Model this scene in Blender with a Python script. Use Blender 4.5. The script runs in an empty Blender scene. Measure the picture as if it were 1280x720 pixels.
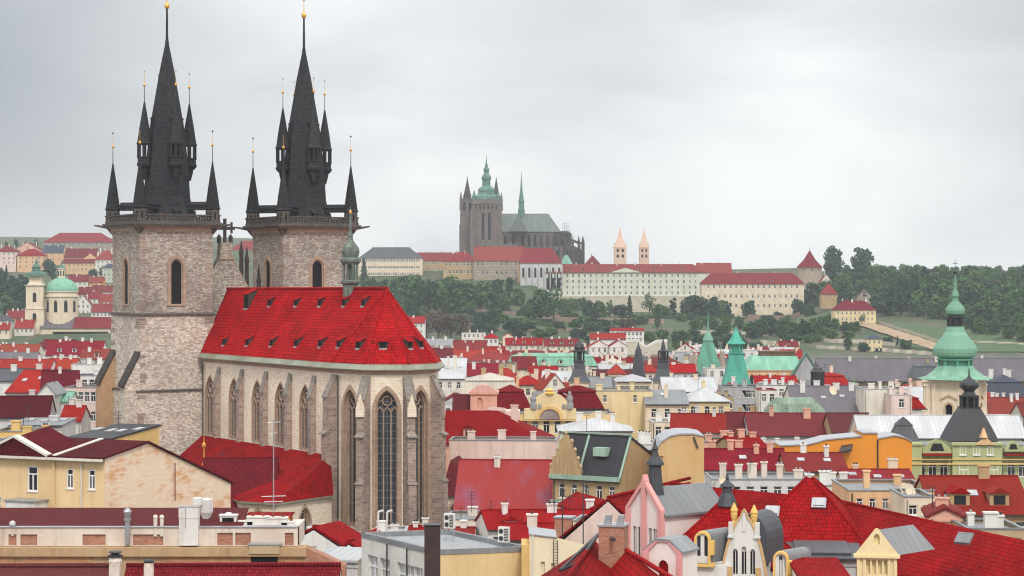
import bpy, bmesh, math, random
from mathutils import Vector, Matrix
from mathutils.geometry import tessellate_polygon
R = random.Random(7)
rad = math.radians
# ------------------------------------------------------------------ camera, sky, sun, exposure
FPX, YH, ZC = 2600.0, 352.0, 36.0          # focal length and horizon in photo pixels (1280 wide), eye height
SC = bpy.context.scene
cd = bpy.data.cameras.new('camera'); cam = bpy.data.objects.new('camera', cd); SC.collection.objects.link(cam)
cam.location = (0, 0, ZC); cam.rotation_euler = (rad(90), 0, 0)
cd.sensor_width = 36; cd.lens = FPX / 1280 * 36; cd.shift_y = -(360 - YH) / 1280
cd.clip_start = 1; cd.clip_end = 30000
SC.camera = cam
SUN_EL, SUN_AZ = 44, 170                    # azimuth clockwise from +Y
w = bpy.data.worlds.new('World'); SC.world = w; w.use_nodes = True
nt = w.node_tree; N = nt.nodes; L = nt.links
bg = N['Background']; bg.inputs[1].default_value = 0.1
sky = N.new('ShaderNodeTexSky'); sky.sky_type = 'NISHITA'; sky.sun_disc = False
sky.sun_elevation = rad(SUN_EL); sky.sun_rotation = rad(SUN_AZ)
tc = N.new('ShaderNodeTexCoord')
mp = N.new('ShaderNodeMapping'); mp.inputs['Scale'].default_value = (1, 1, 2.2)
L.new(tc.outputs['Generated'], mp.inputs[0])
n1 = N.new('ShaderNodeTexNoise'); n1.inputs['Scale'].default_value = 5.5; n1.inputs['Detail'].default_value = 7; n1.inputs['Roughness'].default_value = .5; n1.inputs['Distortion'].default_value = .4
L.new(mp.outputs[0], n1.inputs['Vector'])
r1 = N.new('ShaderNodeValToRGB'); e = r1.color_ramp.elements
e[0].position = .33; e[0].color = (.70, .718, .74, 1); e[1].position = .62; e[1].color = (.95, .955, .95, 1)
L.new(n1.outputs['Fac'], r1.inputs[0])
# heavier cloud bank high to the north-west (a direction in the sky)
sx = N.new('ShaderNodeSeparateXYZ'); L.new(tc.outputs['Generated'], sx.inputs[0])
def mth(op, a, b=None):
    m = N.new('ShaderNodeMath'); m.operation = op
    for i, q in enumerate((a, b)):
        if q is None: continue
        if isinstance(q, (int, float)): m.inputs[i].default_value = q
        else: L.new(q, m.inputs[i])
    return m.outputs[0]
def vblob(d, r):
    v = N.new('ShaderNodeVectorMath'); v.operation = 'DISTANCE'; L.new(tc.outputs['Generated'], v.inputs[0]); v.inputs[1].default_value = Vector(d).normalized()
    m = N.new('ShaderNodeMapRange'); m.interpolation_type = 'SMOOTHSTEP'; L.new(v.outputs['Value'], m.inputs[0])
    m.inputs[1].default_value = 0; m.inputs[2].default_value = r; m.inputs[3].default_value = 1; m.inputs[4].default_value = 0
    return m.outputs[0]
bank = mth('ADD', mth('MULTIPLY', vblob((-.27, 1, .115), .20), 1.0), mth('MULTIPLY', vblob((.06, 1, .14), .10), .28))
bank = mth('ADD', bank, mth('MULTIPLY', vblob((.27, 1, .14), .14), .45))
bankn = mth('MINIMUM', mth('MULTIPLY', bank, mth('ADD', .62, mth('MULTIPLY', mth('SUBTRACT', 1, n1.outputs['Fac']), .8))), 1)
mxb = N.new('ShaderNodeMix'); mxb.data_type = 'RGBA'; L.new(bankn, mxb.inputs[0]); L.new(r1.outputs[0], mxb.inputs[6]); mxb.inputs[7].default_value = (.40, .425, .455, 1)
sc10 = N.new('ShaderNodeVectorMath'); sc10.operation = 'SCALE'; L.new(mxb.outputs[2], sc10.inputs[0]); el = N.new('ShaderNodeMapRange'); L.new(sx.outputs['Z'], el.inputs[0]); el.inputs[1].default_value = .12; el.inputs[2].default_value = .9; el.inputs[3].default_value = 9.1; el.inputs[4].default_value = 18; L.new(el.outputs[0], sc10.inputs[3])   # an overcast sky is brightest overhead
mx = N.new('ShaderNodeMix'); mx.data_type = 'RGBA'; mx.inputs[0].default_value = .93
L.new(sky.outputs[0], mx.inputs[6]); L.new(sc10.outputs[0], mx.inputs[7]); L.new(mx.outputs[2], bg.inputs[0])
sd = bpy.data.lights.new('sun', 'SUN'); sd.energy = 1.5; sd.angle = rad(10); sd.color = (1, .95, .87)
so = bpy.data.objects.new('sun', sd); SC.collection.objects.link(so)
sdir = Vector((math.sin(rad(SUN_AZ)) * math.cos(rad(SUN_EL)), math.cos(rad(SUN_AZ)) * math.cos(rad(SUN_EL)), math.sin(rad(SUN_EL))))
so.rotation_euler = sdir.to_track_quat('Z', 'Y').to_euler()
vs = SC.view_settings; vs.view_transform = 'Standard'; vs.look = 'None'; vs.gamma = 1; vs.exposure = 0.27
SC.render.engine = 'CYCLES'
SC.cycles.max_bounces = 5; SC.cycles.diffuse_bounces = 3; SC.cycles.glossy_bounces = 2; SC.cycles.volume_bounces = 1
SC.cycles.filter_width = 1.15; SC.cycles.caustics_reflective = False; SC.cycles.caustics_refractive = False

# ------------------------------------------------------------------ mapping and terrain
def PX(px, D): return (px - 640) * D / FPX
def ZZ(py, D): return ZC - (py - YH) * D / FPX
def P(px, py, D): return Vector((PX(px, D), D, ZZ(py, D)))
def lerp(a, b, t): return a + (b - a) * t
def interp(x, pts):
    if x <= pts[0][0]: return pts[0][1]
    for (x0, y0), (x1, y1) in zip(pts, pts[1:]):
        if x <= x1:
            t = (x - x0) / (x1 - x0); return y0 + (y1 - y0) * t
    return pts[-1][1]
def sstep(a, b, x):
    t = max(0, min(1, (x - a) / (b - a))); return t * t * (3 - 2 * t)
TOWN = [(0, -3), (380, -3), (1150, -12)]
LEFT = TOWN + [(1250, -10), (1400, -4), (1550, 6), (1700, 19), (2000, 46), (2250, 68), (2500, 80), (3000, 95), (3600, 112), (5000, 105), (9000, 60)]
CENL = TOWN + [(1250, -7), (1350, -1), (1500, 6), (1620, 11), (1720, 17), (1800, 25), (1850, 32), (1900, 38), (1950, 46), (2050, 50), (2600, 52), (3500, 45), (9000, 30)]
CENT = TOWN + [(1250, -7), (1350, -2), (1500, 2), (1620, 4.5), (1760, 7), (1850, 9), (1872, 30), (1950, 44), (2050, 48), (2600, 48), (3500, 42), (9000, 30)]
RIGH = TOWN + [(1230, -8), (1330, -1), (1450, 6), (1560, 13), (1680, 24), (1800, 32), (1950, 39), (2150, 41), (2600, 42), (3500, 45), (9000, 30)]
def ground(X, Y):
    if Y < 1150: return interp(Y, TOWN)
    px = 640 + FPX * X / Y
    a, b, c = interp(Y, LEFT), interp(Y, CENT), interp(Y, RIGH)
    b = lerp(interp(Y, CENL), b, sstep(670, 720, px))
    z = lerp(lerp(a, b, sstep(330, 470, px)), c, sstep(1000, 1060, px))
    z += sstep(1200, 1500, Y) * (1.3 * math.sin(X * .021 + 1) + .9 * math.sin(Y * .03 + X * .013))
    return z
def gz(px, D): return ground(PX(px, D), D)
def on_hill(px, py, d0=1160):
    """the depth where the sight line through a photo pixel meets the ground"""
    D = d0
    while D < 3600:
        if gz(px, D) >= ZZ(py, D): return D
        D += 6
    return 3600

# ------------------------------------------------------------------ mesh builder
class MB:
    def __init__(s): s.v = []; s.f = []; s.m = []; s.M = None
    def add(s, pts):
        i = len(s.v); s.v += [tuple(s.M @ Vector(p)) if s.M else tuple(p) for p in pts]; return i
    def poly(s, pts, m=0):
        i = s.add(pts); s.f.append(tuple(range(i, i + len(pts)))); s.m.append(m)
    def faces(s, pts, fs, m=0):
        i = s.add(pts)
        for f in fs: s.f.append(tuple(i + k for k in f)); s.m.append(m)
    def box(s, x0, x1, y0, y1, z0, z1, m=0):
        s.faces([(x0,y0,z0),(x1,y0,z0),(x1,y1,z0),(x0,y1,z0),(x0,y0,z1),(x1,y0,z1),(x1,y1,z1),(x0,y1,z1)],
                [(3,2,1,0),(4,5,6,7),(0,1,5,4),(1,2,6,5),(2,3,7,6),(3,0,4,7)], m)
    def prism(s, pts, vec, m=0, mc=None):
        n = len(pts); q = [Vector(p) for p in pts]; v = Vector(vec); i = s.add(q + [p + v for p in q])
        mc = m if mc is None else mc
        s.f.append(tuple(i + k for k in range(n))[::-1]); s.m.append(mc)
        s.f.append(tuple(i + n + k for k in range(n))); s.m.append(mc)
        for k in range(n):
            j = (k + 1) % n; s.f.append((i + k, i + j, i + n + j, i + n + k)); s.m.append(m)
    def lathe(s, prof, n, c=(0, 0), m=0, rot=0, mats=None, sq=None):
        rings = []
        for r, z in prof:
            rings.append([(c[0] + r * math.cos(rot + 2*math.pi*k/n), c[1] + r * math.sin(rot + 2*math.pi*k/n), z) for k in range(n)])
        i = s.add([p for rg in rings for p in rg])
        for a in range(len(prof) - 1):
            for k in range(n):
                j = (k + 1) % n
                s.f.append((i + a*n + k, i + a*n + j, i + (a+1)*n + j, i + (a+1)*n + k)); s.m.append(mats[a] if mats else m)
        s.f.append(tuple(i + k for k in range(n))[::-1]); s.m.append(mats[0] if mats else m)
        s.f.append(tuple(i + (len(prof)-1)*n + k for k in range(n))); s.m.append(mats[-1] if mats else m)
    def tube(s, p, q, r, n=6, m=0, r2=None):
        p, q = Vector(p), Vector(q); d = (q - p).normalized(); a = d.orthogonal().normalized(); b = d.cross(a); r2 = r if r2 is None else r2
        pts = [p + (a*math.cos(2*math.pi*k/n) + b*math.sin(2*math.pi*k/n)) * r for k in range(n)] + [q + (a*math.cos(2*math.pi*k/n) + b*math.sin(2*math.pi*k/n)) * r2 for k in range(n)]
        s.faces(pts, [tuple(range(n))[::-1], tuple(range(n, 2*n))] + [(k, (k+1) % n, n + (k+1) % n, n + k) for k in range(n)], m)
    def facade(s, o, u, n, outline, holes=(), reveal=.3, m=0, mr=None):
        """a wall face with real openings: o origin, u along the wall, n outward"""
        o, u, n = Vector(o), Vector(u), Vector(n); zz = Vector((0, 0, 1)); mr = m if mr is None else mr
        T = lambda a, b, d=0: o + u*a + zz*b - n*d
        loops = [outline] + list(holes)
        flat = [p for lp in loops for p in lp]
        tris = tessellate_polygon([[Vector((p[0], p[1], 0)) for p in lp] for lp in loops])
        s.faces([T(*p) for p in flat], [tuple(t) for t in tris], m)
        for lp in holes:
            k = len(lp)
            for a in range(k):
                p, q = lp[a], lp[(a + 1) % k]
                s.poly([T(*p), T(*q), T(q[0], q[1], reveal), T(p[0], p[1], reveal)], mr)
    def build(s, name, mats, parent=None, smooth=False):
        me = bpy.data.meshes.new(name); me.from_pydata(s.v, [], s.f)
        if not isinstance(mats, (list, tuple)): mats = [mats]
        for k in mats: me.materials.append(MAT(k) if isinstance(k, str) else k)
        me.polygons.foreach_set('material_index', [min(k, len(mats) - 1) for k in s.m])
        uv = me.uv_layers.new(name='UVMap').data
        for p in me.polygons:
            n = p.normal
            if abs(n.z) > .96: u, v = Vector((1, 0, 0)), Vector((0, 1, 0))
            else:
                u = Vector((0, 0, 1)).cross(n).normalized(); v = n.cross(u)
            for li in p.loop_indices:
                co = me.vertices[me.loops[li].vertex_index].co; uv[li].uv = (co.dot(u), co.dot(v))
            if smooth: p.use_smooth = True
        return link(name, me, parent)
def link(name, me, parent=None):
    o = bpy.data.objects.new(name, me); SC.collection.objects.link(o)
    if parent is not None: o.parent = parent
    return o
def tag(o, label=None, cat=None, group=None, kind=None):
    if label: o['label'] = label
    if cat: o['category'] = cat
    if group: o['group'] = group
    if kind: o['kind'] = kind
    return o
def empty(name, loc=(0, 0, 0), rz=0, label=None, cat=None, group=None):
    o = bpy.data.objects.new(name, None); SC.collection.objects.link(o); o.location = loc; o.rotation_euler = (0, 0, rz)
    return tag(o, label, cat, group)
def copy_tree(o, parent=None):
    c = o.copy(); SC.collection.objects.link(c)
    if parent is not None: c.parent = parent
    for ch in list(o.children): copy_tree(ch, c)
    return c

# ------------------------------------------------------------------ labels that single things out
LAND = []            # (px, py, phrase)
AUTO = []            # (object, description, px, py)
def auto(o, desc, px, py): AUTO.append((o, desc, px, py))
ORD = ['', 'second', 'third', 'fourth', 'fifth', 'sixth', 'seventh', 'eighth', 'ninth', 'tenth', 'eleventh', 'twelfth', 'thirteenth', 'fourteenth', 'fifteenth', 'sixteenth']
def finish_labels():
    g = {}
    for o, d, x, y in AUTO:
        lm = min(LAND, key=lambda l: (l[0]-x)**2 + (2*(l[1]-y))**2)
        g.setdefault((d, lm[2]), []).append(((lm[0]-x)**2 + (2*(lm[1]-y))**2, o))
    for (d, ph), li in g.items():
        li.sort(key=lambda t: t[0])
        for k, (_, o) in enumerate(li):
            t = f"{d} near {ph}" if len(li) == 1 else (f"{d}, nearest to {ph}" if k == 0 else f"{d}, {ORD[min(k,15)]} nearest to {ph}")
            for cut in (' and dormers', ' and skylights', ' hipped', ' pitched', ' metal', ' narrow', ' nearest to the'):
                if len(t.split()) > 16: t = t.replace(cut, '' if 'nearest' not in cut else ' nearest the')
            o['label'] = t

# ------------------------------------------------------------------ materials
_M = {}
COL = dict(red=(.39,.007,.009), redb=(.45,.014,.011), crimson=(.26,.010,.022), maroon=(.135,.010,.018), brick=(.30,.085,.045), orangered=(.40,.045,.022),
    wine=(.20,.012,.022), rust=(.24,.03,.03), farred=(.27,.022,.026),
    cream=(.74,.63,.48), paleyellow=(.76,.62,.36), yellow=(.74,.50,.20), white=(.72,.71,.68), offwhite=(.70,.66,.58), pink=(.72,.44,.38), palepink=(.74,.58,.52),
    salmon=(.70,.40,.30), tan=(.46,.33,.18), ochre=(.50,.31,.12), peach=(.72,.46,.26), orange=(.74,.28,.04), grey=(.40,.40,.41), palegrey=(.60,.60,.60), sage=(.42,.46,.24),
    palegreen=(.50,.55,.46), sand=(.52,.40,.25), brown=(.16,.10,.07), stone=(.34,.29,.23),
    slate=(.07,.075,.085), purple=(.13,.115,.13), darkslate=(.03,.03,.036), copper=(.22,.47,.34), copperdark=(.09,.20,.15), turq=(.09,.46,.34), sheet=(.50,.51,.52), greysheet=(.25,.26,.27), beigesheet=(.50,.45,.38), navy=(.035,.045,.075))
def newmat(name, rough=.8, metal=0):
    m = bpy.data.materials.new(name); m.use_nodes = True; t = m.node_tree; b = t.nodes['Principled BSDF']
    b.inputs['Roughness'].default_value = rough; b.inputs['Metallic'].default_value = metal; b.inputs['Specular IOR Level'].default_value = .25
    return m, t, b
def nn(t, ty, **kw):
    n = t.nodes.new(ty)
    for k, v in kw.items(): n.inputs[k].default_value = v
    return n
def mix(t, fac, a, b, mode='MIX'):
    m = t.nodes.new('ShaderNodeMix'); m.data_type = 'RGBA'; m.blend_type = mode
    for i, q in ((0, fac), (6, a), (7, b)):
        if isinstance(q, (int, float)): m.inputs[i].default_value = q
        elif isinstance(q, tuple): m.inputs[i].default_value = q if len(q) == 4 else (*q, 1)
        else: t.links.new(q, m.inputs[i])
    return m.outputs[2]
def rng(t, x, a, b, c=0, d=1):
    m = t.nodes.new('ShaderNodeMapRange'); t.links.new(x, m.inputs[0])
    for i, q in zip((1, 2, 3, 4), (a, b, c, d)): m.inputs[i].default_value = q
    return m.outputs[0]
def mul(c, k): return tuple(min(1, x * k) for x in c)
def uvn(t, scale, detail=4, sv=(1, 1, 1), rough=.6, src='UV'):
    tcn = t.nodes.new('ShaderNodeTexCoord'); mpn = t.nodes.new('ShaderNodeMapping'); mpn.inputs['Scale'].default_value = sv
    t.links.new(tcn.outputs[src], mpn.inputs[0])
    n = nn(t, 'ShaderNodeTexNoise', Scale=scale, Detail=detail, Roughness=rough); t.links.new(mpn.outputs[0], n.inputs['Vector']); return n.outputs['Fac']
def objrand(t):
    return t.nodes.new('ShaderNodeObjectInfo').outputs['Random']
def bump(t, b, h, s, d):
    n = t.nodes.new('ShaderNodeBump'); n.inputs['Strength'].default_value = s; n.inputs['Distance'].default_value = d; t.links.new(h, n.inputs['Height']); t.links.new(n.outputs[0], b.inputs['Normal'])
def uvbrick(t, c1, c2, mo, bw, rh, ms, off=.5, bias=0):
    tcn = t.nodes.new('ShaderNodeTexCoord'); n = t.nodes.new('ShaderNodeTexBrick'); t.links.new(tcn.outputs['UV'], n.inputs['Vector'])
    n.offset = off; n.inputs['Color1'].default_value = (*c1, 1); n.inputs['Color2'].default_value = (*c2, 1); n.inputs['Mortar'].default_value = (*mo, 1)
    n.inputs['Scale'].default_value = 1; n.inputs['Brick Width'].default_value = bw; n.inputs['Row Height'].default_value = rh; n.inputs['Mortar Size'].default_value = ms; n.inputs['Bias'].default_value = bias; n.inputs['Mortar Smooth'].default_value = .3
    return n
def m_tile(name, c, row=.36, bw=.25, gap=.035, var=.28):
    m, t, b = newmat(name, .8); b.inputs['Specular IOR Level'].default_value = .05
    k = uvbrick(t, mul(c, 1.15), mul(c, .72), mul(c, .35), bw, row, gap)
    st = rng(t, uvn(t, .22, 5), .35, .68)
    c2 = mix(t, st, k.outputs['Color'], mix(t, 1, k.outputs['Color'], (1 - var, 1 - var * .6, 1 - var * .5), 'MULTIPLY'))
    ln = rng(t, uvn(t, 1.3, 5, (.5, 1, 1)), .56, .72, 0, .45)
    c3 = mix(t, ln, c2, (c[0] * .55 + .02, c[1] * .8 + .022, c[2] * .8 + .02))
    fr = t.nodes.new('ShaderNodeMath'); fr.operation = 'FRACT'; m7 = t.nodes.new('ShaderNodeMath'); m7.operation = 'MULTIPLY'; m7.inputs[1].default_value = 7.31; t.links.new(objrand(t), m7.inputs[0]); t.links.new(m7.outputs[0], fr.inputs[0])
    if name not in ('churchtile', 'bigtile', 'bigwine', 'spireslate'): c3 = mix(t, rng(t, fr.outputs[0], .35, 1, 0, .5), c3, (.26, .065, .038) if c[0] > .2 else (.13, .05, .045))
    r = rng(t, objrand(t), 0, 1, .72, 1.14)
    vm = t.nodes.new('ShaderNodeVectorMath'); vm.operation = 'SCALE'; t.links.new(c3, vm.inputs[0]); t.links.new(r, vm.inputs[3])
    t.links.new(vm.outputs[0], b.inputs['Base Color']); bump(t, b, k.outputs['Fac'], -.6, .06); return m
def m_sheet(name, c, seam=.75, rough=.5, var=.3, stain=None):
    m, t, b = newmat(name, rough)
    k = uvbrick(t, mul(c, 1.05), mul(c, .93), mul(c, .55), seam, 60, .03, 0)
    st = rng(t, uvn(t, .25, 6, (1, .35, 1)), .36, .7)
    c2 = mix(t, st, k.outputs['Color'], mul(stain or c, 1 - var) if stain is None else stain)
    r = rng(t, objrand(t), 0, 1, .82, 1.08)
    vm = t.nodes.new('ShaderNodeVectorMath'); vm.operation = 'SCALE'; t.links.new(c2, vm.inputs[0]); t.links.new(r, vm.inputs[3])
    t.links.new(vm.outputs[0], b.inputs['Base Color']); bump(t, b, k.outputs['Fac'], -.5, .05); return m
def m_wall(name, c, dirt=.65, dcol=None, rough=.9):
    m, t, b = newmat(name, rough); b.inputs['Specular IOR Level'].default_value = .1
    d = dcol or (c[0] * .72, c[1] * .66, c[2] * .60)
    blot = rng(t, uvn(t, .16, 6), .42, .72, 0, dirt); strk = rng(t, uvn(t, .8, 5, (1.6, .14, 1)), .5, .75, 0, dirt * .9)
    fine = rng(t, uvn(t, 5, 4), .3, .7, .93, 1.05)
    c1 = mix(t, blot, c, d); c2 = mix(t, strk, c1, mul(d, .82))
    vm = t.nodes.new('ShaderNodeVectorMath'); vm.operation = 'SCALE'; t.links.new(c2, vm.inputs[0]); t.links.new(fine, vm.inputs[3])
    t.links.new(vm.outputs[0], b.inputs['Base Color']); return m
def m_stone(name, c1, c2, mo, bw=.75, rh=.36, ms=.03, patch=(.46, .22, .12), pf=.5, grime=(.10, .085, .075), gf=.5):
    m, t, b = newmat(name, .92)
    tcn = t.nodes.new('ShaderNodeTexCoord'); dn = nn(t, 'ShaderNodeTexNoise', Scale=1.3, Detail=2); t.links.new(tcn.outputs['UV'], dn.inputs['Vector'])
    k = uvbrick(t, c1, c2, mo, bw, rh, ms, .43)
    va = t.nodes.new('ShaderNodeVectorMath'); va.operation = 'MULTIPLY_ADD'; t.links.new(dn.outputs['Color'], va.inputs[0]); va.inputs[1].default_value = (.6, .34, 0); t.links.new(tcn.outputs['UV'], va.inputs[2])
    t.links.new(va.outputs[0], k.inputs['Vector'])
    p1 = rng(t, uvn(t, 1.1, 5, (.7, 1.6, 1), .7), .50, .64, 0, pf); p2 = rng(t, uvn(t, .13, 6, (1, .8, 1), .65), .45, .68, 0, gf); p3 = rng(t, uvn(t, 2.2, 4, (.6, 1.5, 1)), .55, .7, 0, .6)
    a = mix(t, p1, k.outputs['Color'], patch); a = mix(t, p3, a, mul(c1, .48)); p4 = rng(t, uvn(t, 3.2, 3, (.45, 1.8, 1), .6), .52, .66, 0, .5); a = mix(t, p4, a, mul(c1, 1.12)); a = mix(t, p2, a, grime)
    t.links.new(a, b.inputs['Base Color']); bump(t, b, k.outputs['Fac'], -.7, .06); return m
def m_plain(name, c, rough=.6, metal=0, var=.15):
    m, t, b = newmat(name, rough, metal)
    f = rng(t, uvn(t, 1.2, 5), .3, .7, 1 - var, 1 + var)
    vm = t.nodes.new('ShaderNodeVectorMath'); vm.operation = 'SCALE'; vm.inputs[0].default_value = c; t.links.new(f, vm.inputs[3]); t.links.new(vm.outputs[0], b.inputs['Base Color']); return m
def m_leaf(name, c, c2):
    m, t, b = newmat(name, .75)
    f = rng(t, objrand(t), 0, 1); n = rng(t, uvn(t, .35, 3, src='Object'), .35, .65)
    a = mix(t, f, c, c2); a = mix(t, n, a, mix(t, 1, a, (1.5, 1.4, 1.1), 'MULTIPLY'))
    t.links.new(a, b.inputs['Base Color']); b.inputs['Specular IOR Level'].default_value = .1; return m
def MAT(k):
    if k in _M: return _M[k]
    if k.startswith('t_'): m = m_tile(k, COL[k[2:]])
    elif k in ('s_copper', 's_turq'): c = COL[k[2:]]; m = m_sheet(k, c, .7, .6, .4, mul(c, .5))
    elif k.startswith('s_'): m = m_sheet(k, COL[k[2:]])
    elif k.startswith('w_'): m = m_wall(k, COL[k[2:]])
    elif k == 'bigtile': m = m_tile(k, (.42, .007, .008), .40, .22, .035, .42)
    elif k == 'bigwine': m = m_tile(k, (.17, .009, .016), .38, .3, .05, .4)
    elif k == 'churchtile': m = m_tile(k, (.44, .006, .008), .55, .4, .055, .38)
    elif k == 'chtower': m = m_stone(k, (.84, .76, .65), (.36, .29, .25), (.38, .33, .29), .52, .26, .026, (.46, .29, .20), .6, (.20, .165, .14), .42)
    elif k == 'chupper': m = m_stone(k, (.60, .535, .46), (.22, .18, .15), (.19, .165, .145), .52, .26, .03, (.34, .22, .16), .6, (.12, .10, .088), .5)
    elif k == 'chwall': m = m_stone(k, (.86, .77, .63), (.78, .65, .50), (.56, .46, .36), .8, .40, .018, (.60, .40, .27), .35, (.40, .31, .24), .30)
    elif k == 'chquoin': m = m_stone(k, (.42, .325, .265), (.215, .16, .14), (.46, .38, .31), .9, .42, .03, (.30, .13, .09), .4, (.10, .08, .08), .5)
    elif k == 'chtrim': m = m_stone(k, (.46, .33, .24), (.36, .25, .18), (.30, .22, .17), 1.5, .6, .02, (.34, .2, .13), .4, (.13, .10, .09), .45)
    elif k == 'darkstone': m = m_stone(k, (.075, .065, .06), (.045, .04, .04), (.03, .028, .028), .9, .5, .03, (.12, .09, .07), .4, (.02, .02, .02), .3)
    elif k == 'parapetstone': m = m_stone(k, (.13, .11, .095), (.075, .065, .058), (.05, .045, .042), .9, .5, .03, (.18, .13, .10), .4, (.04, .036, .034), .35)
    elif k == 'castlestone': m = m_stone(k, (.21, .175, .15), (.115, .098, .09), (.08, .07, .068), 1.6, .8, .05, (.26, .18, .13), .4, (.05, .045, .05), .45)
    elif k == 'spireslate': m = m_tile(k, (.062, .058, .062), .4, .3, .04, .3)
    elif k == 'brickwork': m = m_stone(k, (.40, .14, .08), (.28, .09, .055), (.46, .36, .28), .26, .085, .012, (.48, .28, .17), .5, (.14, .08, .06), .3)
    elif k == 'tanbrick': m = m_stone(k, (.50, .32, .17), (.42, .25, .13), (.50, .38, .25), .30, .09, .012, (.45, .16, .07), .55, (.22, .15, .10), .35)
    elif k == 'peel':
        m = m_wall(k, (.80, .62, .46), .15); t = m.node_tree; b = t.nodes['Principled BSDF']; src = b.inputs['Base Color'].links[0].from_socket
        p1 = rng(t, uvn(t, .28, 7, (.6, 1.5, 1), .68), .50, .62, 0, .85); p2 = rng(t, uvn(t, 1.6, 5, (.35, 2.2, 1)), .5, .62, 0, .7)
        t.links.new(mix(t, p2, mix(t, p1, src, (.66, .30, .12)), (.84, .70, .55)), b.inputs['Base Color'])
    elif k == 'oldplaster': m = m_wall(k, (.72, .64, .56), .6, (.42, .28, .20))
    elif k == 'gold': m = m_plain(k, (.80, .42, .08), .35, .6)
    elif k == 'glass': m, t, b = newmat(k, .12); b.inputs['Base Color'].default_value = (.018, .02, .025, 1); b.inputs['Specular IOR Level'].default_value = .5
    elif k == 'glass2': m, t, b = newmat(k, .08); b.inputs['Base Color'].default_value = (.07, .075, .085, 1); b.inputs['Specular IOR Level'].default_value = .6
    elif k == 'glass3': m, t, b = newmat(k, .3); b.inputs['Base Color'].default_value = (.20, .18, .16, 1)
    elif k == 'capstone': m = m_stone(k, (.34, .30, .26), (.22, .19, .17), (.2, .17, .15), 1.2, .5, .03, (.2, .15, .12), .4, (.10, .09, .085), .5)
    elif k == 'churchglass': m, t, b = newmat(k, .3); b.inputs['Base Color'].default_value = (.03, .035, .045, 1)
    elif k == 'leadglass':
        m, t, b = newmat(k, .35); kk = uvbrick(t, (.12, .112, .11), (.075, .07, .072), (.30, .27, .25), .28, .5, .03, 0); t.links.new(kk.outputs['Color'], b.inputs['Base Color'])
    elif k == 'apseglass':
        m, t, b = newmat(k, .3); kk = uvbrick(t, (.040, .044, .052), (.026, .029, .035), (.20, .20, .20), .7, 1.05, .04, 0); t.links.new(kk.outputs['Color'], b.inputs['Base Color'])
    elif k == 'leadgutter': m = m_sheet(k, (.34, .36, .29), .5, .55, .4, (.20, .19, .13))
    elif k == 'frame': m = m_plain(k, (.78, .77, .74), .5)
    elif k == 'darkmetal': m = m_plain(k, (.05, .05, .055), .45, .3)
    elif k == 'steel': m = m_plain(k, (.42, .43, .45), .35, .6)
    elif k == 'bark': m = m_plain(k, (.06, .045, .035), .9)
    elif k == 'verdigris': m = m_sheet(k, (.14, .43, .29), .7, .55, .4, (.035, .11, .085))
    elif k == 'void': m = m_plain(k, (.012, .011, .012), .9)
    else: raise KeyError(k)
    _M[k] = m; return m
WORD = dict(red='red', redb='bright red', crimson='crimson', maroon='maroon', orangered='orange red', wine='wine red', rust='rusty red', farred='dull red', cream='cream', paleyellow='pale yellow', yellow='yellow',
    white='white', offwhite='off-white', pink='pink', palepink='pale pink', salmon='salmon', tan='tan', ochre='ochre', peach='peach', orange='orange', grey='grey', palegrey='pale grey', sage='sage green',
    palegreen='pale green', sand='sandy', slate='dark slate', purple='purplish grey', darkslate='black slate', copper='copper green', copperdark='dark copper', turq='turquoise', sheet='pale metal', greysheet='grey metal', beigesheet='beige metal', navy='navy slate', stone='stone', brown='brown')

# ------------------------------------------------------------------ windows, chimneys, dormers and the house builder
_W = {}
def win_mesh(ww, hh, style='plain'):
    k = (round(ww, 1), round(hh, 1), style)
    if k not in _W:
        ww, hh = k[0], k[1]; mb = MB(); f = .09
        mb.box(-ww/2 - .05, ww/2 + .05, .2, .24, -.05, hh + .05, 1)
        for a, b, c, d in ((-ww/2, ww/2, 0, f), (-ww/2, ww/2, hh - f, hh), (-ww/2, -ww/2 + f, f, hh - f), (ww/2 - f, ww/2, f, hh - f)): mb.box(a, b, .12, .199, c, d, 0)
        mb.box(-.04, .04, .12, .199, f, hh * .64, 0); mb.box(-ww/2 + f, ww/2 - f, .12, .199, hh * .64, hh * .70, 0)
        mb.box(-ww/2 - .12, ww/2 + .12, -.09, .12, -.11, -.003, 0)
        o = mb.build('window', ['frame', {'plain': 'glass', 'b': 'glass2', 'c': 'glass3'}[style]]); _W[k] = o.data; bpy.data.objects.remove(o)
    return _W[k]
def add_win(parent, x, y, z, rz, ww, hh):
    o = link('window', win_mesh(ww, hh, R.choice(['plain', 'plain', 'b', 'c'])), parent); o.location = (x, y, z); o.rotation_euler = (0, 0, rz); return o
def chimney(parent, x, y, z0, z1, sx=.6, sy=1.0, wm='w_cream', pots=2):
    mb = MB(); mb.box(x - sx, x + sx, y - sy/2, y + sy/2, z0, z1); mb.box(x - sx - .1, x + sx + .1, y - sy/2 - .1, y + sy/2 + .1, z1 + .002, z1 + .16)
    for k in range(pots):
        cx = x - sx + (k + .5) * 2 * sx / pots; mb.lathe([(.13, z1 + .165), (.11, z1 + .42)], 8, (cx, y), 1)
    return mb.build('chimney', [wm, R.choice(['t_brick', 'darkmetal', 'steel'])], parent)
def rect(x0, x1, z0, z1): return [(x0, z0), (x1, z0), (x1, z1), (x0, z1)]
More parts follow.
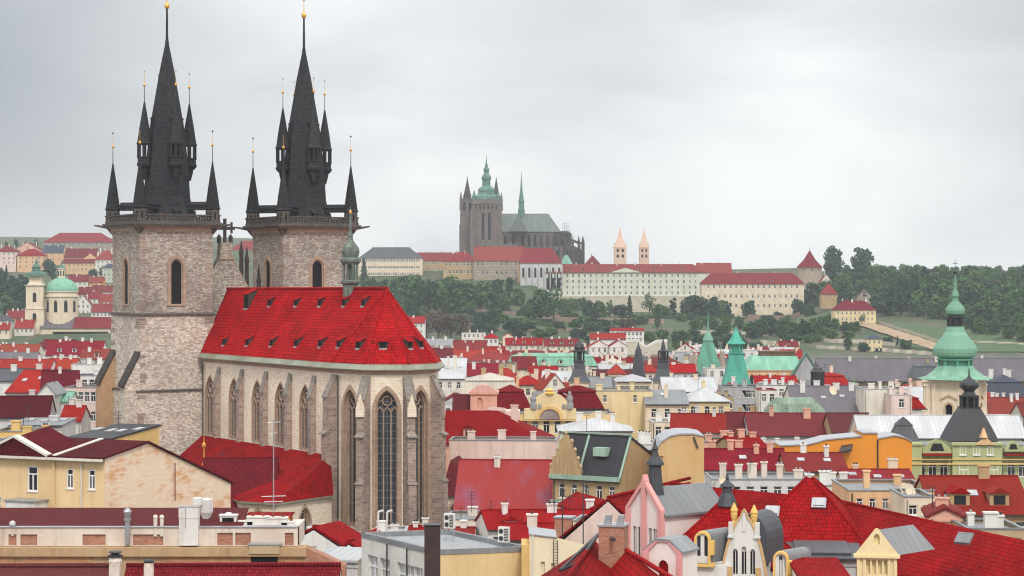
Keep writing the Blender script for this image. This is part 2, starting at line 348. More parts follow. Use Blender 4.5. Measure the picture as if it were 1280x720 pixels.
def house_core(name, X, Y, base, rot, wd, dep, h, hr, roof='gable', wall='cream', rf='red', wins=(2, 3), ch=1, dm=0, sk=0, ov=.4, winsz=(1.1, 1.7), floor=3.2, side=None, rt=None, chm=None, wm=None, rm=None, dmw=1.5, trim=True, top=.75, rfrac=.5):
    root = empty(name, (X, Y, base), rot)
    wm = wm or 'w_' + wall
    rm = rm or (('s_' if rf in ('sheet', 'greysheet', 'beigesheet', 'copper', 'copperdark', 'turq', 'purple', 'navy', 'slate', 'darkslate') else 't_') + rf)
    mb = MB(); a = wd / 2
    ww, hh = winsz
    def holes(n, rows, width, htop):
        out = []
        if n <= 0: return out
        for r in range(rows):
            z = htop - top - hh - r * floor
            if z < .6: break
            for c in range(n):
                x = -width/2 + (c + .5) * width / n; out.append((x, z))
        return out
    gab = roof == 'gabley'
    outl = [(-a, 0), (a, 0), (a, h)] + ([(0, h + hr)] if gab else []) + [(-a, h)]
    fr = holes(wins[1], wins[0], wd * .92, h)
    if gab and hr > 3.2 and wd > 5: fr.append((0, h + .5))
    mb.facade((0, 0, 0), (1, 0, 0), (0, -1, 0), outl, [rect(x - ww/2, x + ww/2, z, z + hh) for x, z in fr], .13)
    for x, z in fr: add_win(root, x, 0, z, 0, ww, hh)
    mb.poly([(-a, dep, 0), (a, dep, 0)] + [(a, dep, h)] + ([(0, dep, h + hr)] if gab else []) + [(-a, dep, h)])
    ry = dep * rfrac; rdg = [(ry, h + hr)] if roof == 'gable' else ([(dep, h + hr)] if roof == 'shed' else [])
    for sgn in (1, -1):
        oo = [(0, 0), (dep, 0), (dep, h)] + rdg + [(0, h)]
        if roof == 'shed': oo = [(0, 0), (dep, 0), (dep, h + hr), (0, h)]
        vis = (side or 0) * sgn > 0
        hs = [(x + dep/2, z) for x, z in holes(abs(side), wins[0] if wins[0] else 1, dep * .85, h)] if vis else []
        mb.facade((sgn * a, 0, 0), (0, 1, 0), (sgn, 0, 0), oo, [rect(x - ww/2, x + ww/2, z, z + hh) for x, z in hs], .13)
        for x, z in hs: add_win(root, sgn * a, x, z, sgn * math.pi/2, ww, hh)
    if trim and roof != 'flat':          # cornice under the eaves
        mb.box(-a - .12, a + .12, -.14, -.002, h - .45, h - .18)
        if wins[0] > 0 and h > 6 and wd > 6 and not gab:
            zf = h - top - hh - .45
            if zf > .8: mb.box(-a - .06, a + .06, -.085, -.002, zf - .2, zf)
    if dep < 30 and Y < 700 and R.random() < .8:      # a downpipe and a rooftop aerial
        q = MB(); sgn_ = R.choice([-1, 1]); q.tube((sgn_ * (a - .25), -.12, 0), (sgn_ * (a - .25), -.12, h - .2), .07, 5); q.build('drainpipe', ['steel' if R.random() < .5 else 'darkmetal'], root)
        if R.random() < .6:
            q = MB(); ax, ay = R.uniform(-a*.7, a*.7), dep * R.uniform(.4, .6); z0 = h + hr * .8; z1 = h + hr + R.uniform(1.2, 2.8); q.tube((ax, ay, z0), (ax, ay, z1), .045, 5)
            for i in range(R.choice([1, 2, 3])): q.tube((ax - .5, ay, z1 - .15 - i*.4), (ax + .5, ay, z1 - .15 - i*.4), .03, 4)
            q.build('antenna', ['darkmetal'], root)
    mb.build('wall', [wm], root)
    rb = MB(); t = .22
    if roof == 'gable':
        k = hr / ry; k2 = hr / (dep - ry); pr = [(-ov, h - ov*k + .02), (ry, h + hr + .02), (dep + ov, h - ov*k2 + .02), (dep + ov, h - ov*k2 + .02 + t), (ry, h + hr + t + .05), (-ov, h - ov*k + .02 + t)]
        rb.prism([(-a - .15, y, z) for y, z in pr], (wd + .3, 0, 0))
        rb.box(-a - .16, a + .16, ry - .14, ry + .14, h + hr + t - .02, h + hr + t + .14)
    elif roof == 'gabley':
        k = hr / a; pr = [(-a - ov, h - ov*k + .02), (0, h + hr + .02), (a + ov, h - ov*k + .02), (a + ov, h - ov*k + .02 + t), (0, h + hr + t + .05), (-a - ov, h - ov*k + .02 + t)]
        rb.prism([(x, -.2, z) for x, z in pr], (0, dep + .4, 0))
    elif roof == 'shed':
        k = hr / dep; pr = [(-ov, h - ov*k + .02), (dep + ov, h + hr + ov*k + .02), (dep + ov, h + hr + ov*k + t), (-ov, h - ov*k + t)]
        rb.prism([(-a - .15, y, z) for y, z in pr], (wd + .3, 0, 0))
    elif roof in ('hip', 'mansard', 'pyr'):
        def fr_(x0, x1, y0, y1, z0, X0, X1, Y0, Y1, z1):
            rb.faces([(x0,y0,z0),(x1,y0,z0),(x1,y1,z0),(x0,y1,z0),(X0,Y0,z1),(X1,Y0,z1),(X1,Y1,z1),(X0,Y1,z1)], [(3,2,1,0),(4,5,6,7),(0,1,5,4),(1,2,6,5),(2,3,7,6),(3,0,4,7)])
        o2 = ov
        rb.box(-a - o2, a + o2, -o2, dep + o2, h + .004, h + .2)
        if roof == 'mansard':
            i1 = min(1.4, dep * .14, a * .3); zm = h + hr * .72
            fr_(-a - o2, a + o2, -o2, dep + o2, h + .2, -a + i1, a - i1, i1, dep - i1, zm)
            rb.box(-a + i1 - .18, a - i1 + .18, i1 - .18, dep - i1 + .18, zm + .003, zm + .18)
            ins = min(dep/2 - i1, a - i1) * .96
            fr_(-a + i1, a - i1, i1, dep - i1, zm + .183, -a + i1 + ins, a - i1 - ins, i1 + ins, dep - i1 - ins, h + hr)
        else:
            ins = min(dep/2, a) + o2 - .05
            fr_(-a - o2, a + o2, -o2, dep + o2, h + .2, -a - o2 + ins, a + o2 - ins, -o2 + ins, dep + o2 - ins, h + hr)
    elif roof == 'flat':
        rb.box(-a + .2, a - .2, .2, dep - .2, h - .45, h - .3)
        for q in ((-a - .08, a + .08, -.08, .25), (-a - .08, a + .08, dep - .25, dep + .08), (-a - .08, -a + .25, .252, dep - .252), (a - .25, a + .08, .252, dep - .252)): rb.box(*q, h + .003, h + .14)
    if roof in ('gable', 'hip', 'mansard', 'shed') and wd > 5:
        zg = {'gable': h - ov * hr / ry, 'shed': h - ov * hr / dep}.get(roof, h)
        rb.box(-a - ov * .4, a + ov * .4, -ov - .13, -ov - .003, zg + .04, zg + .17, 1)
    rfo = rb.build('roof', [rm, 'darkmetal'], root)
    def slope(f):       # (y, z) on the front slope
        if roof == 'gable' or roof == 'hip': return dep/2*f, h + hr*f
        if roof == 'mansard': return -ov + 1.6*f, h + .2 + hr*.72*f
        if roof == 'shed': return dep*f, h + hr*f
        return 0, h
    if roof in ('gable', 'hip', 'mansard', 'shed'):
        for k in range(dm):
            x = -a + (k + .5) * wd * .8 / dm + wd * .1; f = .22
            y, z = slope(f); g = (hr if roof != 'mansard' else hr) / (dep/2 if roof in ('gable', 'hip') else dep)
            dh = min(1.6, hr * .5); dl = min(dh / max(g, .25), dep * .45) if roof != 'mansard' else 1.3
            d = MB(); q = dmw / 2
            d.facade((x, y - .25, z - .2), (1, 0, 0), (0, -1, 0), rect(-q, q, 0, dh), [rect(-q*.62, q*.62, .35, dh - .2)], .12, 0)
            d.box(x - q*.62 - .03, x + q*.62 + .03, y - .13, y - .1, z + .1, z + dh - .35, 2)
            d.box(x - q, x - q + .06, y - .24, y - .25 + dl, z - .2, z + dh - .2, 0); d.box(x + q - .06, x + q, y - .24, y - .25 + dl, z - .2, z + dh - .2, 0)
            d.prism([(x - q - .2, y - .5, z + dh - .2), (x + q + .2, y - .5, z + dh - .2), (x, y - .5, z + dh + .45)], (0, dl + .5, 0), 1)
            d.build('dormer', [wm, rm, 'glass'], root)
        for k in range(sk):
            x = -a + (k + .5) * wd / sk + R.uniform(-.5, .5); f = R.uniform(.4, .6); y, z = slope(f); y2, z2 = slope(f + 1.1 / max(3, math.hypot(dep/2, hr)))
            nrm = Vector((0, -(z2 - z), y2 - y)).normalized()
            d = MB(); A = [Vector((x - .5, y, z)), Vector((x + .5, y, z)), Vector((x + .5, y2, z2)), Vector((x - .5, y2, z2))]
            d.prism([p + nrm * .15 for p in A], nrm * .2, 0); cc = sum(A, Vector()) / 4
            d.poly([cc + (p - cc) * .82 + nrm * .36 for p in A], 1); d.build('skylight', ['steel', 's_sheet'], root)
    for k in range(ch):
        x = -a * .8 + (k + R.uniform(.25, .75)) * wd * .8 / max(1, ch)
        yy = dep * R.uniform(.38, .62) if roof != 'flat' else dep * R.uniform(.2, .8)
        z1 = h + (hr if roof != 'flat' else 0) + R.uniform(.6, 1.5)
        chimney(root, x, yy, h + (hr * .45 if roof != 'flat' else -.3), z1, R.uniform(.28, .62), R.uniform(.5, .9), chm or wm, R.choice([0, 1, 2, 2]))
    return root
def house(px, ye, yr, D, wpx, dep=12, rot=0, roof='gable', name='house', base=None, label=None, cat='house', group=None, **kw):
    s = FPX / D; wd = wpx / s; b = gz(px, D) - 1 if base is None else base
    ze = ZZ(ye, D); h = ze - b
    dr = D if roof in ('gabley',) else D + dep * kw.get('rfrac', .5)
    if roof == 'shed': dr = D + dep
    hr = max(.35, ZZ(yr, dr) - ze)
    o = house_core(name, PX(px, D), D, b, rad(rot), wd, dep, max(h, 1), hr, roof, **kw)
    o['category'] = cat
    if group: o['group'] = group
    if label: o['label'] = label
    else:
        fw = dict(gable='pitched', gabley='gable-fronted', hip='hipped', mansard='mansard', flat='flat', shed='sloping', pyr='pyramid')[roof]
        sz = 'wide' if wd > 22 else ('narrow' if wd < 9 else '')
        cw, rw = WORD[kw.get('wall', 'cream')], WORD[kw.get('rf', 'red')]
        extra = ' and dormers' if kw.get('dm') else (' and skylights' if kw.get('sk') else '')
        auto(o, ' '.join(f"{sz} {cw} house with {rw} {fw} roof{extra}".split()), px, ye)
    return o
# ------------------------------------------------------------------ ground sheet
def build_ground():
    def ax(pts):
        out = []
        for a, b, st in pts:
            k = a
            while k < b - 1e-6: out.append(k); k += st
        return out + [pts[-1][1]]
    ys = ax([(-300, 1100, 70), (1100, 2500, 17), (2500, 4000, 75), (4000, 12000, 800)])
    us = ax([(-3, -.4, .3), (-.4, .4, .012), (.4, 3, .3)])
    mb = MB(); pts = []
    for y in ys:
        for u in us:
            x = u * (max(y, 0) + 900) * .82; pts.append((x, y, ground(x, y) if y > 300 else -3))
    n = len(us); fs = [(j*n+i, j*n+i+1, (j+1)*n+i+1, (j+1)*n+i) for j in range(len(ys)-1) for i in range(n-1)]
    mb.faces(pts, fs)
    m, t, b = newmat('ground', .95)
    a = rng(t, uvn(t, .012, 8, src='Object'), .42, .62); c = rng(t, uvn(t, .05, 6, (1, .25, 1), src='Object'), .5, .64)
    g = mix(t, a, (.038, .070, .030), (.075, .095, .040)); g = mix(t, c, g, (.11, .085, .06))
    geo = t.nodes.new('ShaderNodeNewGeometry'); sp = t.nodes.new('ShaderNodeSeparateXYZ'); t.links.new(geo.outputs['Position'], sp.inputs[0])
    tw = rng(t, sp.outputs['Y'], 1180, 1260)
    t.links.new(mix(t, tw, (.13, .125, .12), g), b.inputs['Base Color'])
    o = mb.build('ground', [m], smooth=True); tag(o, kind='structure')
build_ground()

def ray_line(px, A, B):
    k = (px - 640) / FPX; dx, dy = B[0]-A[0], B[1]-A[1]
    return (k * A[1] - A[0]) / (dx - k * dy)
def ray_plane(px, py, a, b, c):
    n = (b - a).cross(c - a); o = Vector((0, 0, ZC)); d = P(px, py, 1) - o
    return o + d * (n.dot(a - o) / n.dot(d))
def arch(cx, z0, ww, hh, n=6, k=1.0):
    """pointed-arch outline, counter-clockwise from the lower left"""
    a = ww / 2; r = ww * k; sp = z0 + hh - math.sqrt(max(.01, r*r - (r - a)**2))
    pts = [(cx - a, z0), (cx + a, z0)]
    for s in range(n + 1):
        th = s / n * math.acos((r - a) / r); pts.append((cx + a - r + r * math.cos(th), sp + r * math.sin(th)))
    for s in range(n - 1, -1, -1):
        th = s / n * math.acos((r - a) / r); pts.append((cx - a + r - r * math.cos(th), sp + r * math.sin(th)))
    return pts
def ring(mb, o, u, n, inner, outer, d0, d1, m=0):
    o, u, n = Vector(o), Vector(u), Vector(n); zz = Vector((0, 0, 1)); T = lambda p, d: o + u*p[0] + zz*p[1] + n*d
    k = len(inner)
    for i in range(k):
        j = (i + 1) % k
        mb.poly([T(inner[i], d1), T(inner[j], d1), T(outer[j], d1), T(outer[i], d1)], m)
        mb.poly([T(outer[i], d0), T(outer[j], d0), T(outer[j], d1), T(outer[i], d1)], m)
        mb.poly([T(inner[i], d0), T(inner[j], d0), T(inner[j], d1), T(inner[i], d1)], m)
def gothic(parent, o, u, n, cx, z0, ww, hh, depth, glass, lights=3, trim='chtrim', mw=.16, proud=.12, tw=.35, name='window', k=1.0):
    mb = MB(); o_, u_, n_ = Vector(o), Vector(u), Vector(n); zz = Vector((0, 0, 1))
    big = arch(cx, z0 - .1, ww + .2, hh + .2, 6, k); T = lambda a, b, d: o_ + u_*a + zz*b - n_*d
    mb.poly([T(p[0], p[1], depth) for p in big], 1)
    inner = arch(cx, z0, ww, hh, 6, k)
    ring(mb, o, u, n, inner, arch(cx, z0 - tw * .3, ww + 2*tw, hh + tw * 1.5, 6, k), -.02, proud, 0)
    i2 = arch(cx, z0 + .15, ww - .44, hh - .42, 6, k); ring(mb, o, u, n, i2, inner, -depth + .02, -depth * .45, 0)
    spring = z0 + hh - ww * 1.02
    def bar(a0, b0, a1, b1, w_):
        d = Vector((a1 - a0, 0, b1 - b0)); l = d.length; d /= l; q = Vector((-d.z, 0, d.x)) * w_ / 2
        A = [(a0 + q.x, b0 + q.z), (a0 - q.x, b0 - q.z), (a1 - q.x, b1 - q.z), (a1 + q.x, b1 + q.z)]
        mb.prism([T(p[0], p[1], depth - .02) for p in A], n_ * .22, 2)
    for k in range(1, lights):
        x = cx - ww/2 + k * ww / lights; bar(x, z0, x, spring + ww * .12, mw)
    if lights > 1:
        for k in range(lights):
            x0 = cx - ww/2 + k * ww / lights; x1 = x0 + ww / lights; xm = (x0 + x1) / 2
            bar(x0, spring, xm, spring + ww / lights * .75, mw * .8); bar(x1, spring, xm, spring + ww / lights * .75, mw * .8)
        r = ww * .22; cz = spring + ww * .52
        for k in range(8):
            a, b = k * math.pi / 4, (k + 1) * math.pi / 4; bar(cx + r*math.cos(a), cz + r*math.sin(a), cx + r*math.cos(b), cz + r*math.sin(b), mw * .8)
        bar(cx - ww*.38, spring + ww*.5, cx - r, cz, mw*.7); bar(cx + ww*.38, spring + ww*.5, cx + r, cz, mw*.7)
    return mb.build(name, [trim, glass, 'chtrim'], parent)

# ------------------------------------------------------------------ the twin-spired church
def build_church():
    CH = Vector((-35, 320, -3))
    root = empty('gothic_church', CH, 0, 'great stone church with twin black spires and a steep bright red choir roof', 'church')
    L_ = lambda x, y, z: Vector((x, y, z)) - CH
    TR = Matrix.Translation(-CH)
    W0, C1, C2, C3, C4, C5, W1 = [Vector((PX(px, D), D, 0)) for px, D in ((254, 341), (418, 299.5), (458, 293.5), (509, 293.3), (541, 297.5), (548, 305), (361, 349.5))]
    walls = [W0, C1, C2, C3, C4, C5, W1]
    top = 23.4
    wm = MB(); wm.M = TR; ctr = Vector((-24, 312, 0)); info = []
    for A, B in zip(walls, walls[1:]):
        d = B - A; ln = d.length; u = d / ln; n = Vector((u.y, -u.x, 0)); n = n if n.dot(ctr - A) < 0 else -n
        info.append((A, u, n, ln))
    wins = []
    s = [ray_line(p, W0, C1) * info[0][3] for p in (263, 293, 322, 351, 382)]
    wins += [(0, c, 11.2, 3.7, 9.4, 'leadglass') for c in s]
    for i in (1, 2, 3): wins.append((i, info[i][3] / 2 + (0, 0, 0, .0)[i], 1.5, (3.1, 3.1, 3.1)[i-1], 19.2, 'apseglass'))
    for i, (A, u, n, ln) in enumerate(info):
        hs = [arch(c, z + 3, w_, h_) for j, c, z, w_, h_, g in wins if j == i]
        wm.facade(A + Vector((0, 0, -3)), u, n, rect(0, ln, 0, top + 3), hs, .35 if i == 0 else .95, 0, 1)
    wm.build('wall', ['chwall', 'chtrim'], root)
    for j, c, z, w_, h_, g in wins:
        A, u, n, ln = info[j]; gothic(root, L_(*(A + Vector((0, 0, 0)))), u, n, c, z, w_, h_, (.9 if j else .3), g, 3, 'chtrim', .17 if j else .15, .1, .55 if j else .25)
    # buttresses
    def buttress(p, n, u, z0, z1, out=1.7, hw=.7, step=True, gabled=False):
        mb = MB(); mb.M = TR
        q = lambda a, d, z: p + u*a + n*d + Vector((0, 0, z))
        prof = [(-.1, z0), (out + (.5 if step else 0), z0)] + ([(out + .5, z0 + (z1-z0)*.40), (out + .22, z0 + (z1-z0)*.44), (out + .22, z0 + (z1-z0)*.66), (out, z0 + (z1-z0)*.70)] if step else []) + [(out, z1 - 3), (.05, z1), (-.1, z1)]
        mb.prism([q(-hw, d, z) for d, z in prof], u * 2 * hw)
        cap = [(out + .15, z1 - 3.1), (out + .15, z1 - 2.9), (.05, z1 + .22), (.05, z1 + .01)]
        mb.prism([q(-hw - .15, d, z) for d, z in cap], u * (2 * hw + .3), 1)
        if step:
            for zz_ in (.42, .68):
                zc = z0 + (z1 - z0) * zz_; mb.prism([q(-hw - .1, out - .3, zc + .05), q(-hw - .1, out + .62, zc - .18), q(-hw - .1, out + .62, zc - .02), q(-hw - .1, out - .3, zc + .5)], u * (2*hw + .2), 1)
        if gabled:
            mb.prism([q(-hw - .05, out + .02, z1 - 5.4), q(hw + .05, out + .02, z1 - 5.4), q(hw + .05, out + .02, z1 - 4.3), q(0, out + .02, z1 - 2.2), q(-hw - .05, out + .02, z1 - 4.3)], n * .3, 2)
        mb.build('buttress', ['chquoin', 'capstone', 'chwall'], root)
    A, u, n, ln = info[0]
    for px in (274, 303, 333, 363, 393): buttress(A + u * ray_line(px, W0, C1) * ln, n, u, 9.5, 22, .85, .5, False)
    for i, C in ((0, C1), (1, C2), (2, C3), (3, C4)):
        nn_ = (info[i][2] + info[i+1][2]).normalized(); uu = Vector((-nn_.y, nn_.x, 0)); buttress(C, nn_, uu, -3, 22.4, 1.6, .6, True, i in (1, 2))
    # drainpipes, string course, lead gutter
    mb = MB(); mb.M = TR
    p = C1 + info[1][2] * .3 + info[1][1] * 1.3; mb.tube(p + Vector((0, 0, 2)), p + Vector((0, 0, 22.6)), .11)
    mb.build('drainpipe', ['darkmetal'], root); mb = MB(); mb.M = TR
    p = W0 + info[0][1] * .6 + info[0][2] * .3; mb.tube(p + Vector((0, 0, 10)), p + Vector((0, 0, 22.6)), .11)
    mb.build('drainpipe', ['darkmetal'], root)
    def off(i_, d):      # offset corner i of the wall outline
        if i_ == 0: return walls[0] + info[0][2] * d
        if i_ == len(walls) - 1: return walls[-1] + info[-1][2] * d
        a, b = info[i_-1][2], info[i_][2]; k = (a + b).normalized(); return walls[i_] + k * (d / max(.3, k.dot(a)))
    gb = MB(); gb.M = TR; n7 = len(walls)
    for i in range(n7 - 1):
        prof = [(.02, 22.9), (.3, 22.95), (.35, 23.3), (.95, 23.45), (1.0, 23.6), (.45, 24.35), (.02, 24.4)]
        for (d0, z0), (d1, z1) in zip(prof, prof[1:]):
            gb.poly([off(i, d0) + Vector((0, 0, z0)), off(i+1, d0) + Vector((0, 0, z0)), off(i+1, d1) + Vector((0, 0, z1)), off(i, d1) + Vector((0, 0, z1))], 0 if d0 > .5 else 1)
    gb.build('gutter', ['leadgutter', 'chtrim'], root)
    # roof
    RA, RB = P(284, 361.5, 346), P(484, 361, 301.5)
    rb = MB(); rb.M = TR; E = [off(i, .5) + Vector((0, 0, 24.36)) for i in range(n7)]
    rb.poly([E[0], E[1], RB]); rb.poly([E[0], RB, RA])
    for i in range(1, 5): rb.poly([E[i], E[i+1], RB])
    rb.poly([E[5], E[6], RA, RB]); rb.poly([E[0], RA, E[6]])
    rb.tube(RA + Vector((0, 0, .1)), RB + Vector((0, 0, .1)), .2)
    for k in (1, 2, 3, 4): rb.tube(E[k] + Vector((0, 0, .05)), RB + Vector((0, 0, .05)), .14)
    roof = rb.build('roof', ['churchtile'], root)
    def rdormer(px, py, pl, n, wd=1.2, hh=1.1):
        p = ray_plane(px, py, *pl); nrm = (pl[1]-pl[0]).cross(pl[2]-pl[0]).normalized(); nrm = nrm if nrm.z > 0 else -nrm
        n = Vector((nrm.x, nrm.y, 0)).normalized(); u_ = Vector((-n.y, n.x, 0)); k = math.hypot(nrm.x, nrm.y) / nrm.z   # rise per run
        run = hh * 1.12 / max(.4, k - .35); q = p - n * .1
        f0, f1 = q, q + Vector((0, 0, hh)); bk = q - n * run + Vector((0, 0, run * k))
        mb = MB(); mb.M = TR
        mb.prism([f0 + n*.0 - u_*wd/2, f1 - u_*wd/2, bk - u_*wd/2], u_ * wd, 0)
        up = Vector((0, 0, .1)); mb.prism([f1 + n*.3 - u_*(wd/2 + .15) - Vector((0, 0, .1)), f1 + n*.3 - u_*(wd/2 + .15) + up*.2, bk - u_*(wd/2 + .15) + up, bk - u_*(wd/2 + .15)], u_ * (wd + .3), 1)
        a = f0 + n*.03; mb.poly([a - u_*wd*.36 + up*1.5, a + u_*wd*.36 + up*1.5, a + u_*wd*.36 + Vector((0, 0, hh*.82)), a - u_*wd*.36 + Vector((0, 0, hh*.82))], 2)
        mb.prism([f0 - u_*wd*.4 - Vector((0,0,.25)) + n*.12, f0 + u_*wd*.4 - Vector((0,0,.25)) + n*.12, f0 + u_*wd*.4 + n*.12 + up, f0 - u_*wd*.4 + n*.12 + up], n * .1, 3)
        mb.build('dormer', ['darkstone', 'churchtile', 'void', 'steel'], roof)
    S, S2 = (E[0], E[1], RB), (E[0], RB, RA)
    rdormer(307, 386, S2, None, 1.9, 2.4)
    for px in (336, 369, 399, 429, 453): rdormer(px, 383, S2 if px < 425 else S, None)
    for px in (279, 308, 338, 369, 399, 422): rdormer(px, 432 + (px - 279) * .018, S if px > 290 else S2, None)
    SE, Ee, NE = (E[1], E[2], RB), (E[2], E[3], RB), (E[3], E[4], RB)
    rdormer(447, 436, SE, None); rdormer(479, 436, Ee, None, 1.3); rdormer(513, 436, NE, None); rdormer(527, 435, NE, None, .9)
    # ridge turret
    t = ray_line(438, RA, RB); c = RA.lerp(RB, t); mb = MB(); mb.M = TR @ Matrix.Translation((c.x, c.y, 0)); k = FPX / c.y; Z = lambda y: ZC - (y - YH) / k
    mb.lathe([(1.15, Z(385)), (1.15, Z(356)), (1.5, Z(354)), (1.5, Z(351)), (1.2, Z(350))], 8, m=2, rot=.39)
    for a in range(8): mb.tube((1.1*math.cos(a*.785+.39), 1.1*math.sin(a*.785+.39), Z(350)), (1.1*math.cos(a*.785+.39), 1.1*math.sin(a*.785+.39), Z(330)), .16, 6, 2)
    mb.lathe([(.4, Z(351)), (.4, Z(330))], 8, m=2)
    mb.lathe([(1.2, Z(331)), (1.55, Z(327)), (1.55, Z(324)), (1.15, Z(322)), (1.3, Z(318)), (1.38, Z(314)), (1.2, Z(309)), (.75, Z(304)), (.42, Z(300)), (.36, Z(296)), (.42, Z(295)), (.2, Z(290)), (.16, Z(272)), (.05, Z(258))], 12, m=1)
    mb.lathe([(.05, Z(268)), (.22, Z(266)), (.22, Z(264)), (.05, Z(262))], 8, m=3)
    mb.build('ridge_turret', ['darkstone', m_patina, m_patina, 'gold'], root, False)
    # south aisle
    mb = MB(); mb.M = TR
    E1, E2, E3, E4 = [P(px, py, D) for px, py, D in ((417, 619, 295), (345, 621, 284), (299, 618, 287), (204, 575, 334))]
    for e_ in (E1, E2, E3, E4): e_.z = 5.7
    T0 = Vector((C1.x - .6, C1.y + .3, 10.9)); T1 = Vector((C1.x - 2.6, C1.y + 4.2, 10.9)); T2 = Vector((W0.x, W0.y - 1, 10.9))
    mb.poly([E1, E2, T1, T0]); mb.poly([E2, E3, T1]); mb.poly([E3, E4, T2, T1])
    lo = Vector((0, 0, -.25))
    for a, b in ((E1, E2), (E2, E3), (E3, E4)): mb.poly([a, b, b + lo, a + lo], 1)
    ar = mb.build('aisle_roof', ['churchtile', 'leadgutter'], root)
    mb = MB(); mb.M = TR
    shr = lambda p: Vector((p.x, p.y, -3)) + (Vector((-33, 310, 0)) - Vector((p.x, p.y, 0))).normalized() * .7
    aw = []
    for a, b in ((E1, E2), (E2, E3), (E3, E4)):
        A, B = shr(a), shr(b); d = B - A; ln = d.length; u_ = d / ln; n_ = Vector((-u_.y, u_.x, 0)); n_ = n_ if n_.dot(Vector((-33, 310, 0)) - A) < 0 else -n_
        hs = []
        if ln < 16:
            cx = ln * .5; aw.append((A, u_, n_, cx)); hs = [arch(cx, 2.3, 2.5, 5.2)]
        mb.facade(A, u_, n_, rect(0, ln, 0, 8.5), hs, .6, 0, 1)
    mb.build('aisle_wall', ['chwall', 'chtrim'], root)
    for A, u_, n_, cx in aw: gothic(root, A - CH, u_, n_, cx, 2.3, 2.5, 5.2, .55, 'apseglass', 2, 'chtrim', .15, .1, .4)
    # north aisle end
    mb = MB(); mb.M = TR
    N1, N2, N3 = [P(px, py, D) for px, py, D in ((550, 617, 300), (611, 616, 303), (650, 600, 322))]
    for e_ in (N1, N2, N3): e_.z = 5.0
    T3, T4 = P(563, 574, 304), P(585, 574, 322); T3.z = T4.z = 9.9
    mb.poly([N1, N2, T3]); mb.poly([N2, N3, T4, T3]); mb.build('aisle_roof', ['t_wine'], root)
    mb = MB(); mb.M = TR; A = Vector((N1.x, N1.y + .7, -3)); B = Vector((N2.x - .5, N2.y + .7, -3)); d = B - A; ln = d.length; u_ = d / ln; n_ = Vector((u_.y, -u_.x, 0))
    mb.facade(A, u_, n_, rect(0, ln, 0, 7.9), [arch(2.2, 3, 1.9, 3.9)], .6, 0, 1)
    C_ = Vector((N3.x - .4, N3.y, -3)); mb.poly([B, C_, C_ + Vector((0, 0, 7.9)), B + Vector((0, 0, 7.9))]); mb.build('aisle_wall', ['chtower', 'chtrim'], root)
    gothic(root, A - CH, u_, n_, 2.2, 3, 1.9, 3.9, .55, 'apseglass', 2, 'chtrim', .13, .1, .35)
    # west gable with stone cross
    ang = rad(-59.2); e_, no = Vector((math.cos(ang), math.sin(ang), 0)), Vector((-math.sin(ang), math.cos(ang), 0))
    G = P(281, 352, 350); G.z = 0; q = lambda a, d, z: G + no*a + e_*d + Vector((0, 0, z))
    mb = MB(); mb.M = TR
    mb.prism([q(a, -.6, z) for a, z in ((-7.5, 24), (7.5, 24), (5.2, 33.2), (2.6, 37.5), (1.2, 40.2), (1.0, 42.6), (-1.0, 42.6), (-1.2, 40.2), (-2.6, 37.5), (-5.2, 33.2))], e_ * 1.3, 0)
    mb.prism([q(a, .72, z) for a, z in ((-1.35, 39.7), (1.35, 39.7), (1.35, 40.1), (-1.35, 40.1))], e_ * .2, 2)
    for a, z0, z1 in ((-4.0, 35, 42.5), (-6.2, 31, 39.6), (4.0, 35, 42), (6.2, 31, 39), (3.0, 37, 43), (-1.05, 42.5, 44), (1.05, 42.5, 44)):
        p = q(a, 0, z0); mb.tube(p, p + Vector((0, 0, (z1-z0)*.6)), .42, 6, 1, .36); mb.tube(p + Vector((0, 0, (z1-z0)*.6)), p + Vector((0, 0, z1-z0)), .5, 6, 1, .05)
    mb.M = TR @ Matrix.Translation(q(0, 0, 0)) @ Matrix.Rotation(rad(12), 4, 'Z')
    mb.box(-.28, .28, -.25, .25, 42.6, 46.6, 1); mb.box(-1.7, 1.7, -.245, .245, 44.7, 45.25, 1); mb.box(.95, 1.3, -.35, .35, 44.1, 46.0, 1)
    mb.build('west_gable', ['chupper', 'darkstone', 'chtrim'], root)
    # towers
    def tower(cx, cy, sdx):
        c = P(cx, YH, cy); M = Matrix.Translation(Vector((c.x, c.y, 0)) - CH) @ Matrix.Rotation(ang, 4, 'Z')
        mb = MB(); mb.M = M; h1, h2, h3 = 6.85, 6.5, 6.3; zz = ((-3, 18.2, h1), (18.4, 30.6, h2), (30.9, 43.4, h3))
        wl = []
        for z0, z1, h in zz:
            for k in range(4):
                a = k * math.pi / 2; n_ = Vector((math.cos(a), math.sin(a), 0)); u_ = Vector((-n_.y, n_.x, 0)); o = n_ * h - u_ * h + Vector((0, 0, z0))
                hs = []
                if z0 > 30: hs = [arch(h, 1.3, 2.2, 7.6, 6, .62)]; wl.append((o.copy(), u_, n_, h))
                mb.facade(o, u_, n_, rect(0, 2*h, 0, z1 - z0), hs, .2, 1 if z0 > 30 else 0, 3)
        for k in range(4):       # corner quoins, irregular
            sx_, sy_ = ((1, 1), (1, -1), (-1, 1), (-1, -1))[k]; z = -2.8
            while z < 43:
                h = h1 if z < 18 else (h2 if z < 30.3 else h3); dz = R.uniform(.45, .8); a, b = R.choice([(1.9, 1.0), (1.0, 1.7), (1.5, 1.3)])
                if z + dz < 18.1 or (18.5 < z and z + dz < 30.4) or z > 31:
                    x0, x1 = sorted((sx_*(h + .03), sx_*(h - a))); y0, y1 = sorted((sy_*(h + .03), sy_*(h - b)))
                    if R.random() < (.45 if z < 31 else .6): mb.box(x0, x1, y0, y1, z, z + dz, 2)
                z += dz + .06
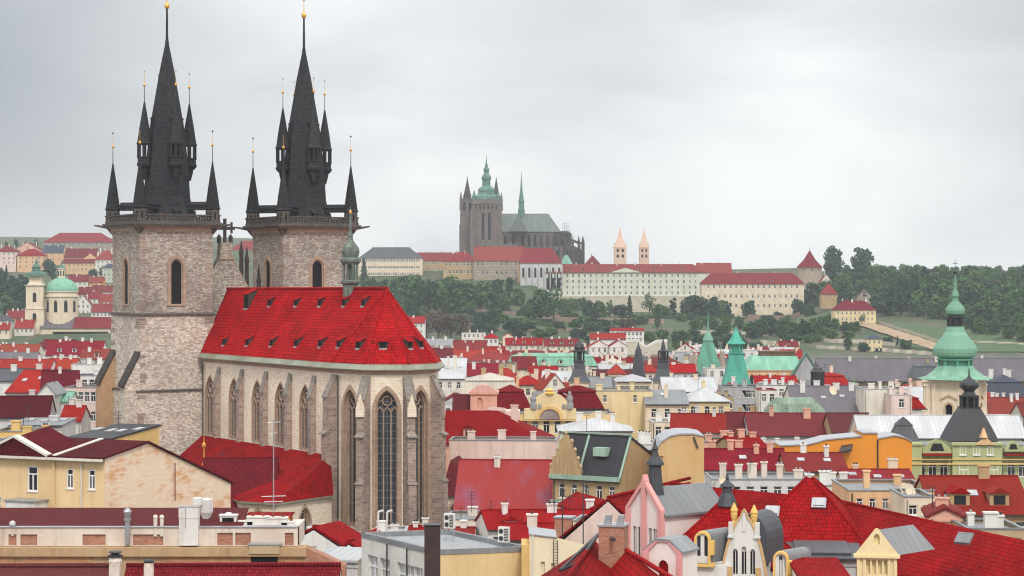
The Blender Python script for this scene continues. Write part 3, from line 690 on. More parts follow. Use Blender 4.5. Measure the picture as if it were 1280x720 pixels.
        for (z0, z1, a, b) in ((18.15, 18.45, h1 + .25, h2 + .02), (30.5, 30.95, h2 + .28, h3 + .02)):
            mb.box(-a, a, -a, a, z0, z0 + .18, 4); mb.lathe([(a*1.414, z0 + .181), (b*1.414, z1)], 4, rot=math.pi/4, m=4)
        prof = [(6.32, 43.3), (6.42, 43.8), (6.8, 44.3), (6.95, 44.7), (7.5, 45.0), (7.65, 45.3), (7.65, 45.6), (7.3, 45.65)]
        mb.lathe([(r * 1.414, z) for r, z in prof], 4, rot=math.pi/4, mats=[1, 1, 3, 3, 4, 4, 4, 4])
        tw = mb.build('tower', ['chtower', 'chupper', 'chquoin', 'chtrim', 'parapetstone'], root)
        for o, u_, n_, h in wl:
            Mi = M.to_3x3(); gothic(tw, M @ o, Mi @ u_, Mi @ n_, h, 1.3, 2.2, 7.6, .18, 'void', 1, 'chtrim', .14, .15, .5, 'belfry_window', .62)
        # sloped angle buttresses at the foot of the south side
        for (sx_, dx) in ((1, 0), (-1, 0)):
            b = MB(); b.M = M
            x0, x1 = (4.6, 6.7) if sx_ > 0 else (-6.7, -4.6)
            b.prism([(x0, -6.4, -3), (x0, -9.4, -3), (x0, -9.0, 19.2), (x0, -6.4, 24.2)], (x1 - x0, 0, 0), 0)
            b.prism([(x0 - .2, -9.35, 18.9), (x0 - .2, -9.3, 19.5), (x0 - .2, -6.45, 24.8), (x0 - .2, -6.45, 24.2)], (x1 - x0 + .4, 0, 0), 1)
            b.build('buttress', ['tanbrick' if sx_ < 0 else 'chtower', 'darkstone'], tw)
        b = MB(); b.M = M
        for k in range(4):
            a = k * math.pi/2; q2 = M @ Matrix.Rotation(a, 4, 'Z'); b.M = q2
            b.box(-7.3, 7.3, 7.0, 7.3, 45.655, 46.0); b.box(-7.34, 7.34, 6.95, 7.36, 46.75, 46.98)
            for j in range(15): b.box(-6.9 + j*.98, -6.62 + j*.98, 7.02, 7.28, 46.0, 46.75)
            for j in range(14): b.tube((-6.27 + j*.98, 7.04, 46.38), (-6.27 + j*.98, 7.26, 46.38), .22, 6)
            b.tube((7.3, 7.3, 45.1), (8.7, 8.7, 45.4), .24, 6, 0, .12)
        b.build('parapet', ['parapetstone'], tw)
        # spire
        M0 = M; M = Matrix.Translation((sdx * .87, sdx * .15, 0)) @ M; sp = MB(); sp.M = M; o8 = math.pi / 8
        sp.lathe([(r / .95, z) for r, z in ((5.6, 45.7), (4.6, 47.0), (3.95, 48.4), (3.6, 50.0), (3.35, 54.8), (2.7, 61.5), (1.95, 66.0), (1.2, 70.7), (.34, 75.2), (.2, 76.5), (.14, 81.4))], 8, rot=o8)
        sp.lathe([(.12, 81.2), (.36, 81.4), (.44, 81.75), (.36, 82.1), (.08, 82.3), (.05, 84.3)], 10, m=1)
        sp.lathe([(.05, 84.2), (.17, 84.35), (.17, 84.5), (.03, 84.7)], 8, m=2)
        for k in range(4):
            a = k*math.pi/2; sp.M = M @ Matrix.Rotation(a, 4, 'Z')
            sp.box(2.3, 2.75, -.35, .35, 62.3, 63.0); sp.prism([(2.2, -.45, 63), (2.9, -.45, 63), (2.2, -.45, 63.5)], (0, .9, 0))
            sp.box(4.0, 4.9, -.5, .5, 46.3, 47.6); sp.prism([(3.6, -.65, 47.6), (5.0, -.65, 47.6), (3.6, -.65, 48.5)], (0, 1.3, 0))
            sp.M = M @ Matrix.Rotation(a + math.pi/4, 4, 'Z')
            sp.box(3.5, 8.3, -.45, .45, 47.8, 48.6); sp.prism([(3.4, -.6, 48.6), (3.4, .6, 48.6), (3.4, 0, 49.2)], (4.9, 0, 0))
        spo = sp.build('spire', ['spireslate', 'gold', 'steel'], tw)
        def needle(b, z, r0):
            b.lathe([(.075, z), (.05, z + 3.0)], 6, m=1); b.lathe([(.04, z + 2.7), (.2, z + 2.85), (.23, z + 3.0), (.2, z + 3.15), (.03, z + 3.3), (.025, z + 5.2)], 8, m=2); b.lathe([(.03, z + 5.1), (.15, z + 5.2), (.15, z + 5.32), (.02, z + 5.45)], 6, m=3)
        for k in range(4):
            a = k*math.pi/2
            b = MB(); b.M = M @ Matrix.Rotation(a, 4, 'Z') @ Matrix.Translation((3.95, 0, 0))
            b.lathe([(.25, 52.8), (.62, 54.2), (.62, 54.5), (1.2, 55.1), (1.24, 55.5), (1.1, 55.6), (1.1, 56.3), (1.22, 56.4), (1.22, 56.6)], 8, rot=o8)
            for j in range(8): x, y = 1.02*math.cos(j*.785 + o8), 1.02*math.sin(j*.785 + o8); b.tube((x, y, 56.6), (x, y, 58.6), .17, 5)
            b.lathe([(.35, 56.6), (.35, 58.6)], 6)
            b.lathe([(1.16, 58.55), (1.3, 58.8), (1.12, 59.2), (.82, 61.4), (.12, 65.6)], 8, rot=o8); needle(b, 65.4, .1)
            b.build('spire_turret', ['spireslate', 'darkmetal', 'gold', 'steel'], tw)
            b = MB(); b.M = M0 @ Matrix.Rotation(a + math.pi/4, 4, 'Z') @ Matrix.Translation((8.9, 0, 0))
            b.lathe([(.3, 43.9), (1.1, 44.9), (1.15, 45.3), (1.12, 47.8)], 8, rot=o8, m=4)
            for j in range(8): b.M = M0 @ Matrix.Rotation(a + math.pi/4, 4, 'Z') @ Matrix.Translation((8.9, 0, 0)) @ Matrix.Rotation(j*.785, 4, 'Z'); b.box(1.02, 1.1, -.14, .14, 46.2, 47.4, 3)
            b.M = M0 @ Matrix.Rotation(a + math.pi/4, 4, 'Z') @ Matrix.Translation((8.9, 0, 0))
            b.lathe([(1.12, 47.8), (1.32, 48.0), (1.16, 48.3), (.75, 51.3), (.1, 55.7)], 8, rot=o8); needle(b, 55.5, .1)
            b.build('corner_turret', ['spireslate', 'darkmetal', 'gold', 'void', 'parapetstone'], tw)
        return tw
    tower(203, 345, .85); tower(377, 357.5, .45)
    LAND.append((480, 470, 'the tall church apse'))
m_patina, _t, _b = newmat('old_patina', .7)
_t.links.new(mix(_t, rng(_t, uvn(_t, 1.2, 5, (1, .4, 1)), .4, .65), (.10, .115, .10), (.20, .24, .20)), _b.inputs['Base Color'])
build_church()
_M['oldcopper'] = m_sheet('oldcopper', (.15, .31, .25), .7, .6, .4, (.05, .12, .10))
COL['palegreen2'] = (.62, .64, .54)
WORD['palegreen2'] = 'pale green'
_M['w_peach2'] = m_wall('w_peach2', (.66, .47, .36), .3)
_M['w_terrace'] = m_wall('w_terrace', (.55, .50, .40), .5)
_M['w_stoneT'] = m_stone('w_stoneT', (.50, .43, .33), (.38, .32, .24), (.32, .27, .21), 1.4, .6, .05)
_M['copperwin'] = m_plain('copperwin', (.05, .14, .10))
_M['w_garden'] = m_wall('w_garden', (.34, .24, .19), .5)
_M['hedge'] = m_leaf('hedge', (.028, .050, .030), (.04, .07, .035))
# ------------------------------------------------------------------ air
def build_haze():
    mb = MB(); mb.box(-2600, 2600, -160, 4300, -14.5, 172)
    m = bpy.data.materials.new('haze'); m.use_nodes = True; t = m.node_tree; t.nodes.remove(t.nodes['Principled BSDF'])
    v = t.nodes.new('ShaderNodeVolumePrincipled'); v.inputs['Color'].default_value = (.86, .92, 1, 1); v.inputs['Density'].default_value = .00008; v.inputs['Anisotropy'].default_value = .2
    t.links.new(v.outputs[0], t.nodes['Material Output'].inputs['Volume'])
    o = mb.build('haze', [m]); tag(o, kind='stuff')
build_haze()
for px, py, ph in ((650, 285, 'the grey-roofed cathedral'), (770, 365, 'the long pale green palace'), (940, 372, 'the cream hillside palace'), (1012, 335, 'the pyramid-roofed stone tower'),
        (790, 318, 'the twin pale steeples'), (488, 335, 'the slate-roofed palace'), (77, 372, 'the green church dome'), (97, 300, 'the long red-roofed block'), (784, 418, 'the arcaded white house'),
        (812, 440, 'the white zigzag stairs'), (1100, 425, 'the sandy hillside road'), (1070, 395, 'the blue-purple roofed villa'), (675, 345, 'the buttressed grey chapel'), (310, 335, 'the palace between the spires'),
        (885, 450, 'the green spiked gate tower'), (920, 450, 'the turquoise pointed tower'), (965, 460, 'the green-roofed hall'), (690, 450, 'the long copper roof'), (724, 455, 'the dark domed lantern tower'),
        (828, 455, 'the needle-topped lantern turret'), (1195, 440, 'the green onion dome'), (1160, 465, 'the long purplish roof'), (690, 520, 'the yellow arched gable'), (605, 510, 'the pink turret house'),
        (1080, 565, 'the blank orange wall'), (1215, 530, 'the black bell-shaped tower roof'), (1140, 545, 'the black pyramid roof'), (995, 508, 'the ribbed copper cap'), (755, 580, 'the green-edged black roof'),
        (850, 580, 'the rounded ochre wall'), (1012, 630, 'the red pyramid roof'), (1225, 620, 'the red roof with grey dormers'), (600, 690, 'the flat-roofed white block'), (70, 600, 'the yellow corner house'),
        (60, 475, 'the bright red gabled roof'), (108, 500, 'the many-windowed cream facade'), (150, 690, 'the long patched firewall'), (930, 680, 'the white curved gable')):
    LAND.append((px, py, ph))

class Site:
    """local metres round a spot on the ground; X, Z read photo positions at that distance"""
    def __init__(s, name, px, D, base, label, cat, group=None, rz=0):
        s.px, s.D, s.b = px, D, base; s.k = FPX / D
        s.root = empty(name, (PX(px, D), D, base), rz, label, cat, group)
    def X(s, px): return (px - s.px) / s.k
    def Z(s, py): return ZZ(py, s.D) - s.b
    def H(s, a): return a / s.k

def gframe(mb, x0, x1, y0, y1, z0, z1, zr, axis='x', m=0, t=1.0):
    """a plain pitched roof solid"""
    if axis == 'x': mb.prism([(x0, y0, z1), (x0, (y0+y1)/2, zr), (x0, y1, z1)], (x1 - x0, 0, 0), m)
    else: mb.prism([(x0, y0, z1), ((x0+x1)/2, y0, zr), (x1, y0, z1)], (0, y1 - y0, 0), m)

def cathedral():
    D = 2000; S = Site('cathedral', 640, D, gz(640, D) - 8, 'dark gothic cathedral with grey roof and green baroque tower dome on the hilltop', 'cathedral'); X, Z = S.X, S.Z; r = S.root
    def windows(mb, x0, x1, y, z0, z1, n, m=1):
        for k in range(n):
            c = x0 + (k + .5) * (x1 - x0) / n; w_ = (x1 - x0) / n * .42
            mb.prism([(p[0], y, p[1]) for p in arch(c, z0, w_, z1 - z0, 3)], (0, -.25, 0), m)
    mb = MB(); x0, x1 = X(590), X(626)           # great tower
    mb.box(x0, x1, -14, 12, -6, Z(252)); mb.box(x0 - .6, x1 + .6, -14.6, 12.6, Z(256), Z(253) - .01)
    for x in (x0, x0 + 6.5, x1 - 6.5, x1): mb.box(x - 1.3, x + 1.3, -15.6, -14.0, -6, Z(262))
    windows(mb, x0 + 8, x1 - 8, -14.01, Z(300), Z(266), 2); windows(mb, x0 + 2, x1 - 2, -14.01, Z(262), Z(257), 6)
    windows(mb, x0 + 6, x1 - 6, -14.01, Z(322), Z(306), 1)
    mb.box(x0 + 1.5, x1 - 1.5, -13.9, 11.9, Z(252) + .01, Z(249.5)); mb.build('great_tower', ['castlestone', 'void'], r)
    cx = (x0 + x1) / 2; k = S.k
    mb = MB(); pr = [(13, 250), (12.2, 246), (9.6, 244), (8.6, 241), (8.8, 238), (7.4, 235), (4.6, 233), (4.2, 231), (4.2, 225), (5.0, 224.4), (4.9, 222), (4.4, 220), (3.2, 218), (2.6, 217), (2.6, 213.5), (3.2, 213), (2.6, 210.5), (1.4, 208.5), (1.5, 206.5), (.8, 204), (.22, 197), (.1, 192)]
    mb.lathe([(q, Z(y)) for q, y in pr], 8, (cx, -1), rot=.39)
    for a in (-1, 1):
        for d in (-1, 1): mb.lathe([(1.6, Z(252)), (1.9, Z(248)), (2.3, Z(246)), (1.2, Z(243.5)), (.9, Z(242)), (.1, Z(238))], 6, (cx + a * 11.6, -1 + d * 11))
    mb.build('dome', ['oldcopper'], r)
    mb = MB()                                       # two western spires
    for px, w_, ya, yb in ((583.5, 7.0, 219, 248), (620, 6.0, 220, 247)):
        x = X(px); y = 22 if px < 600 else 34
        mb = MB(); mb.box(x - w_ + .5, x + w_ - .5, y - w_, y + w_, -6, Z(250)); 
        if px < 600: mb.box(x - w_ - .6, x + w_ + .6, y - w_ - 1, y + w_ + 1, -6, Z(280)); mb.box(x - w_ + .1, x + w_ + .1, y - w_ - .5, y + w_, Z(280) + .01, Z(264))
        for a in (-1, 1):
            for d in (-1, 1): mb.lathe([(1.3, Z(262)), (1.2, Z(250)), (1.1, Z(247)), (.1, Z(238))], 6, (x + a*(w_ - .8), y + d*(w_ - .8)))
        windows(mb, x - w_ + 1.5, x + w_ - 1.5, y - w_ - .02 , Z(263), Z(251.5), 2)
        mb.lathe([(w_ * .92, Z(250)), (w_ * .62, Z(246)), (.9, Z(yb - 22)), (.1, Z(ya - 1))], 8, (x, y), rot=.39, m=2)
        for k_ in range(4):
            z_ = lerp(Z(246), Z(ya + 8), (k_ + .5) / 4); rr = w_ * .62 * (1 - (k_ + .5) / 4.6)
            mb.lathe([(rr + .5, z_), (rr + .5, z_ + .6)], 8, (x, y), rot=.39, m=2)
        mb.build('west_tower', ['castlestone', 'void', 'darkstone'], r)
    mb = MB()                                       # nave and choir
    a, b_, c = X(612), X(648), X(701)
    mb.box(a - 6, c - 2, -11, 11, -6, Z(289)); windows(mb, b_ + 1, c - 4, -11.02, Z(312), Z(293), 6); windows(mb, X(627), b_ - 1, -11.02, Z(312), Z(293), 2)
    mb.box(X(612), X(648), -20, -11.3, -6, Z(306)); mb.box(X(648), X(703), -24, -11.3, -6, Z(309))
    windows(mb, X(627), X(647), -20.02, Z(322), Z(310), 3); windows(mb, X(650), X(700), -24.02, Z(326), Z(313), 6); mb.build('nave', ['castlestone', 'void'], r)
    mb = MB(); rz_ = Z(267)
    mb.faces([(a - 8, -12.5, Z(290)), (c, -12.5, Z(290)), (c, 12.5, Z(290)), (a - 8, 12.5, Z(290)), (a + 8, 0, rz_), (c - 12, 0, rz_)], [(0, 1, 5, 4), (1, 2, 5), (2, 3, 4, 5), (3, 0, 4)])
    mb.prism([(b_ - 9, -22, Z(290)), (b_ + 9, -22, Z(290)), (b_, -22, Z(268))], (0, 22, 0))
    mb.build('roof', [m_nave], r)
    for i in range(9):                              # flying buttresses of the choir
        mb = MB(); x = X(649) + i * 5.4 if i < 9 else 0
        mb.box(x - .7, x + .7, -27, -24.1, -6, Z(311)); mb.lathe([(1.0, Z(311)), (.1, Z(301))], 4, (x, -25.5), rot=.785)
        mb.prism([(x - .5, -25.5, Z(309)), (x - .5, -25.5, Z(306)), (x - .5, -11.1, Z(293)), (x - .5, -11.1, Z(297))], (1, 0, 0))
        mb.build('flying_buttress', ['darkstone'], r)
    for i in range(7):                              # chapels of the apse
        t = i / 6 * math.pi * .62 - .35; x, y = X(701) + 22 * math.cos(-math.pi/2 + t + .55) , 24 * math.sin(-math.pi/2 + t + .55)
        mb = MB(); mb.box(x - .9, x + .9, y - 1, y + 1, -6, Z(304 - (i % 2))); mb.lathe([(1.2, Z(304)), (.1, Z(293 + i * .6))], 4, (x, y), rot=.785)
        q = Vector((X(698), 0, Z(293))); p = Vector((x, y, Z(305))); mb.tube(p, p.lerp(q, .85), .6, 5); mb.build('flying_buttress', ['darkstone'], r)
    mb = MB(); mb.lathe([(12, -6), (12, Z(292)), (9, Z(289))], 10, (X(699), 0)); mb.lathe([(20, -6), (20, Z(312)), (12.2, Z(307))], 10, (X(701), 0)); mb.build('apse', ['darkstone'], r)
    mb = MB(); x = X(651.7); mb.lathe([(3.4, Z(271)), (3.2, Z(262)), (2.6, Z(260)), (2.6, Z(253)), (3.1, Z(252)), (2.3, Z(249)), (1.1, Z(236)), (.35, Z(222)), (.08, Z(213))], 8, (x, 0)); mb.build('crossing_spire', ['oldcopper'], r)
    mb = MB()                                       # scaffold at the choir's end
    for i in range(5):
        mb.tube((X(703) + i*1.6, -14, Z(292)), (X(703) + i*1.6, -14, Z(278) - i * 1.4), .14, 4)
    for j in range(5): mb.tube((X(703), -14, Z(291) + j*2.2), (X(703) + 6.4, -14, Z(291) + j*2.2), .14, 4); mb.box(X(703), X(703) + 6.4, -15, -13, Z(291) + j*2.2 - .1, Z(291) + j*2.2)
    mb.build('scaffold', ['darkmetal'], r)
m_nave = m_sheet('naveslate', (.16, .19, .185), 1.2, .6, .3)
cathedral()

def steeple(px, y0, ye, ya, D, wpx, label):
    S = Site('church_tower', px, D, gz(px, D) - 5, label, 'tower', 'twin pale steeples'); h = wpx / S.k / 2; mb = MB()
    zs = [S.Z(322), S.Z(315)]
    for k in range(4):
        a = k * math.pi/2; n = Vector((math.cos(a), math.sin(a), 0)); u = Vector((-n.y, n.x, 0)); o = n*h - u*h
        mb.facade(o, u, n, rect(0, 2*h, 0, S.Z(ye)), [arch(h + s * h * .42, z, h * .42, 3.2, 3) for s in (-1, 1) for z in zs], .8)
    mb.box(-h - .4, h + .4, -h - .4, h + .4, S.Z(ye) + .003, S.Z(ye) + .7); mb.box(-h + .9, h - .9, -h + .9, h - .9, 0, S.Z(ye) - 1, 1); mb.build('wall', ['w_peach2', 'void'], S.root)
    mb = MB(); mb.lathe([(h * 1.35, S.Z(ye) + .71), (h * .55, S.Z(ye - 14)), (.15, S.Z(ya)), (.05, S.Z(ya - 3))], 4, rot=math.pi/4); mb.build('steeple', ['w_peach2'], S.root)
    for k in range(4):
        mb = MB(); a = k * math.pi/2 + math.pi/4; mb.lathe([(.8, S.Z(ye) + .72), (.1, S.Z(ye) + 5)], 5, (h*1.25*math.cos(a), h*1.25*math.sin(a))); mb.build('pinnacle', ['w_peach2'], S.root)
steeple(775, 330, 310, 284, 1960, 15, 'pale square tower with pointed steeple, the broader of two behind the green palace')
steeple(805, 330, 310, 285, 1990, 12, 'pale square tower with pointed steeple, the slimmer of two behind the green palace')

# palaces along the ridge
house(488, 323, 309, 1930, 80, 26, 0, 'hip', 'palace', label='long cream palace with a dark slate hipped roof, its end behind the ridge turret', cat='palace', wall='cream', rf='slate', wins=(3, 26), ch=4, winsz=(1.5, 2.4), floor=6.2)
house(543, 326, 316, 1950, 44, 22, 0, 'gable', 'palace', label='palace wing with dull maroon roof next to the slate-roofed palace', cat='palace', wall='tan', rf='farred', wins=(2, 10), ch=2, winsz=(1.5, 2.4), floor=6)
house(576, 327, 315, 1900, 44, 22, 0, 'hip', 'palace', label='brownish palace wing with bright red hipped roof below the great tower', cat='palace', wall='tan', rf='farred', wins=(2, 9), ch=2, winsz=(1.8, 3.0), floor=7)
house(624, 326, 308.5, 1890, 64, 24, 0, 'gable', 'palace', label='tall hall with high red roof under the cathedral choir', cat='palace', wall='stone', rf='farred', wins=(2, 10), ch=3, winsz=(2.0, 3.6), floor=8)
house(657, 331, 322, 1865, 20, 14, 0, 'gabley', 'palace', label='narrow peach gabled house between the red hall and buttressed chapel', cat='house', wall='peach', rf='farred', wins=(2, 3), ch=0, winsz=(1.5, 2.4), floor=6)
def chapel():
    S = Site('chapel', 676, 1850, gz(676, 1850) - 3, 'grey buttressed chapel with steep red hipped roof beside the long green palace', 'chapel'); X, Z = S.X, S.Z; mb = MB()
    x0, x1 = X(650), X(702); hs = []
    for i in range(7): hs.append(arch(x0 + 3 + i * 5.3 - x0, Z(347), 1.9, Z(334) - Z(347), 4))
    mb.facade((x0, 0, 0), (1, 0, 0), (0, -1, 0), rect(0, x1 - x0, 0, Z(329)), hs, .7); mb.box(x0 + .01, x1 - .01, 1.2, 16, 0, Z(329) - .1, 1)
    mb.poly([(x0, 0, 0), (x0, 16, 0), (x0, 16, Z(329)), (x0, 0, Z(329))]); mb.poly([(x1, 0, 0), (x1, 16, 0), (x1, 16, Z(329)), (x1, 0, Z(329))]); mb.build('wall', ['w_palegrey', 'void'], S.root)
    for i in range(8):
        b = MB(); x = x0 + .4 + i * 5.3; b.prism([(x - .5, -.01, 0), (x - .5, -2.2, 0), (x - .5, -1.8, Z(338)), (x - .5, -.01, Z(331))], (1, 0, 0)); b.build('buttress', ['w_grey'], S.root)
    mb = MB(); q = [(x0 - 1, -1, Z(329)), (x1 + 1, -1, Z(329)), (x1 + 1, 17, Z(329)), (x0 - 1, 17, Z(329)), (x0 + 3, 8, Z(310)), (X(690), 8, Z(310))]
    mb.faces(q, [(0, 1, 5, 4), (1, 2, 5), (2, 3, 4, 5), (3, 0, 4), (3, 2, 1, 0)]); mb.build('roof', ['t_farred'], S.root)
chapel()
house(708, 331, 319, 1880, 15, 8, 0, 'pyr', 'turret_house', label='small building with pale green pyramid roof at the chapel end', cat='house', wall='palepink', rf='copper', wins=(1, 2), ch=0)
house(741, 330, 320, 1950, 18, 12, 0, 'pyr', 'turret_house', label='small house with brown-red pyramid roof before the twin steeples', cat='house', wall='tan', rf='wine', wins=(0, 0), ch=1)
o = house(782, 341, 330, 1850, 198, 20, 0, 'hip', 'palace', label='very long pale green palace with rows of windows and a red roof', cat='palace', wall='palegreen2', rf='farred', wins=(4, 25), ch=6, dm=9, winsz=(1.7, 2.7), floor=5.1, dmw=3.2, ov=1.0, top=1.2)
mb = MB(); k = 1850 / FPX; zb = ZZ(341, 1850) - o.location.z
mb.prism([(-14, -.9, zb + .3), (14, -.9, zb + .3), (0, -.9, zb + 4.4)], (0, 1.2, 0)); mb.build('pediment', ['w_palegreen2'], o)
mb = MB(); zt = ZZ(371, 1850) - o.location.z; mb.box(-68, 68, -3.2, -.02, -2, zt); mb.box(-68.4, 68.4, -3.5, -.021, zt + .01, zt + .6)
for i in range(18): mb.box(-66 + i * 7.7, -65 + i*7.7, -4.0, -3.21, -2, zt - 1)
mb.build('retaining_wall', ['w_terrace'], o)
house(893, 341, 329, 1890, 44, 16, 0, 'gable', 'palace', label='red-roofed wing with white chimneys between the green and cream palaces', cat='palace', wall='offwhite', rf='farred', wins=(2, 6), ch=4, chm='w_white')
house(941, 355, 341, 1780, 128, 18, 0, 'hip', 'palace', label='cream palace with maroon hipped roof on the hillside above the gardens', cat='palace', wall='cream', rf='farred', wins=(3, 17), ch=2, winsz=(1.6, 2.8), floor=8.2, dm=6, ov=.8, side=-4)
def black_tower():
    S = Site('stone_tower', 1012, 1830, gz(1012, 1830) - 4, 'squat round stone tower with red cone roof at the end of the cream palace', 'tower'); X, Z = S.X, S.Z; mb = MB(); h = 15.5 / S.k
    mb.lathe([(h, -2), (h, Z(334))], 14); 
    for a in (-2.2, -1.5, -.9): mb.tube((h*.98*math.cos(a), h*.98*math.sin(a), Z(337)), (h*1.01*math.cos(a), h*1.01*math.sin(a), Z(337)), .8, 6, 1)
    mb.build('wall', ['w_stoneT', 'void'], S.root); mb = MB(); mb.lathe([(h + .9, Z(334.5)), (h * .5, Z(325)), (.2, Z(313)), (.08, Z(309))], 14); mb.build('roof', ['t_crimson'], S.root)
black_tower()
house(1033, 352, 343, on_hill(1033, 372), 14, 10, 0, 'gabley', label='pale gabled house with red roof just behind the stone tower', wall='offwhite', rf='farred', wins=(1, 2), ch=1)
house(1037, 368, 354, on_hill(1037, 385), 20, 12, 0, 'hip', label='low house with dark red hipped roof below the stone tower', wall='tan', rf='farred', wins=(1, 3), ch=0)
house(1069, 388, 375.5, on_hill(1069, 406), 52, 14, 0, 'hip', 'villa', label='cream villa with purplish red roof among trees above the sandy road', cat='villa', wall='paleyellow', rf='wine', wins=(2, 9), ch=3, winsz=(1.2, 2.2), floor=4.2, chm='w_white')
house(1081, 372, 362, on_hill(1081, 392) + 40, 20, 10, 0, 'gabley', label='weathered stone gable behind the purplish roofed villa', wall='stone', rf='brown', wins=(1, 1), ch=0, winsz=(3, 4))
house(1093, 424, 418, on_hill(1093, 440), 19, 8, 0, 'hip', 'garden_pavilion', label='small two-storey yellow pavilion with blue-black roof under the sandy road', cat='pavilion', wall='paleyellow', rf='navy', wins=(2, 3), ch=0, winsz=(1.1, 2), floor=4)
house(310, 330, 318, 2250, 44, 24, 0, 'hip', 'palace', label='palace with red roof and rows of windows seen between the two towers', cat='palace', wall='offwhite', rf='farred', wins=(4, 12), ch=2, winsz=(1.8, 2.6), floor=5)
house(97, 303, 291, 2300, 86, 30, 0, 'hip', 'palace', label='huge long block with wide red hipped roof on the far left hill', cat='palace', wall='stone', rf='farred', wins=(2, 22), ch=0, winsz=(1.8, 2.8), floor=6)
for (px, ye, yr, yb, wp, rf_, wl, rr, wi, lab) in (
    (37, 320, 311, 341, 34, 'hip', 'peach', 'red', (3, 4), 'tall peach house with red hipped roof and few windows'),
    (8, 315, 307, 340, 26, 'hip', 'palepink', 'farred', (3, 4), 'pale pink house with dull red roof at the picture edge'),
    (34, 312, 303, 325, 30, 'gabley', 'salmon', 'farred', (2, 3), 'salmon gabled house behind the tall peach house'),
    (66, 316, 307, 332, 26, 'gable', 'peach', 'navy', (2, 3), 'orange-peach house with dark blue roof under the long red-roofed block'),
    (84, 318, 310, 328, 14, 'gabley', 'peach', 'farred', (1, 2), None), (100, 322, 311, 335, 40, 'gable', 'salmon', 'farred', (1, 5), None), (131, 325, 312, 346, 24, 'hip', 'offwhite', 'farred', (2, 4), None),
    (113, 327, 317, 336, 28, 'gabley', 'peach', 'farred', (1, 3), None), (100, 329, 324, 343, 46, 'gable', 'peach', 'farred', (2, 8), 'wide peach house with two window rows above the green church dome'), (136, 335, 329, 354, 16, 'hip', 'palegreen', 'navy', (3, 3), 'pale green house with dark roof beside the great tower'),
    (97, 352, 344, 362, 26, 'gable', 'offwhite', 'farred', (1, 4), None), (120, 353, 346, 362, 18, 'gable', 'orange', 'orangered', (1, 3), 'small bright orange house near the green church dome'),
    (107, 368, 359, 378, 20, 'gable', 'offwhite', 'crimson', (1, 4), None), (128, 365, 357, 378, 28, 'gable', 'palepink', 'farred', (1, 5), None), (118, 374, 364, 386, 30, 'hip', 'white', 'crimson', (1, 5), None), (135, 378, 368, 392, 24, 'gable', 'cream', 'crimson', (1, 4), None), (104, 380, 370, 392, 18, 'gabley', 'white', 'farred', (2, 3), None),
    (127, 390, 380, 400, 26, 'gable', 'white', 'farred', (2, 5), None), (20, 398, 388, 410, 26, 'gable', 'cream', 'farred', (1, 4), None), (6, 402, 394, 412, 18, 'hip', 'palegrey', 'slate', (1, 3), None), (30, 410, 400, 420, 24, 'gable', 'offwhite', 'redb', (1, 4), None), (4, 412, 404, 424, 16, 'gable', 'cream', 'redb', (1, 2), None)):
    D = on_hill(px, yb); house(px, ye, yr, D, wp, min(22, wp / FPX * D * .8), 0, rf_, label=lab, wall=wl, rf=rr, wins=wi, ch=R.choice([1, 2, 3]), chm='w_white', winsz=(1.4, 2.2), floor=4.2)

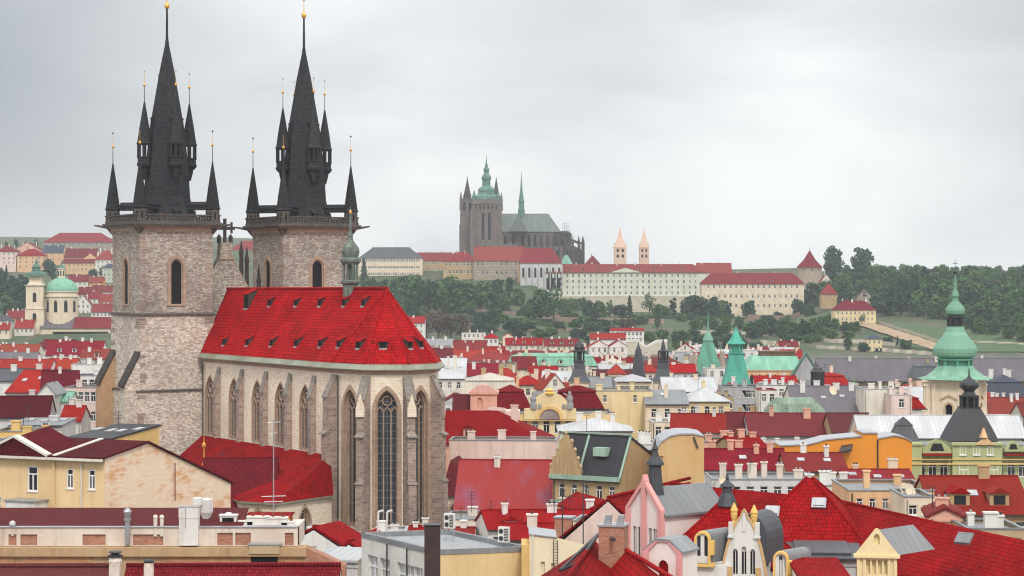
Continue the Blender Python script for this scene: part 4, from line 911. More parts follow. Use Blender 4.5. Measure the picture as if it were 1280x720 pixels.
def dome_church():
    D = 1450; S = Site('domed_church', 77, D, gz(77, D) - 2, 'baroque church with a great pale green dome and slim bell tower', 'church'); X, Z = S.X, S.Z; r = S.root; k = S.k
    mb = MB(); R0 = 20 / k; hs = 10
    mb.lathe([(R0, Z(425)), (R0, Z(372)), (R0 + .9, Z(371)), (R0 + .9, Z(369)), (R0 - .2, Z(368.5)), (R0 - .2, Z(365.5)), (R0 + .6, Z(365)), (R0 + .6, Z(364))], 20)
    for i in range(10):
        a = i * .628 + .157; ww = 1.2; c, s_ = math.cos(a), math.sin(a); u = Vector((-s_, c, 0)); p = Vector((c, s_, 0)) * (R0 + .02)
        mb.prism([p + u*q[0] + Vector((0, 0, q[1])) for q in arch(0, Z(390), 2.4, 8.4, 4)], Vector((c, s_, 0)) * .12, 1)
        a += .314; c, s_ = math.cos(a), math.sin(a); mb.tube((c*R0, s_*R0, Z(394)), (c*R0, s_*R0, Z(372)), .55, 6)
    mb.build('drum', ['w_cream', 'void'], r)
    mb = MB(); mb.lathe([((R0 + .5) * math.cos(t), Z(364) + (Z(347.5) - Z(364)) * math.sin(t)) for t in [i * .2 for i in range(7)]] + [(3.2, Z(347.3))], 20)
    for i in range(10): a = i * .628; mb.tube(((R0)*math.cos(a), (R0)*math.sin(a), Z(362)), (4*math.cos(a), 4*math.sin(a), Z(348)), .3, 4)
    for i in range(6): a = i * 1.047 + .5; mb.lathe([(.9, Z(359)), (.9, Z(356)), (.2, Z(355))], 6, ((R0 - 1.6)*math.cos(a), (R0 - 1.6)*math.sin(a)), m=1)
    mb.build('dome', ['s_copper', 'copperwin'], r)
    mb = MB(); mb.lathe([(2.9, Z(348)), (2.6, Z(346)), (2.6, Z(337)), (3.2, Z(336.4)), (3.2, Z(335.6))], 8); 
    for i in range(8): a = i*.785; mb.prism([(2.5*math.cos(a) - .45*math.sin(a)*s, 2.5*math.sin(a) + .45*math.cos(a)*s, z) for s, z in ((-1, Z(345)), (1, Z(345)), (1, Z(338.5)), (-1, Z(338.5)))], (.12*math.cos(a), .12*math.sin(a), 0), 1)
    mb.lathe([(3.0, Z(335.5)), (2.2, Z(333)), (.8, Z(331.5)), (.5, Z(329)), (.1, Z(324))], 8, m=2); mb.build('lantern', ['w_cream', 'void', 's_copperdark'], r)
    mb = MB(); x, h = X(48), 11.5 / k; y = -6
    for z0, z1, e in ((Z(432), Z(386), 0), (Z(385.4), Z(357), .5)):
        for q in range(4):
            a = q*math.pi/2; n = Vector((math.cos(a), math.sin(a), 0)); u = Vector((-n.y, n.x, 0)); he = h - e; o = Vector((x, y, z0)) + n*he - u*he
            mb.facade(o, u, n, rect(0, 2*he, 0, z1 - z0), [arch(he, (z1-z0) - 9.5 - e * 4, 2.6, 6.8, 4, .6)], .9)
        mb.box(x - h - .5, x + h + .5, y - h - .5, y + h + .5, z1 + .005, z1 + .32)
    mb.box(x - h + 1.6, x + h - 1.6, y - h + 1.6, y + h - 1.6, Z(430), Z(358), 1)
    mb.lathe([(h * 1.2, Z(356)), (h * .9, Z(353)), (h * .9, Z(345))], 4, (x, y), rot=.785); mb.build('bell_tower', ['w_cream', 'void'], r)
    mb = MB(); mb.lathe([(h*1.2, Z(345)), (h*1.1, Z(341)), (h*.5, Z(339)), (h*.45, Z(335)), (h*.55, Z(334)), (h*.2, Z(330)), (.12, Z(322))], 8, (x, y), rot=.39); mb.build('tower_cap', ['s_copperdark'], r)
    mb = MB(); x0, x1 = X(57), X(143); hs = []
    for i in range(9): hs.append(rect(8 + i * 4.6, 9.4 + i * 4.6, Z(416.5), Z(414)))
    for i in range(6): hs.append(rect(10 + i * 6.6, 11.6 + i*6.6, Z(426), Z(422)))
    mb.facade((x0, -14, 0), (1, 0, 0), (0, -1, 0), rect(0, x1 - x0, 0, Z(410)), hs, .4); mb.box(x0, x1, -13.5, 6, 0, Z(410) - .3, 1); mb.build('nave_wall', ['w_cream', 'glass'], r)
    mb = MB(); gframe(mb, x0 - 1, X(96), -15, 6, 0, Z(410), Z(396)); mb.build('nave_roof', ['s_purple'], r)
    mb = MB(); gframe(mb, X(96) + .02, x1 + 1, -15, 6, 0, Z(410), Z(396)); mb.build('nave_roof', ['t_farred'], r)
dome_church()

# ------------------------------------------------------------------ hillside: walls, road, stairs, hedges, trees
def hill_band(name, pts, h, th, mat, label, cat, up=0, step=8):
    """a wall or hedge that follows the ground along photo points"""
    W = []
    for (a, b) in zip(pts, pts[1:]):
        n = max(1, int(abs(b[0] - a[0]) / step))
        for i in range(n + (b is pts[-1])): px, py = lerp(a[0], b[0], i / n), lerp(a[1], b[1], i / n); D = on_hill(px, py); W.append((PX(px, D), D, gz(px, D)))
    c = W[len(W)//2]; mb = MB(); V = [Vector(p) - Vector(c) for p in W]
    for p, q in zip(V, V[1:]):
        mb.faces([p + Vector((0, 0, -2)), q + Vector((0, 0, -2)), q + Vector((0, th, -2)), p + Vector((0, th, -2)), p + Vector((0, 0, h)), q + Vector((0, 0, h)), q + Vector((0, th, h)), p + Vector((0, th, h))], [(4,5,6,7),(0,1,5,4),(1,2,6,5),(2,3,7,6),(3,0,4,7)])
    o = mb.build(name, [mat]); o.location = c; tag(o, label, cat); return o
for pts, h, mt, lab in (
    ([(520, 392), (600, 391), (700, 398)], 2.6, 'w_garden', 'brownish terrace wall under the trees below the cathedral'),
    ([(695, 403), (790, 405), (830, 406)], 4.2, 'w_garden', 'pinkish brown terrace wall below the long green palace'),
    ([(575, 412), (680, 416), (770, 412)], 2.0, 'w_garden', 'low earthy garden wall above the white-gabled houses'),
    ([(840, 418), (900, 417), (960, 421)], 2.2, 'w_terrace', 'pale terrace wall behind the green spiked tower'),
    ([(935, 402), (985, 404), (1000, 398)], 5.5, 'w_garden', 'red-brown bastion wall at the foot of the cream palace'),
    ([(1030, 428), (1085, 430), (1140, 436)], 2.4, 'w_terrace', 'pale wall below the small yellow pavilion'),
    ([(1020, 436), (1100, 440), (1165, 445)], 2.0, 'w_terrace', 'lower pale wall above the long purplish roof'),
    ([(950, 432), (1000, 434)], 3.2, 'w_terrace', 'ruined pale wall behind the green-roofed hall')):
    hill_band('garden_wall', pts, h, 1.0, mt, lab, 'wall')
for pts, h, lab in (([(560, 402), (640, 405), (700, 409)], 2.4, 'dark clipped hedge on the terrace under the cathedral'), ([(790, 398), (870, 400)], 3, 'dark hedge at the foot of the green palace wall'),
    ([(840, 426), (930, 428)], 3.4, 'long dark hedge between the two green towers'), ([(580, 398), (690, 402)], 1.6, 'thin hedge line above the clipped terrace hedge')):
    hill_band('hedge', pts, h, 2.5, 'hedge', lab, 'hedge', step=5)
def hill_sheet(name, poly, mat, lift=.5):
    """ground cover laid on the slope"""
    mb = MB(); n = 24
    A, B = poly
    def pt(line, t):
        x = lerp(line[0][0], line[-1][0], t); y = interp(x, sorted(line)); D = on_hill(x, y); return PX(x, D), D
    for i in range(n):
        for j in range(4):
            q = []
            for (ti, tj) in ((i, j), (i+1, j), (i+1, j+1), (i, j+1)):
                a, b = pt(A, ti/n), pt(B, ti/n); x, y = lerp(a[0], b[0], tj/4), lerp(a[1], b[1], tj/4); q.append((x, y, ground(x, y) + lift))
            mb.poly(q)
    return tag(mb.build(name, [mat]), kind='structure')
m_v, t_, b_ = newmat('vineyard', .95); kk = uvbrick(t_, (.045, .095, .035), (.06, .115, .04), (.08, .09, .045), 60, 2.4, .5, 0)
t_.links.new(mix(t_, rng(t_, uvn(t_, .05, 6), .4, .65), kk.outputs['Color'], (.06, .115, .045)), b_.inputs['Base Color'])
m_r, t_, b_ = newmat('sandy_path', .95); t_.links.new(mix(t_, rng(t_, uvn(t_, .1, 6), .4, .65), (.36, .26, .165), (.28, .20, .125)), b_.inputs['Base Color'])
hill_sheet('vineyard_field', ([(1108, 412), (1150, 424), (1205, 438)], [(1118, 405), (1160, 408), (1260, 421)]), m_v)
hill_sheet('vineyard_field', ([(1100, 430), (1180, 440), (1290, 442)], [(1140, 424), (1200, 428), (1290, 425)]), m_v)
hill_sheet('path', ([(1046, 399), (1090, 414), (1140, 431), (1180, 444)], [(1058, 396), (1100, 408), (1150, 424), (1190, 438)]), m_r, .9)
hill_band('garden_wall', [(1062, 396), (1100, 406), (1140, 419), (1190, 436)], 2.5, .8, 'w_terrace', 'pale parapet wall running along the top of the sandy road', 'wall')
hill_band('garden_wall', [(1190, 428), (1240, 430), (1290, 433)], 1.5, .8, 'w_terrace', 'short pale wall in the vineyard right of the onion dome', 'wall')
def stair():
    D = 1180; S = Site('garden_stair', 810, D, gz(810, D) - 1, 'white zigzag garden stairs climbing the slope beside the arcaded white house', 'stairs'); mb = MB()
    pts = [(775, 424), (797, 424), (808, 432), (820, 425), (834, 424)], [(782, 436), (820, 436), (812, 444), (800, 455)], [(856, 436), (868, 432), (884, 430)], [(792, 447), (800, 452)]
    for i, ln in enumerate(pts):
        b = MB()
        for k, ((x0, y0), (x1, y1)) in enumerate(zip(ln, ln[1:])):
            A, B = Vector((S.X(x0), i * 3 + k * .02, S.Z(y0))), Vector((S.X(x1), i * 3 + k * .02, S.Z(y1))); dn = Vector((0, 0, -9))
            b.prism([A + dn, B + dn, B - Vector((0, 0, 1.6)), A - Vector((0, 0, 1.6))], (0, 1.2, 0), 1); b.prism([A - Vector((0, .15, 1.59)), B - Vector((0, .15, 1.59)), B - Vector((0, .15, 0)), A - Vector((0, .15, 0))], (0, 1.5, 0), 0)
        b.build('flight', ['w_white', 'w_terrace'], S.root)
stair()

def tree_proto(kind, seed):
    r = random.Random(seed); mb = MB(); tr = MB()
    def leaf(c, s):
        n = Vector((r.gauss(0, 1), r.gauss(0, 1), r.gauss(0, 1) + .5)).normalized(); a = n.orthogonal().normalized(); b = n.cross(a); k = r.random() * 6.28; a, b = a*math.cos(k) + b*math.sin(k), b*math.cos(k) - a*math.sin(k)
        s *= r.uniform(.7, 1.3); mb.poly([c - a*s - b*s*.6, c + a*s*.4 - b*s, c + a*s + b*s*.5, c - a*s*.3 + b*s])
    tr.tube((0, 0, -.4), (0, 0, 4.5), .34, 6, 0, .2)
    if kind == 'conifer':
        for i in range(750):
            t = r.random() ** .8; z = 1.2 + t * 9.3; R_ = (1 - t) * 2.3 * (.75 + .25 * math.sin(z * 5)) + .12; a = r.random() * 6.28; q = R_ * r.random() ** .35
            leaf(Vector((q*math.cos(a), q*math.sin(a), z - q * .25)), .3)
        tr.tube((0, 0, 4.5), (0, 0, 10), .2, 5, 0, .03)
    else:
        nl, Rx, H0, H1, n, ls = dict(broad=(13, 3.7, 1.3, 8.6, 1100, .42), tall=(10, 2.5, 2.0, 10.0, 950, .38), bush=(7, 3.6, .9, 4.6, 800, .38), loose=(9, 3.4, 3.2, 9.0, 420, .33), bare=(10, 3.4, 2.4, 8.0, 520, .26))[kind]
        L = []
        for i in range(nl):
            t = (i + r.random()) / nl; z = lerp(H0, H1, t); rr = Rx * math.sqrt(max(.08, 1 - ((t - .38) / .75) ** 2)) * .72; a = i * 2.4 + r.random() * .8
            c = Vector((rr*math.cos(a)*r.uniform(.55, 1), rr*math.sin(a)*r.uniform(.55, 1), z)); L.append((c, r.uniform(.8, 1.35) * Rx * .38)); tr.tube((0, 0, r.uniform(1.6, 4.2) if H0 > 2 else .3), c, .12, 4, 0, .03)
        L.append((Vector((0, 0, lerp(H0, H1, .5))), Rx * .6)); W = [k[1] ** 2 for k in L]
        for i in range(n):
            c, q = r.choices(L, W)[0]; d = Vector((r.gauss(0, 1), r.gauss(0, 1), r.gauss(0, 1))).normalized(); leaf(c + d * q * r.random() ** .4 * (1 if kind != 'loose' else 1.15), ls)
    return mb, tr
m_leaf('leaf_green', (.034, .085, .036), (.062, .130, .045)); m_leaf('leaf_dark', (.020, .052, .032), (.032, .074, .038)); m_leaf('leaf_light', (.070, .135, .040), (.055, .115, .045)); m_leaf('leaf_brown', (.075, .05, .045), (.10, .065, .05)); m_leaf('leaf_red', (.09, .06, .04), (.10, .08, .045))
for k in ('leaf_green', 'leaf_dark', 'leaf_light', 'leaf_brown', 'leaf_red'): _M[k] = bpy.data.materials[k]
_T = {}
def tree(kind, leafm, px, py, hpx, wide=1, D=None, label=None, group=None):
    k = (kind, leafm, R.randrange(3))
    if k not in _T:
        c, t = tree_proto(kind, hash_(k)); a = c.build('crown', [leafm]); b = t.build('trunk', ['bark']); _T[k] = (a.data, b.data); bpy.data.objects.remove(a); bpy.data.objects.remove(b)
    D = D or on_hill(px, py); H = {'conifer': 10.4, 'broad': 9.6, 'tall': 10.9, 'bush': 5.4, 'loose': 9.8, 'bare': 8.8}[kind]; s = hpx * D / FPX / H
    o = empty('bush' if kind == 'bush' else 'tree', (PX(px, D), D, gz(px, D) - .1), R.uniform(0, 6.28)); o.scale = (s * wide, s * wide, s); o['category'] = 'bush' if kind == 'bush' else 'tree'
    link('crown', _T[k][0], o); link('trunk', _T[k][1], o)
    if label: o['label'] = label; o['group'] = group
    else:
        cw = dict(leaf_green='green', leaf_dark='dark green', leaf_light='light green', leaf_brown='brownish', leaf_red='reddish')[leafm]; fw = dict(conifer='pointed conifer', broad='rounded tree', tall='tall tree', bush='low bush', loose='thin open tree', bare='sparse twiggy tree')[kind]
        sz = 'tiny' if hpx < 13 else ('big' if hpx > 30 else ('small' if hpx < 20 else 'middling'))
        auto(o, f"{sz} {cw} {fw}", px, py - hpx / 2)
    return o
def hash_(k): return sum(ord(c) * (i + 3) for i, c in enumerate(str(k)))
G, DK, LT, BR, RD = 'leaf_green', 'leaf_dark', 'leaf_light', 'leaf_brown', 'leaf_red'
for a in ((455, 362, 38, 'conifer', DK), (462, 372, 26, 'broad', G), (478, 372, 22, 'broad', DK), (495, 374, 26, 'broad', G), (508, 384, 40, 'broad', G), (524, 390, 46, 'broad', G), (545, 390, 40, 'broad', DK), (562, 392, 46, 'broad', G), (582, 390, 38, 'broad', G), (600, 388, 36, 'broad', LT), (618, 387, 36, 'broad', G),
    (536, 378, 28, 'tall', DK), (637, 376, 30, 'tall', DK), (648, 382, 22, 'broad', G), (630, 392, 24, 'broad', G), (514, 402, 26, 'broad', DK), (533, 424, 34, 'bare', BR), (548, 426, 36, 'bare', BR), (564, 426, 34, 'bare', BR), (580, 424, 30, 'bare', BR), (598, 422, 22, 'broad', DK), (616, 410, 22, 'broad', DK), (660, 398, 18, 'bush', G),
    (676, 398, 36, 'broad', G), (692, 404, 44, 'loose', G), (668, 395, 20, 'bush', DK), (706, 396, 24, 'broad', G), (716, 392, 20, 'broad', LT), (727, 391, 20, 'broad', G), (737, 404, 28, 'broad', DK), (750, 398, 22, 'broad', G), (762, 397, 22, 'tall', G), (775, 397, 16, 'bush', DK), (787, 404, 34, 'conifer', DK), (784, 414, 16, 'bush', BR),
    (812, 396, 28, 'loose', G), (822, 412, 30, 'conifer', DK), (828, 398, 18, 'bush', G), (841, 398, 26, 'tall', DK), (862, 398, 28, 'broad', DK), (874, 400, 30, 'broad', DK), (888, 400, 28, 'broad', DK), (900, 398, 22, 'broad', G), (910, 400, 24, 'tall', DK), (936, 398, 22, 'broad', DK), (924, 412, 18, 'broad', G), (908, 412, 18, 'broad', G), (890, 412, 16, 'bush', G), (870, 412, 14, 'bush', LT),
    (812, 428, 14, 'bush', G), (828, 424, 12, 'bush', G), (850, 428, 16, 'bush', G), (866, 426, 14, 'bush', DK), (940, 424, 22, 'broad', DK), (952, 422, 24, 'broad', G), (964, 420, 24, 'broad', DK), (978, 422, 24, 'broad', G), (992, 424, 22, 'broad', G), (1005, 426, 26, 'broad', DK), (1018, 424, 26, 'broad', G), (1030, 418, 22, 'broad', G), (998, 396, 22, 'broad', DK), (1012, 398, 20, 'broad', G), (1016, 386, 32, 'broad', DK), (1028, 386, 22, 'broad', G), (1052, 372, 24, 'broad', G), (1058, 384, 18, 'bush', DK), (1044, 414, 16, 'broad', G), (1056, 416, 14, 'broad', DK), (1068, 416, 14, 'bush', G), (1040, 424, 14, 'bush', LT), (1060, 426, 12, 'bush', LT), (1078, 407, 14, 'loose', G),
    (980, 410, 14, 'bush', G), (960, 408, 14, 'bush', DK), (1122, 434, 14, 'conifer', DK), (1132, 436, 12, 'bush', G), (1110, 432, 10, 'bush', DK), (700, 414, 12, 'bush', DK), (720, 412, 14, 'bush', G), (746, 414, 12, 'bush', G), (640, 416, 16, 'bush', DK), (655, 412, 14, 'bush', G), (600, 404, 14, 'bush', DK), (576, 404, 12, 'bush', G), (760, 432, 18, 'bare', BR), (742, 448, 20, 'tall', DK), (770, 452, 20, 'loose', G), (856, 452, 26, 'bare', BR), (872, 452, 24, 'broad', DK), (848, 440, 14, 'bush', G), (890, 438, 14, 'bush', DK), (910, 440, 22, 'broad', DK), (930, 442, 18, 'broad', DK), (945, 444, 16, 'bush', DK), (1060, 438, 14, 'broad', G), (1080, 440, 12, 'bush', DK),
    (5, 384, 36, 'broad', DK), (18, 388, 42, 'broad', DK), (30, 384, 40, 'broad', DK), (10, 396, 26, 'broad', G), (26, 398, 26, 'conifer', DK), (61, 344, 20, 'broad', DK), (66, 352, 22, 'tall', DK), (0, 360, 24, 'broad', DK), (116, 346, 10, 'bush', DK), (126, 346, 12, 'tall', DK), (40, 396, 18, 'broad', G), (8, 350, 18, 'conifer', DK)):
    tree(a[3], a[4], a[0], a[1], a[2], 1.15 if a[3] in ('broad', 'bush') else 1)
for px, h in ((20, 12), (34, 10), (45, 12), (58, 10), (96, 8), (108, 9), (119, 16), (130, 8), (8, 9), (455, 14), (470, 10), (522, 9), (540, 8), (580, 8)):     # far skyline
    tree(R.choice(['broad', 'tall']), DK, px, 0, h, 1.4, D=2330 if px < 400 else 2060)
tree('broad', DK, 1041, 352, 37, 1.0, D=1960, label='big dark tree alone on the skyline nearest the stone tower', group=None); tree('broad', DK, 1078, 352, 36, 1.0, D=1960, label='second big dark tree on the skyline, further from the stone tower', group=None)
FG = 'trees of the wooded hillside'
FL = {('broad', G): 'rounded green tree packed among the hillside woodland above the vineyard', ('broad', DK): 'dark rounded tree packed among the hillside woodland above the vineyard', ('broad', LT): 'pale green rounded tree among the hillside woodland above the vineyard', ('broad', RD): 'reddish autumn tree among the hillside woodland above the vineyard', ('broad', BR): 'brownish tree among the hillside woodland above the vineyard', ('tall', DK): 'tall dark tree standing in the hillside woodland above the vineyard'}
rows = [(345, 12, 13), (349, 14, 13), (355, 18, 15), (362, 22, 16), (370, 25, 18), (379, 28, 19), (388, 30, 20), (397, 30, 21), (406, 28, 22)]
for i, (py, h, st) in enumerate(rows):
    px = 1036 + (i % 2) * 7 + (0 if py < 372 else 62)
    while px < 1300:
        x, y = px + R.uniform(-4, 4), py + R.uniform(-3, 3)
        lim = 402 if x < 1130 else (403 if x < 1200 else 408)
        if y < lim and not (1040 < x < 1098 and y > 374) and not (x < 1060 and y < 360 and y > 346):
            k, l = R.choices([('broad', G), ('broad', DK), ('broad', LT), ('broad', RD), ('broad', BR), ('tall', DK)], [42, 27, 22, 1.5, 2, 6])[0]
            tree(k, l, x, y, h * R.uniform(.85, 1.25), 1.25 if k == 'broad' else 1.1, label=FL[(k, l)], group=FG)
        px += st * R.uniform(.8, 1.2)
for x, y in ((1225, 418), (1243, 420), (1262, 424), (1280, 428), (1215, 412), (1272, 414), (1255, 410)): tree('broad', R.choice([LT, G, G]), x, y, 22, 1.2, label='pale tree at the lower edge of the woodland beside the vineyard', group='trees beside the vineyard')

for i in range(90):
    px = R.uniform(470, 1040); py = R.uniform(398, 432) if px > 690 else R.uniform(378, 426)
    if 775 < px < 840 and py > 408: continue
    tree('bush', R.choice([G, DK, DK, G, LT]), px, py, R.uniform(7, 13), R.uniform(1.1, 1.8), label='scrubby bush on the terraced slope below the hilltop palaces', group='scrub on the castle slope')

for i in range(9):
    tree('broad', R.choice([LT, G]), 1032 + i * 11 + R.uniform(-3, 3), 0, R.uniform(49, 56), .8, D=R.uniform(585, 615), label='green tree top rising between rooftops in front of the long purplish roof', group='courtyard trees by the purplish roof')
COL['redpurple'] = (.40, .035, .035)
WORD['redpurple'] = 'weathered red'
COL['mansred'] = (.24, .010, .016)
_M['onioncopper'] = m_sheet('onioncopper', (.24, .45, .32), .8, .55, .4, (.085, .21, .145))
_M['mosaic'] = m_stone('mosaic', (.30, .30, .34), (.42, .20, .16), (.2, .2, .2), .35, .3, .02, (.5, .42, .25), .6)
_M['goldstone'] = m_plain('goldstone', (.75, .48, .12), .6)
_M['stonegrey'] = m_plain('stonegrey', (.26, .26, .27), .9)
_M['t_mansred'] = m_tile('t_mansred', COL['mansred'])
_M['verdigris2'] = m_sheet('verdigris2', (.27, .37, .27), .9, .6, .5, (.07, .10, .08))
_M['w_orange'] = m_wall('w_orange', COL['orange'], .12)
_M['s_copper2'] = m_sheet('s_copper2', (.34, .48, .38), .8, .6, .3, (.24, .33, .26))
_M['w_ochre2'] = m_wall('w_ochre2', (.60, .40, .20), .6, (.55, .30, .09))
# ------------------------------------------------------------------ the town: buildings one by one, far to near
H = house
# lower town under the castle
H(517, 404, 396, 1250, 28, 14, 0, 'gable', wall='white', rf='red', wins=(2, 4), label='white house with red roof among trees just right of the church roof', ch=1)
H(592, 416, 415, 1130, 30, 10, 0, 'flat', wall='offwhite', rf='greysheet', wins=(2, 5), ch=2)
H(614, 423, 416, 1040, 18, 9, 0, 'pyr', wall='white', rf='red', wins=(2, 3), ch=1, label='white tower-like house with red pyramid roof in the lower town')
H(635, 421, 417, 1130, 13, 9, 0, 'gabley', wall='cream', wins=(1, 2), ch=0)
H(655, 431, 423, 1000, 46, 10, 0, 'gable', wall='palepink', rf='red', wins=(1, 6), ch=3, dm=3, chm='w_white')
H(702, 432, 424, 990, 44, 10, 0, 'gable', wall='cream', rf='farred', wins=(1, 6), ch=3, dm=3, chm='w_white')
H(784, 413.5, 410.5, 1190, 42, 10, 0, 'gable', 'arcaded_house', wall='white', rf='red', wins=(2, 8), winsz=(1.5, 2), floor=3.4, ch=1, label='white house with two rows of dark arcades under a thin red roof')
H(760, 424, 417, 960, 44, 9, 0, 'gable', wall='white', rf='red', wins=(0, 0), ch=2, chm='w_white')
H(749, 433, 426, 900, 24, 12, 0, 'gabley', wall='white', rf='red', wins=(2, 3), ch=1, label='white gable-fronted house with red roof, the left of a touching pair')
H(773, 433, 426, 895, 22, 12, 0, 'gabley', wall='white', rf='red', wins=(2, 2), ch=1, label='white gable-fronted house with red roof, the right of a touching pair')
H(587, 438, 426, 950, 42, 12, 0, 'gable', wall='palegrey', rf='farred', wins=(1, 6), ch=2)
H(550, 432, 424, 1000, 34, 10, 0, 'gable', wall='offwhite', rf='greysheet', wins=(2, 5), ch=2)
H(612, 452, 440, 800, 62, 12, 0, 'hip', wall='cream', rf='farred', wins=(1, 7), ch=2)
H(690, 458, 441, 750, 112, 12, 0, 'mansard', wall='offwhite', rf='copper', wins=(1, 12), ch=4, dm=4, label='long building with bright copper green mansard roof and small dormers', chm='w_cream')
H(545, 447, 436, 760, 40, 10, 0, 'gable', wall='white', rf='wine', wins=(1, 5), ch=2)
H(600, 470, 455, 600, 46, 8, 0, 'shed', wall='white', rf='crimson', wins=(1, 3), ch=1)
H(556, 474, 449, 545, 50, 24, 0, 'shed', wall='offwhite', rf='sheet', wins=(1, 4), ch=3, sk=3, label='long pale sheet-metal roof sloping up beside the church apse')
H(612, 500, 466, 450, 76, 14, 0, 'mansard', wall='tan', rf='beigesheet', wins=(1, 7), ch=2, label='building with tall beige metal mansard roof behind the pink turret house')
H(660, 482, 469, 520, 40, 9, 0, 'hip', wall='cream', rf='redb', wins=(1, 3), ch=2); H(694, 486, 468, 500, 30, 9, 12, 'gabley', wall='offwhite', rf='orangered', wins=(1, 2), ch=1)
H(772, 468, 455, 560, 20, 10, 0, 'pyr', wall='cream', rf='red', wins=(1, 2), ch=0, label='small red pyramid roof between the slim grey spire and the lantern tower')
H(813, 466, 455, 600, 24, 9, 0, 'hip', wall='cream', rf='red', wins=(1, 3), ch=1); H(853, 466, 456, 620, 34, 9, 0, 'gable', wall='white', rf='red', wins=(1, 4), ch=2)
H(745, 488, 472, 480, 40, 10, 0, 'gable', wall='cream', rf='greysheet', wins=(1, 4), ch=3, chm='w_cream')
H(793, 478, 468, 440, 42, 12, 0, 'hip', 'pavilion_house', wall='cream', rf='sheet', wins=(1, 6), ch=0, label='cream rooftop pavilion with shallow white sheet roof')
H(775, 489, 488, 400, 82, 12, 0, 'flat', wall='paleyellow', rf='greysheet', wins=(1, 2), ch=3, winsz=(.8, 1.4), label='blank pale yellow fire wall building with stubby chimneys below the white pavilion roof')
H(834, 506, 489, 395, 54, 10, 0, 'shed', wall='cream', rf='greysheet', wins=(1, 3), ch=1, sk=1)
H(862, 490, 473, 445, 66, 14, 0, 'gable', wall='cream', rf='sheet', wins=(1, 5), ch=2)
H(884, 503, 484, 400, 56, 12, 0, 'hip', wall='paleyellow', rf='sheet', wins=(2, 3), ch=1, side=2, label='pale yellow house with bright white hipped metal roof below the green spiked gate tower')
H(927, 484, 483, 480, 48, 10, 0, 'flat', wall='grey', rf='greysheet', wins=(2, 8), ch=2, label='grey flat-roofed block with two tight rows of windows below the turquoise pointed tower')
H(977, 482, 481, 450, 50, 10, 0, 'flat', wall='white', rf='greysheet', wins=(1, 3), ch=4, chm='w_white'); H(960, 488, 487, 440, 22, 8, 0, 'flat', wall='white', wins=(1, 2), ch=1)
H(1047, 519, 484, 420, 104, 26, 0, 'gable', wall='offwhite', rf='purple', wins=(0, 0), ch=4, sk=4, chm='w_white', label='broad purple-grey roof with skylights and white chimneys below the red mansard')
H(1107, 487, 486, 415, 54, 10, 0, 'flat', wall='offwhite', rf='sheet', wins=(0, 0), ch=3, chm='w_offwhite'); H(1127, 494, 493, 408, 26, 10, 0, 'flat', wall='palepink', rf='sheet', wins=(1, 1), ch=2)
H(1135, 512, 492, 410, 40, 10, 0, 'mansard', wall='white', rf='red', wins=(0, 0), ch=1, label='small bright red mansard roof tucked left of the onion-domed church tower')
H(1155, 476, 449, 800, 262, 16, 0, 'gable', 'warehouse', wall='brown', rf='purple', wins=(0, 0), ch=6, label='very long low building with purplish grey roof below the vineyards', chm='w_offwhite')
H(1160, 474, 452, 690, 34, 12, 0, 'mansard', wall='tan', rf='slate', wins=(0, 0), ch=1, label='tall dark slate mansard block left of the onion dome')
H(1260, 502, 468, 520, 50, 14, 0, 'mansard', wall='offwhite', rf='navy', wins=(1, 3), ch=3, label='dark navy slate roof with white chimneys at the picture edge', chm='w_white')
H(1262, 520, 498, 480, 50, 10, 0, 'gable', wall='palepink', rf='farred', wins=(1, 4), ch=5, chm='w_white'); H(1236, 540, 520, 400, 70, 14, 0, 'gable', wall='cream', rf='sheet', wins=(0, 0), ch=1, sk=3)
H(1300, 520, 505, 440, 44, 10, 0, 'gable', wall='white', rf='rust', wins=(1, 3), ch=2)
H(1042, 482, 465, 540, 40, 9, 0, 'mansard', wall='cream', rf='redb', wins=(0, 0), ch=1, label='bright scarlet mansard roof beside a dark ribbed roof lantern')
H(1020, 492, 489, 470, 60, 9, 0, 'gable', wall='offwhite', rf='rust', wins=(1, 6), ch=4, chm='w_white'); H(1085, 492, 488, 480, 40, 9, 0, 'gable', wall='white', rf='crimson', wins=(1, 4), ch=3, chm='w_white')
H(905, 496, 495, 440, 24, 8, 0, 'flat', wall='tan', rf='greysheet', wins=(1, 3), ch=2)
# rows around the big mansard
house(998, 545, 518, 372, 122, 14, 0, 'gable', label='wide maroon roof wing flanking the ribbed copper cap', wall='palegrey', rf='wine', wins=(0, 0), ch=2, chm='w_salmon')
H(928, 541, 517, 378, 48, 10, -10, 'gable', wall='tan', rf='maroon', wins=(0, 0), ch=2)
H(1066, 541, 518, 366, 52, 12, 0, 'gable', wall='tan', rf='maroon', wins=(0, 0), ch=0)
H(1184, 563, 521, 350, 210, 18, 0, 'gable', wall='cream', rf='sheet', wins=(0, 0), ch=1, label='huge plain white sheet-metal roof behind the green facade')
H(960, 560, 541, 345, 128, 10, 0, 'flat', wall='palegrey', rf='greysheet', wins=(1, 8), ch=5, chm='w_white')
H(872, 541, 519, 330, 68, 12, -6, 'gable', wall='palepink', rf='red', wins=(1, 4), ch=3, chm='w_palegrey', label='bright red pitched roof with cluttered chimneys behind the rounded ochre wall')
H(815, 556, 546, 320, 40, 9, 0, 'flat', wall='palegrey', rf='sheet', wins=(1, 3), ch=3, chm='w_white'); H(745, 540, 522, 350, 90, 12, 0, 'hip', wall='offwhite', rf='sheet', wins=(1, 6), ch=3, chm='w_white', label='shallow white sheet roof right of the yellow arched gable')
H(845, 528, 527, 370, 60, 8, 0, 'flat', wall='cream', rf='sheet', wins=(1, 5), ch=4, chm='w_white')
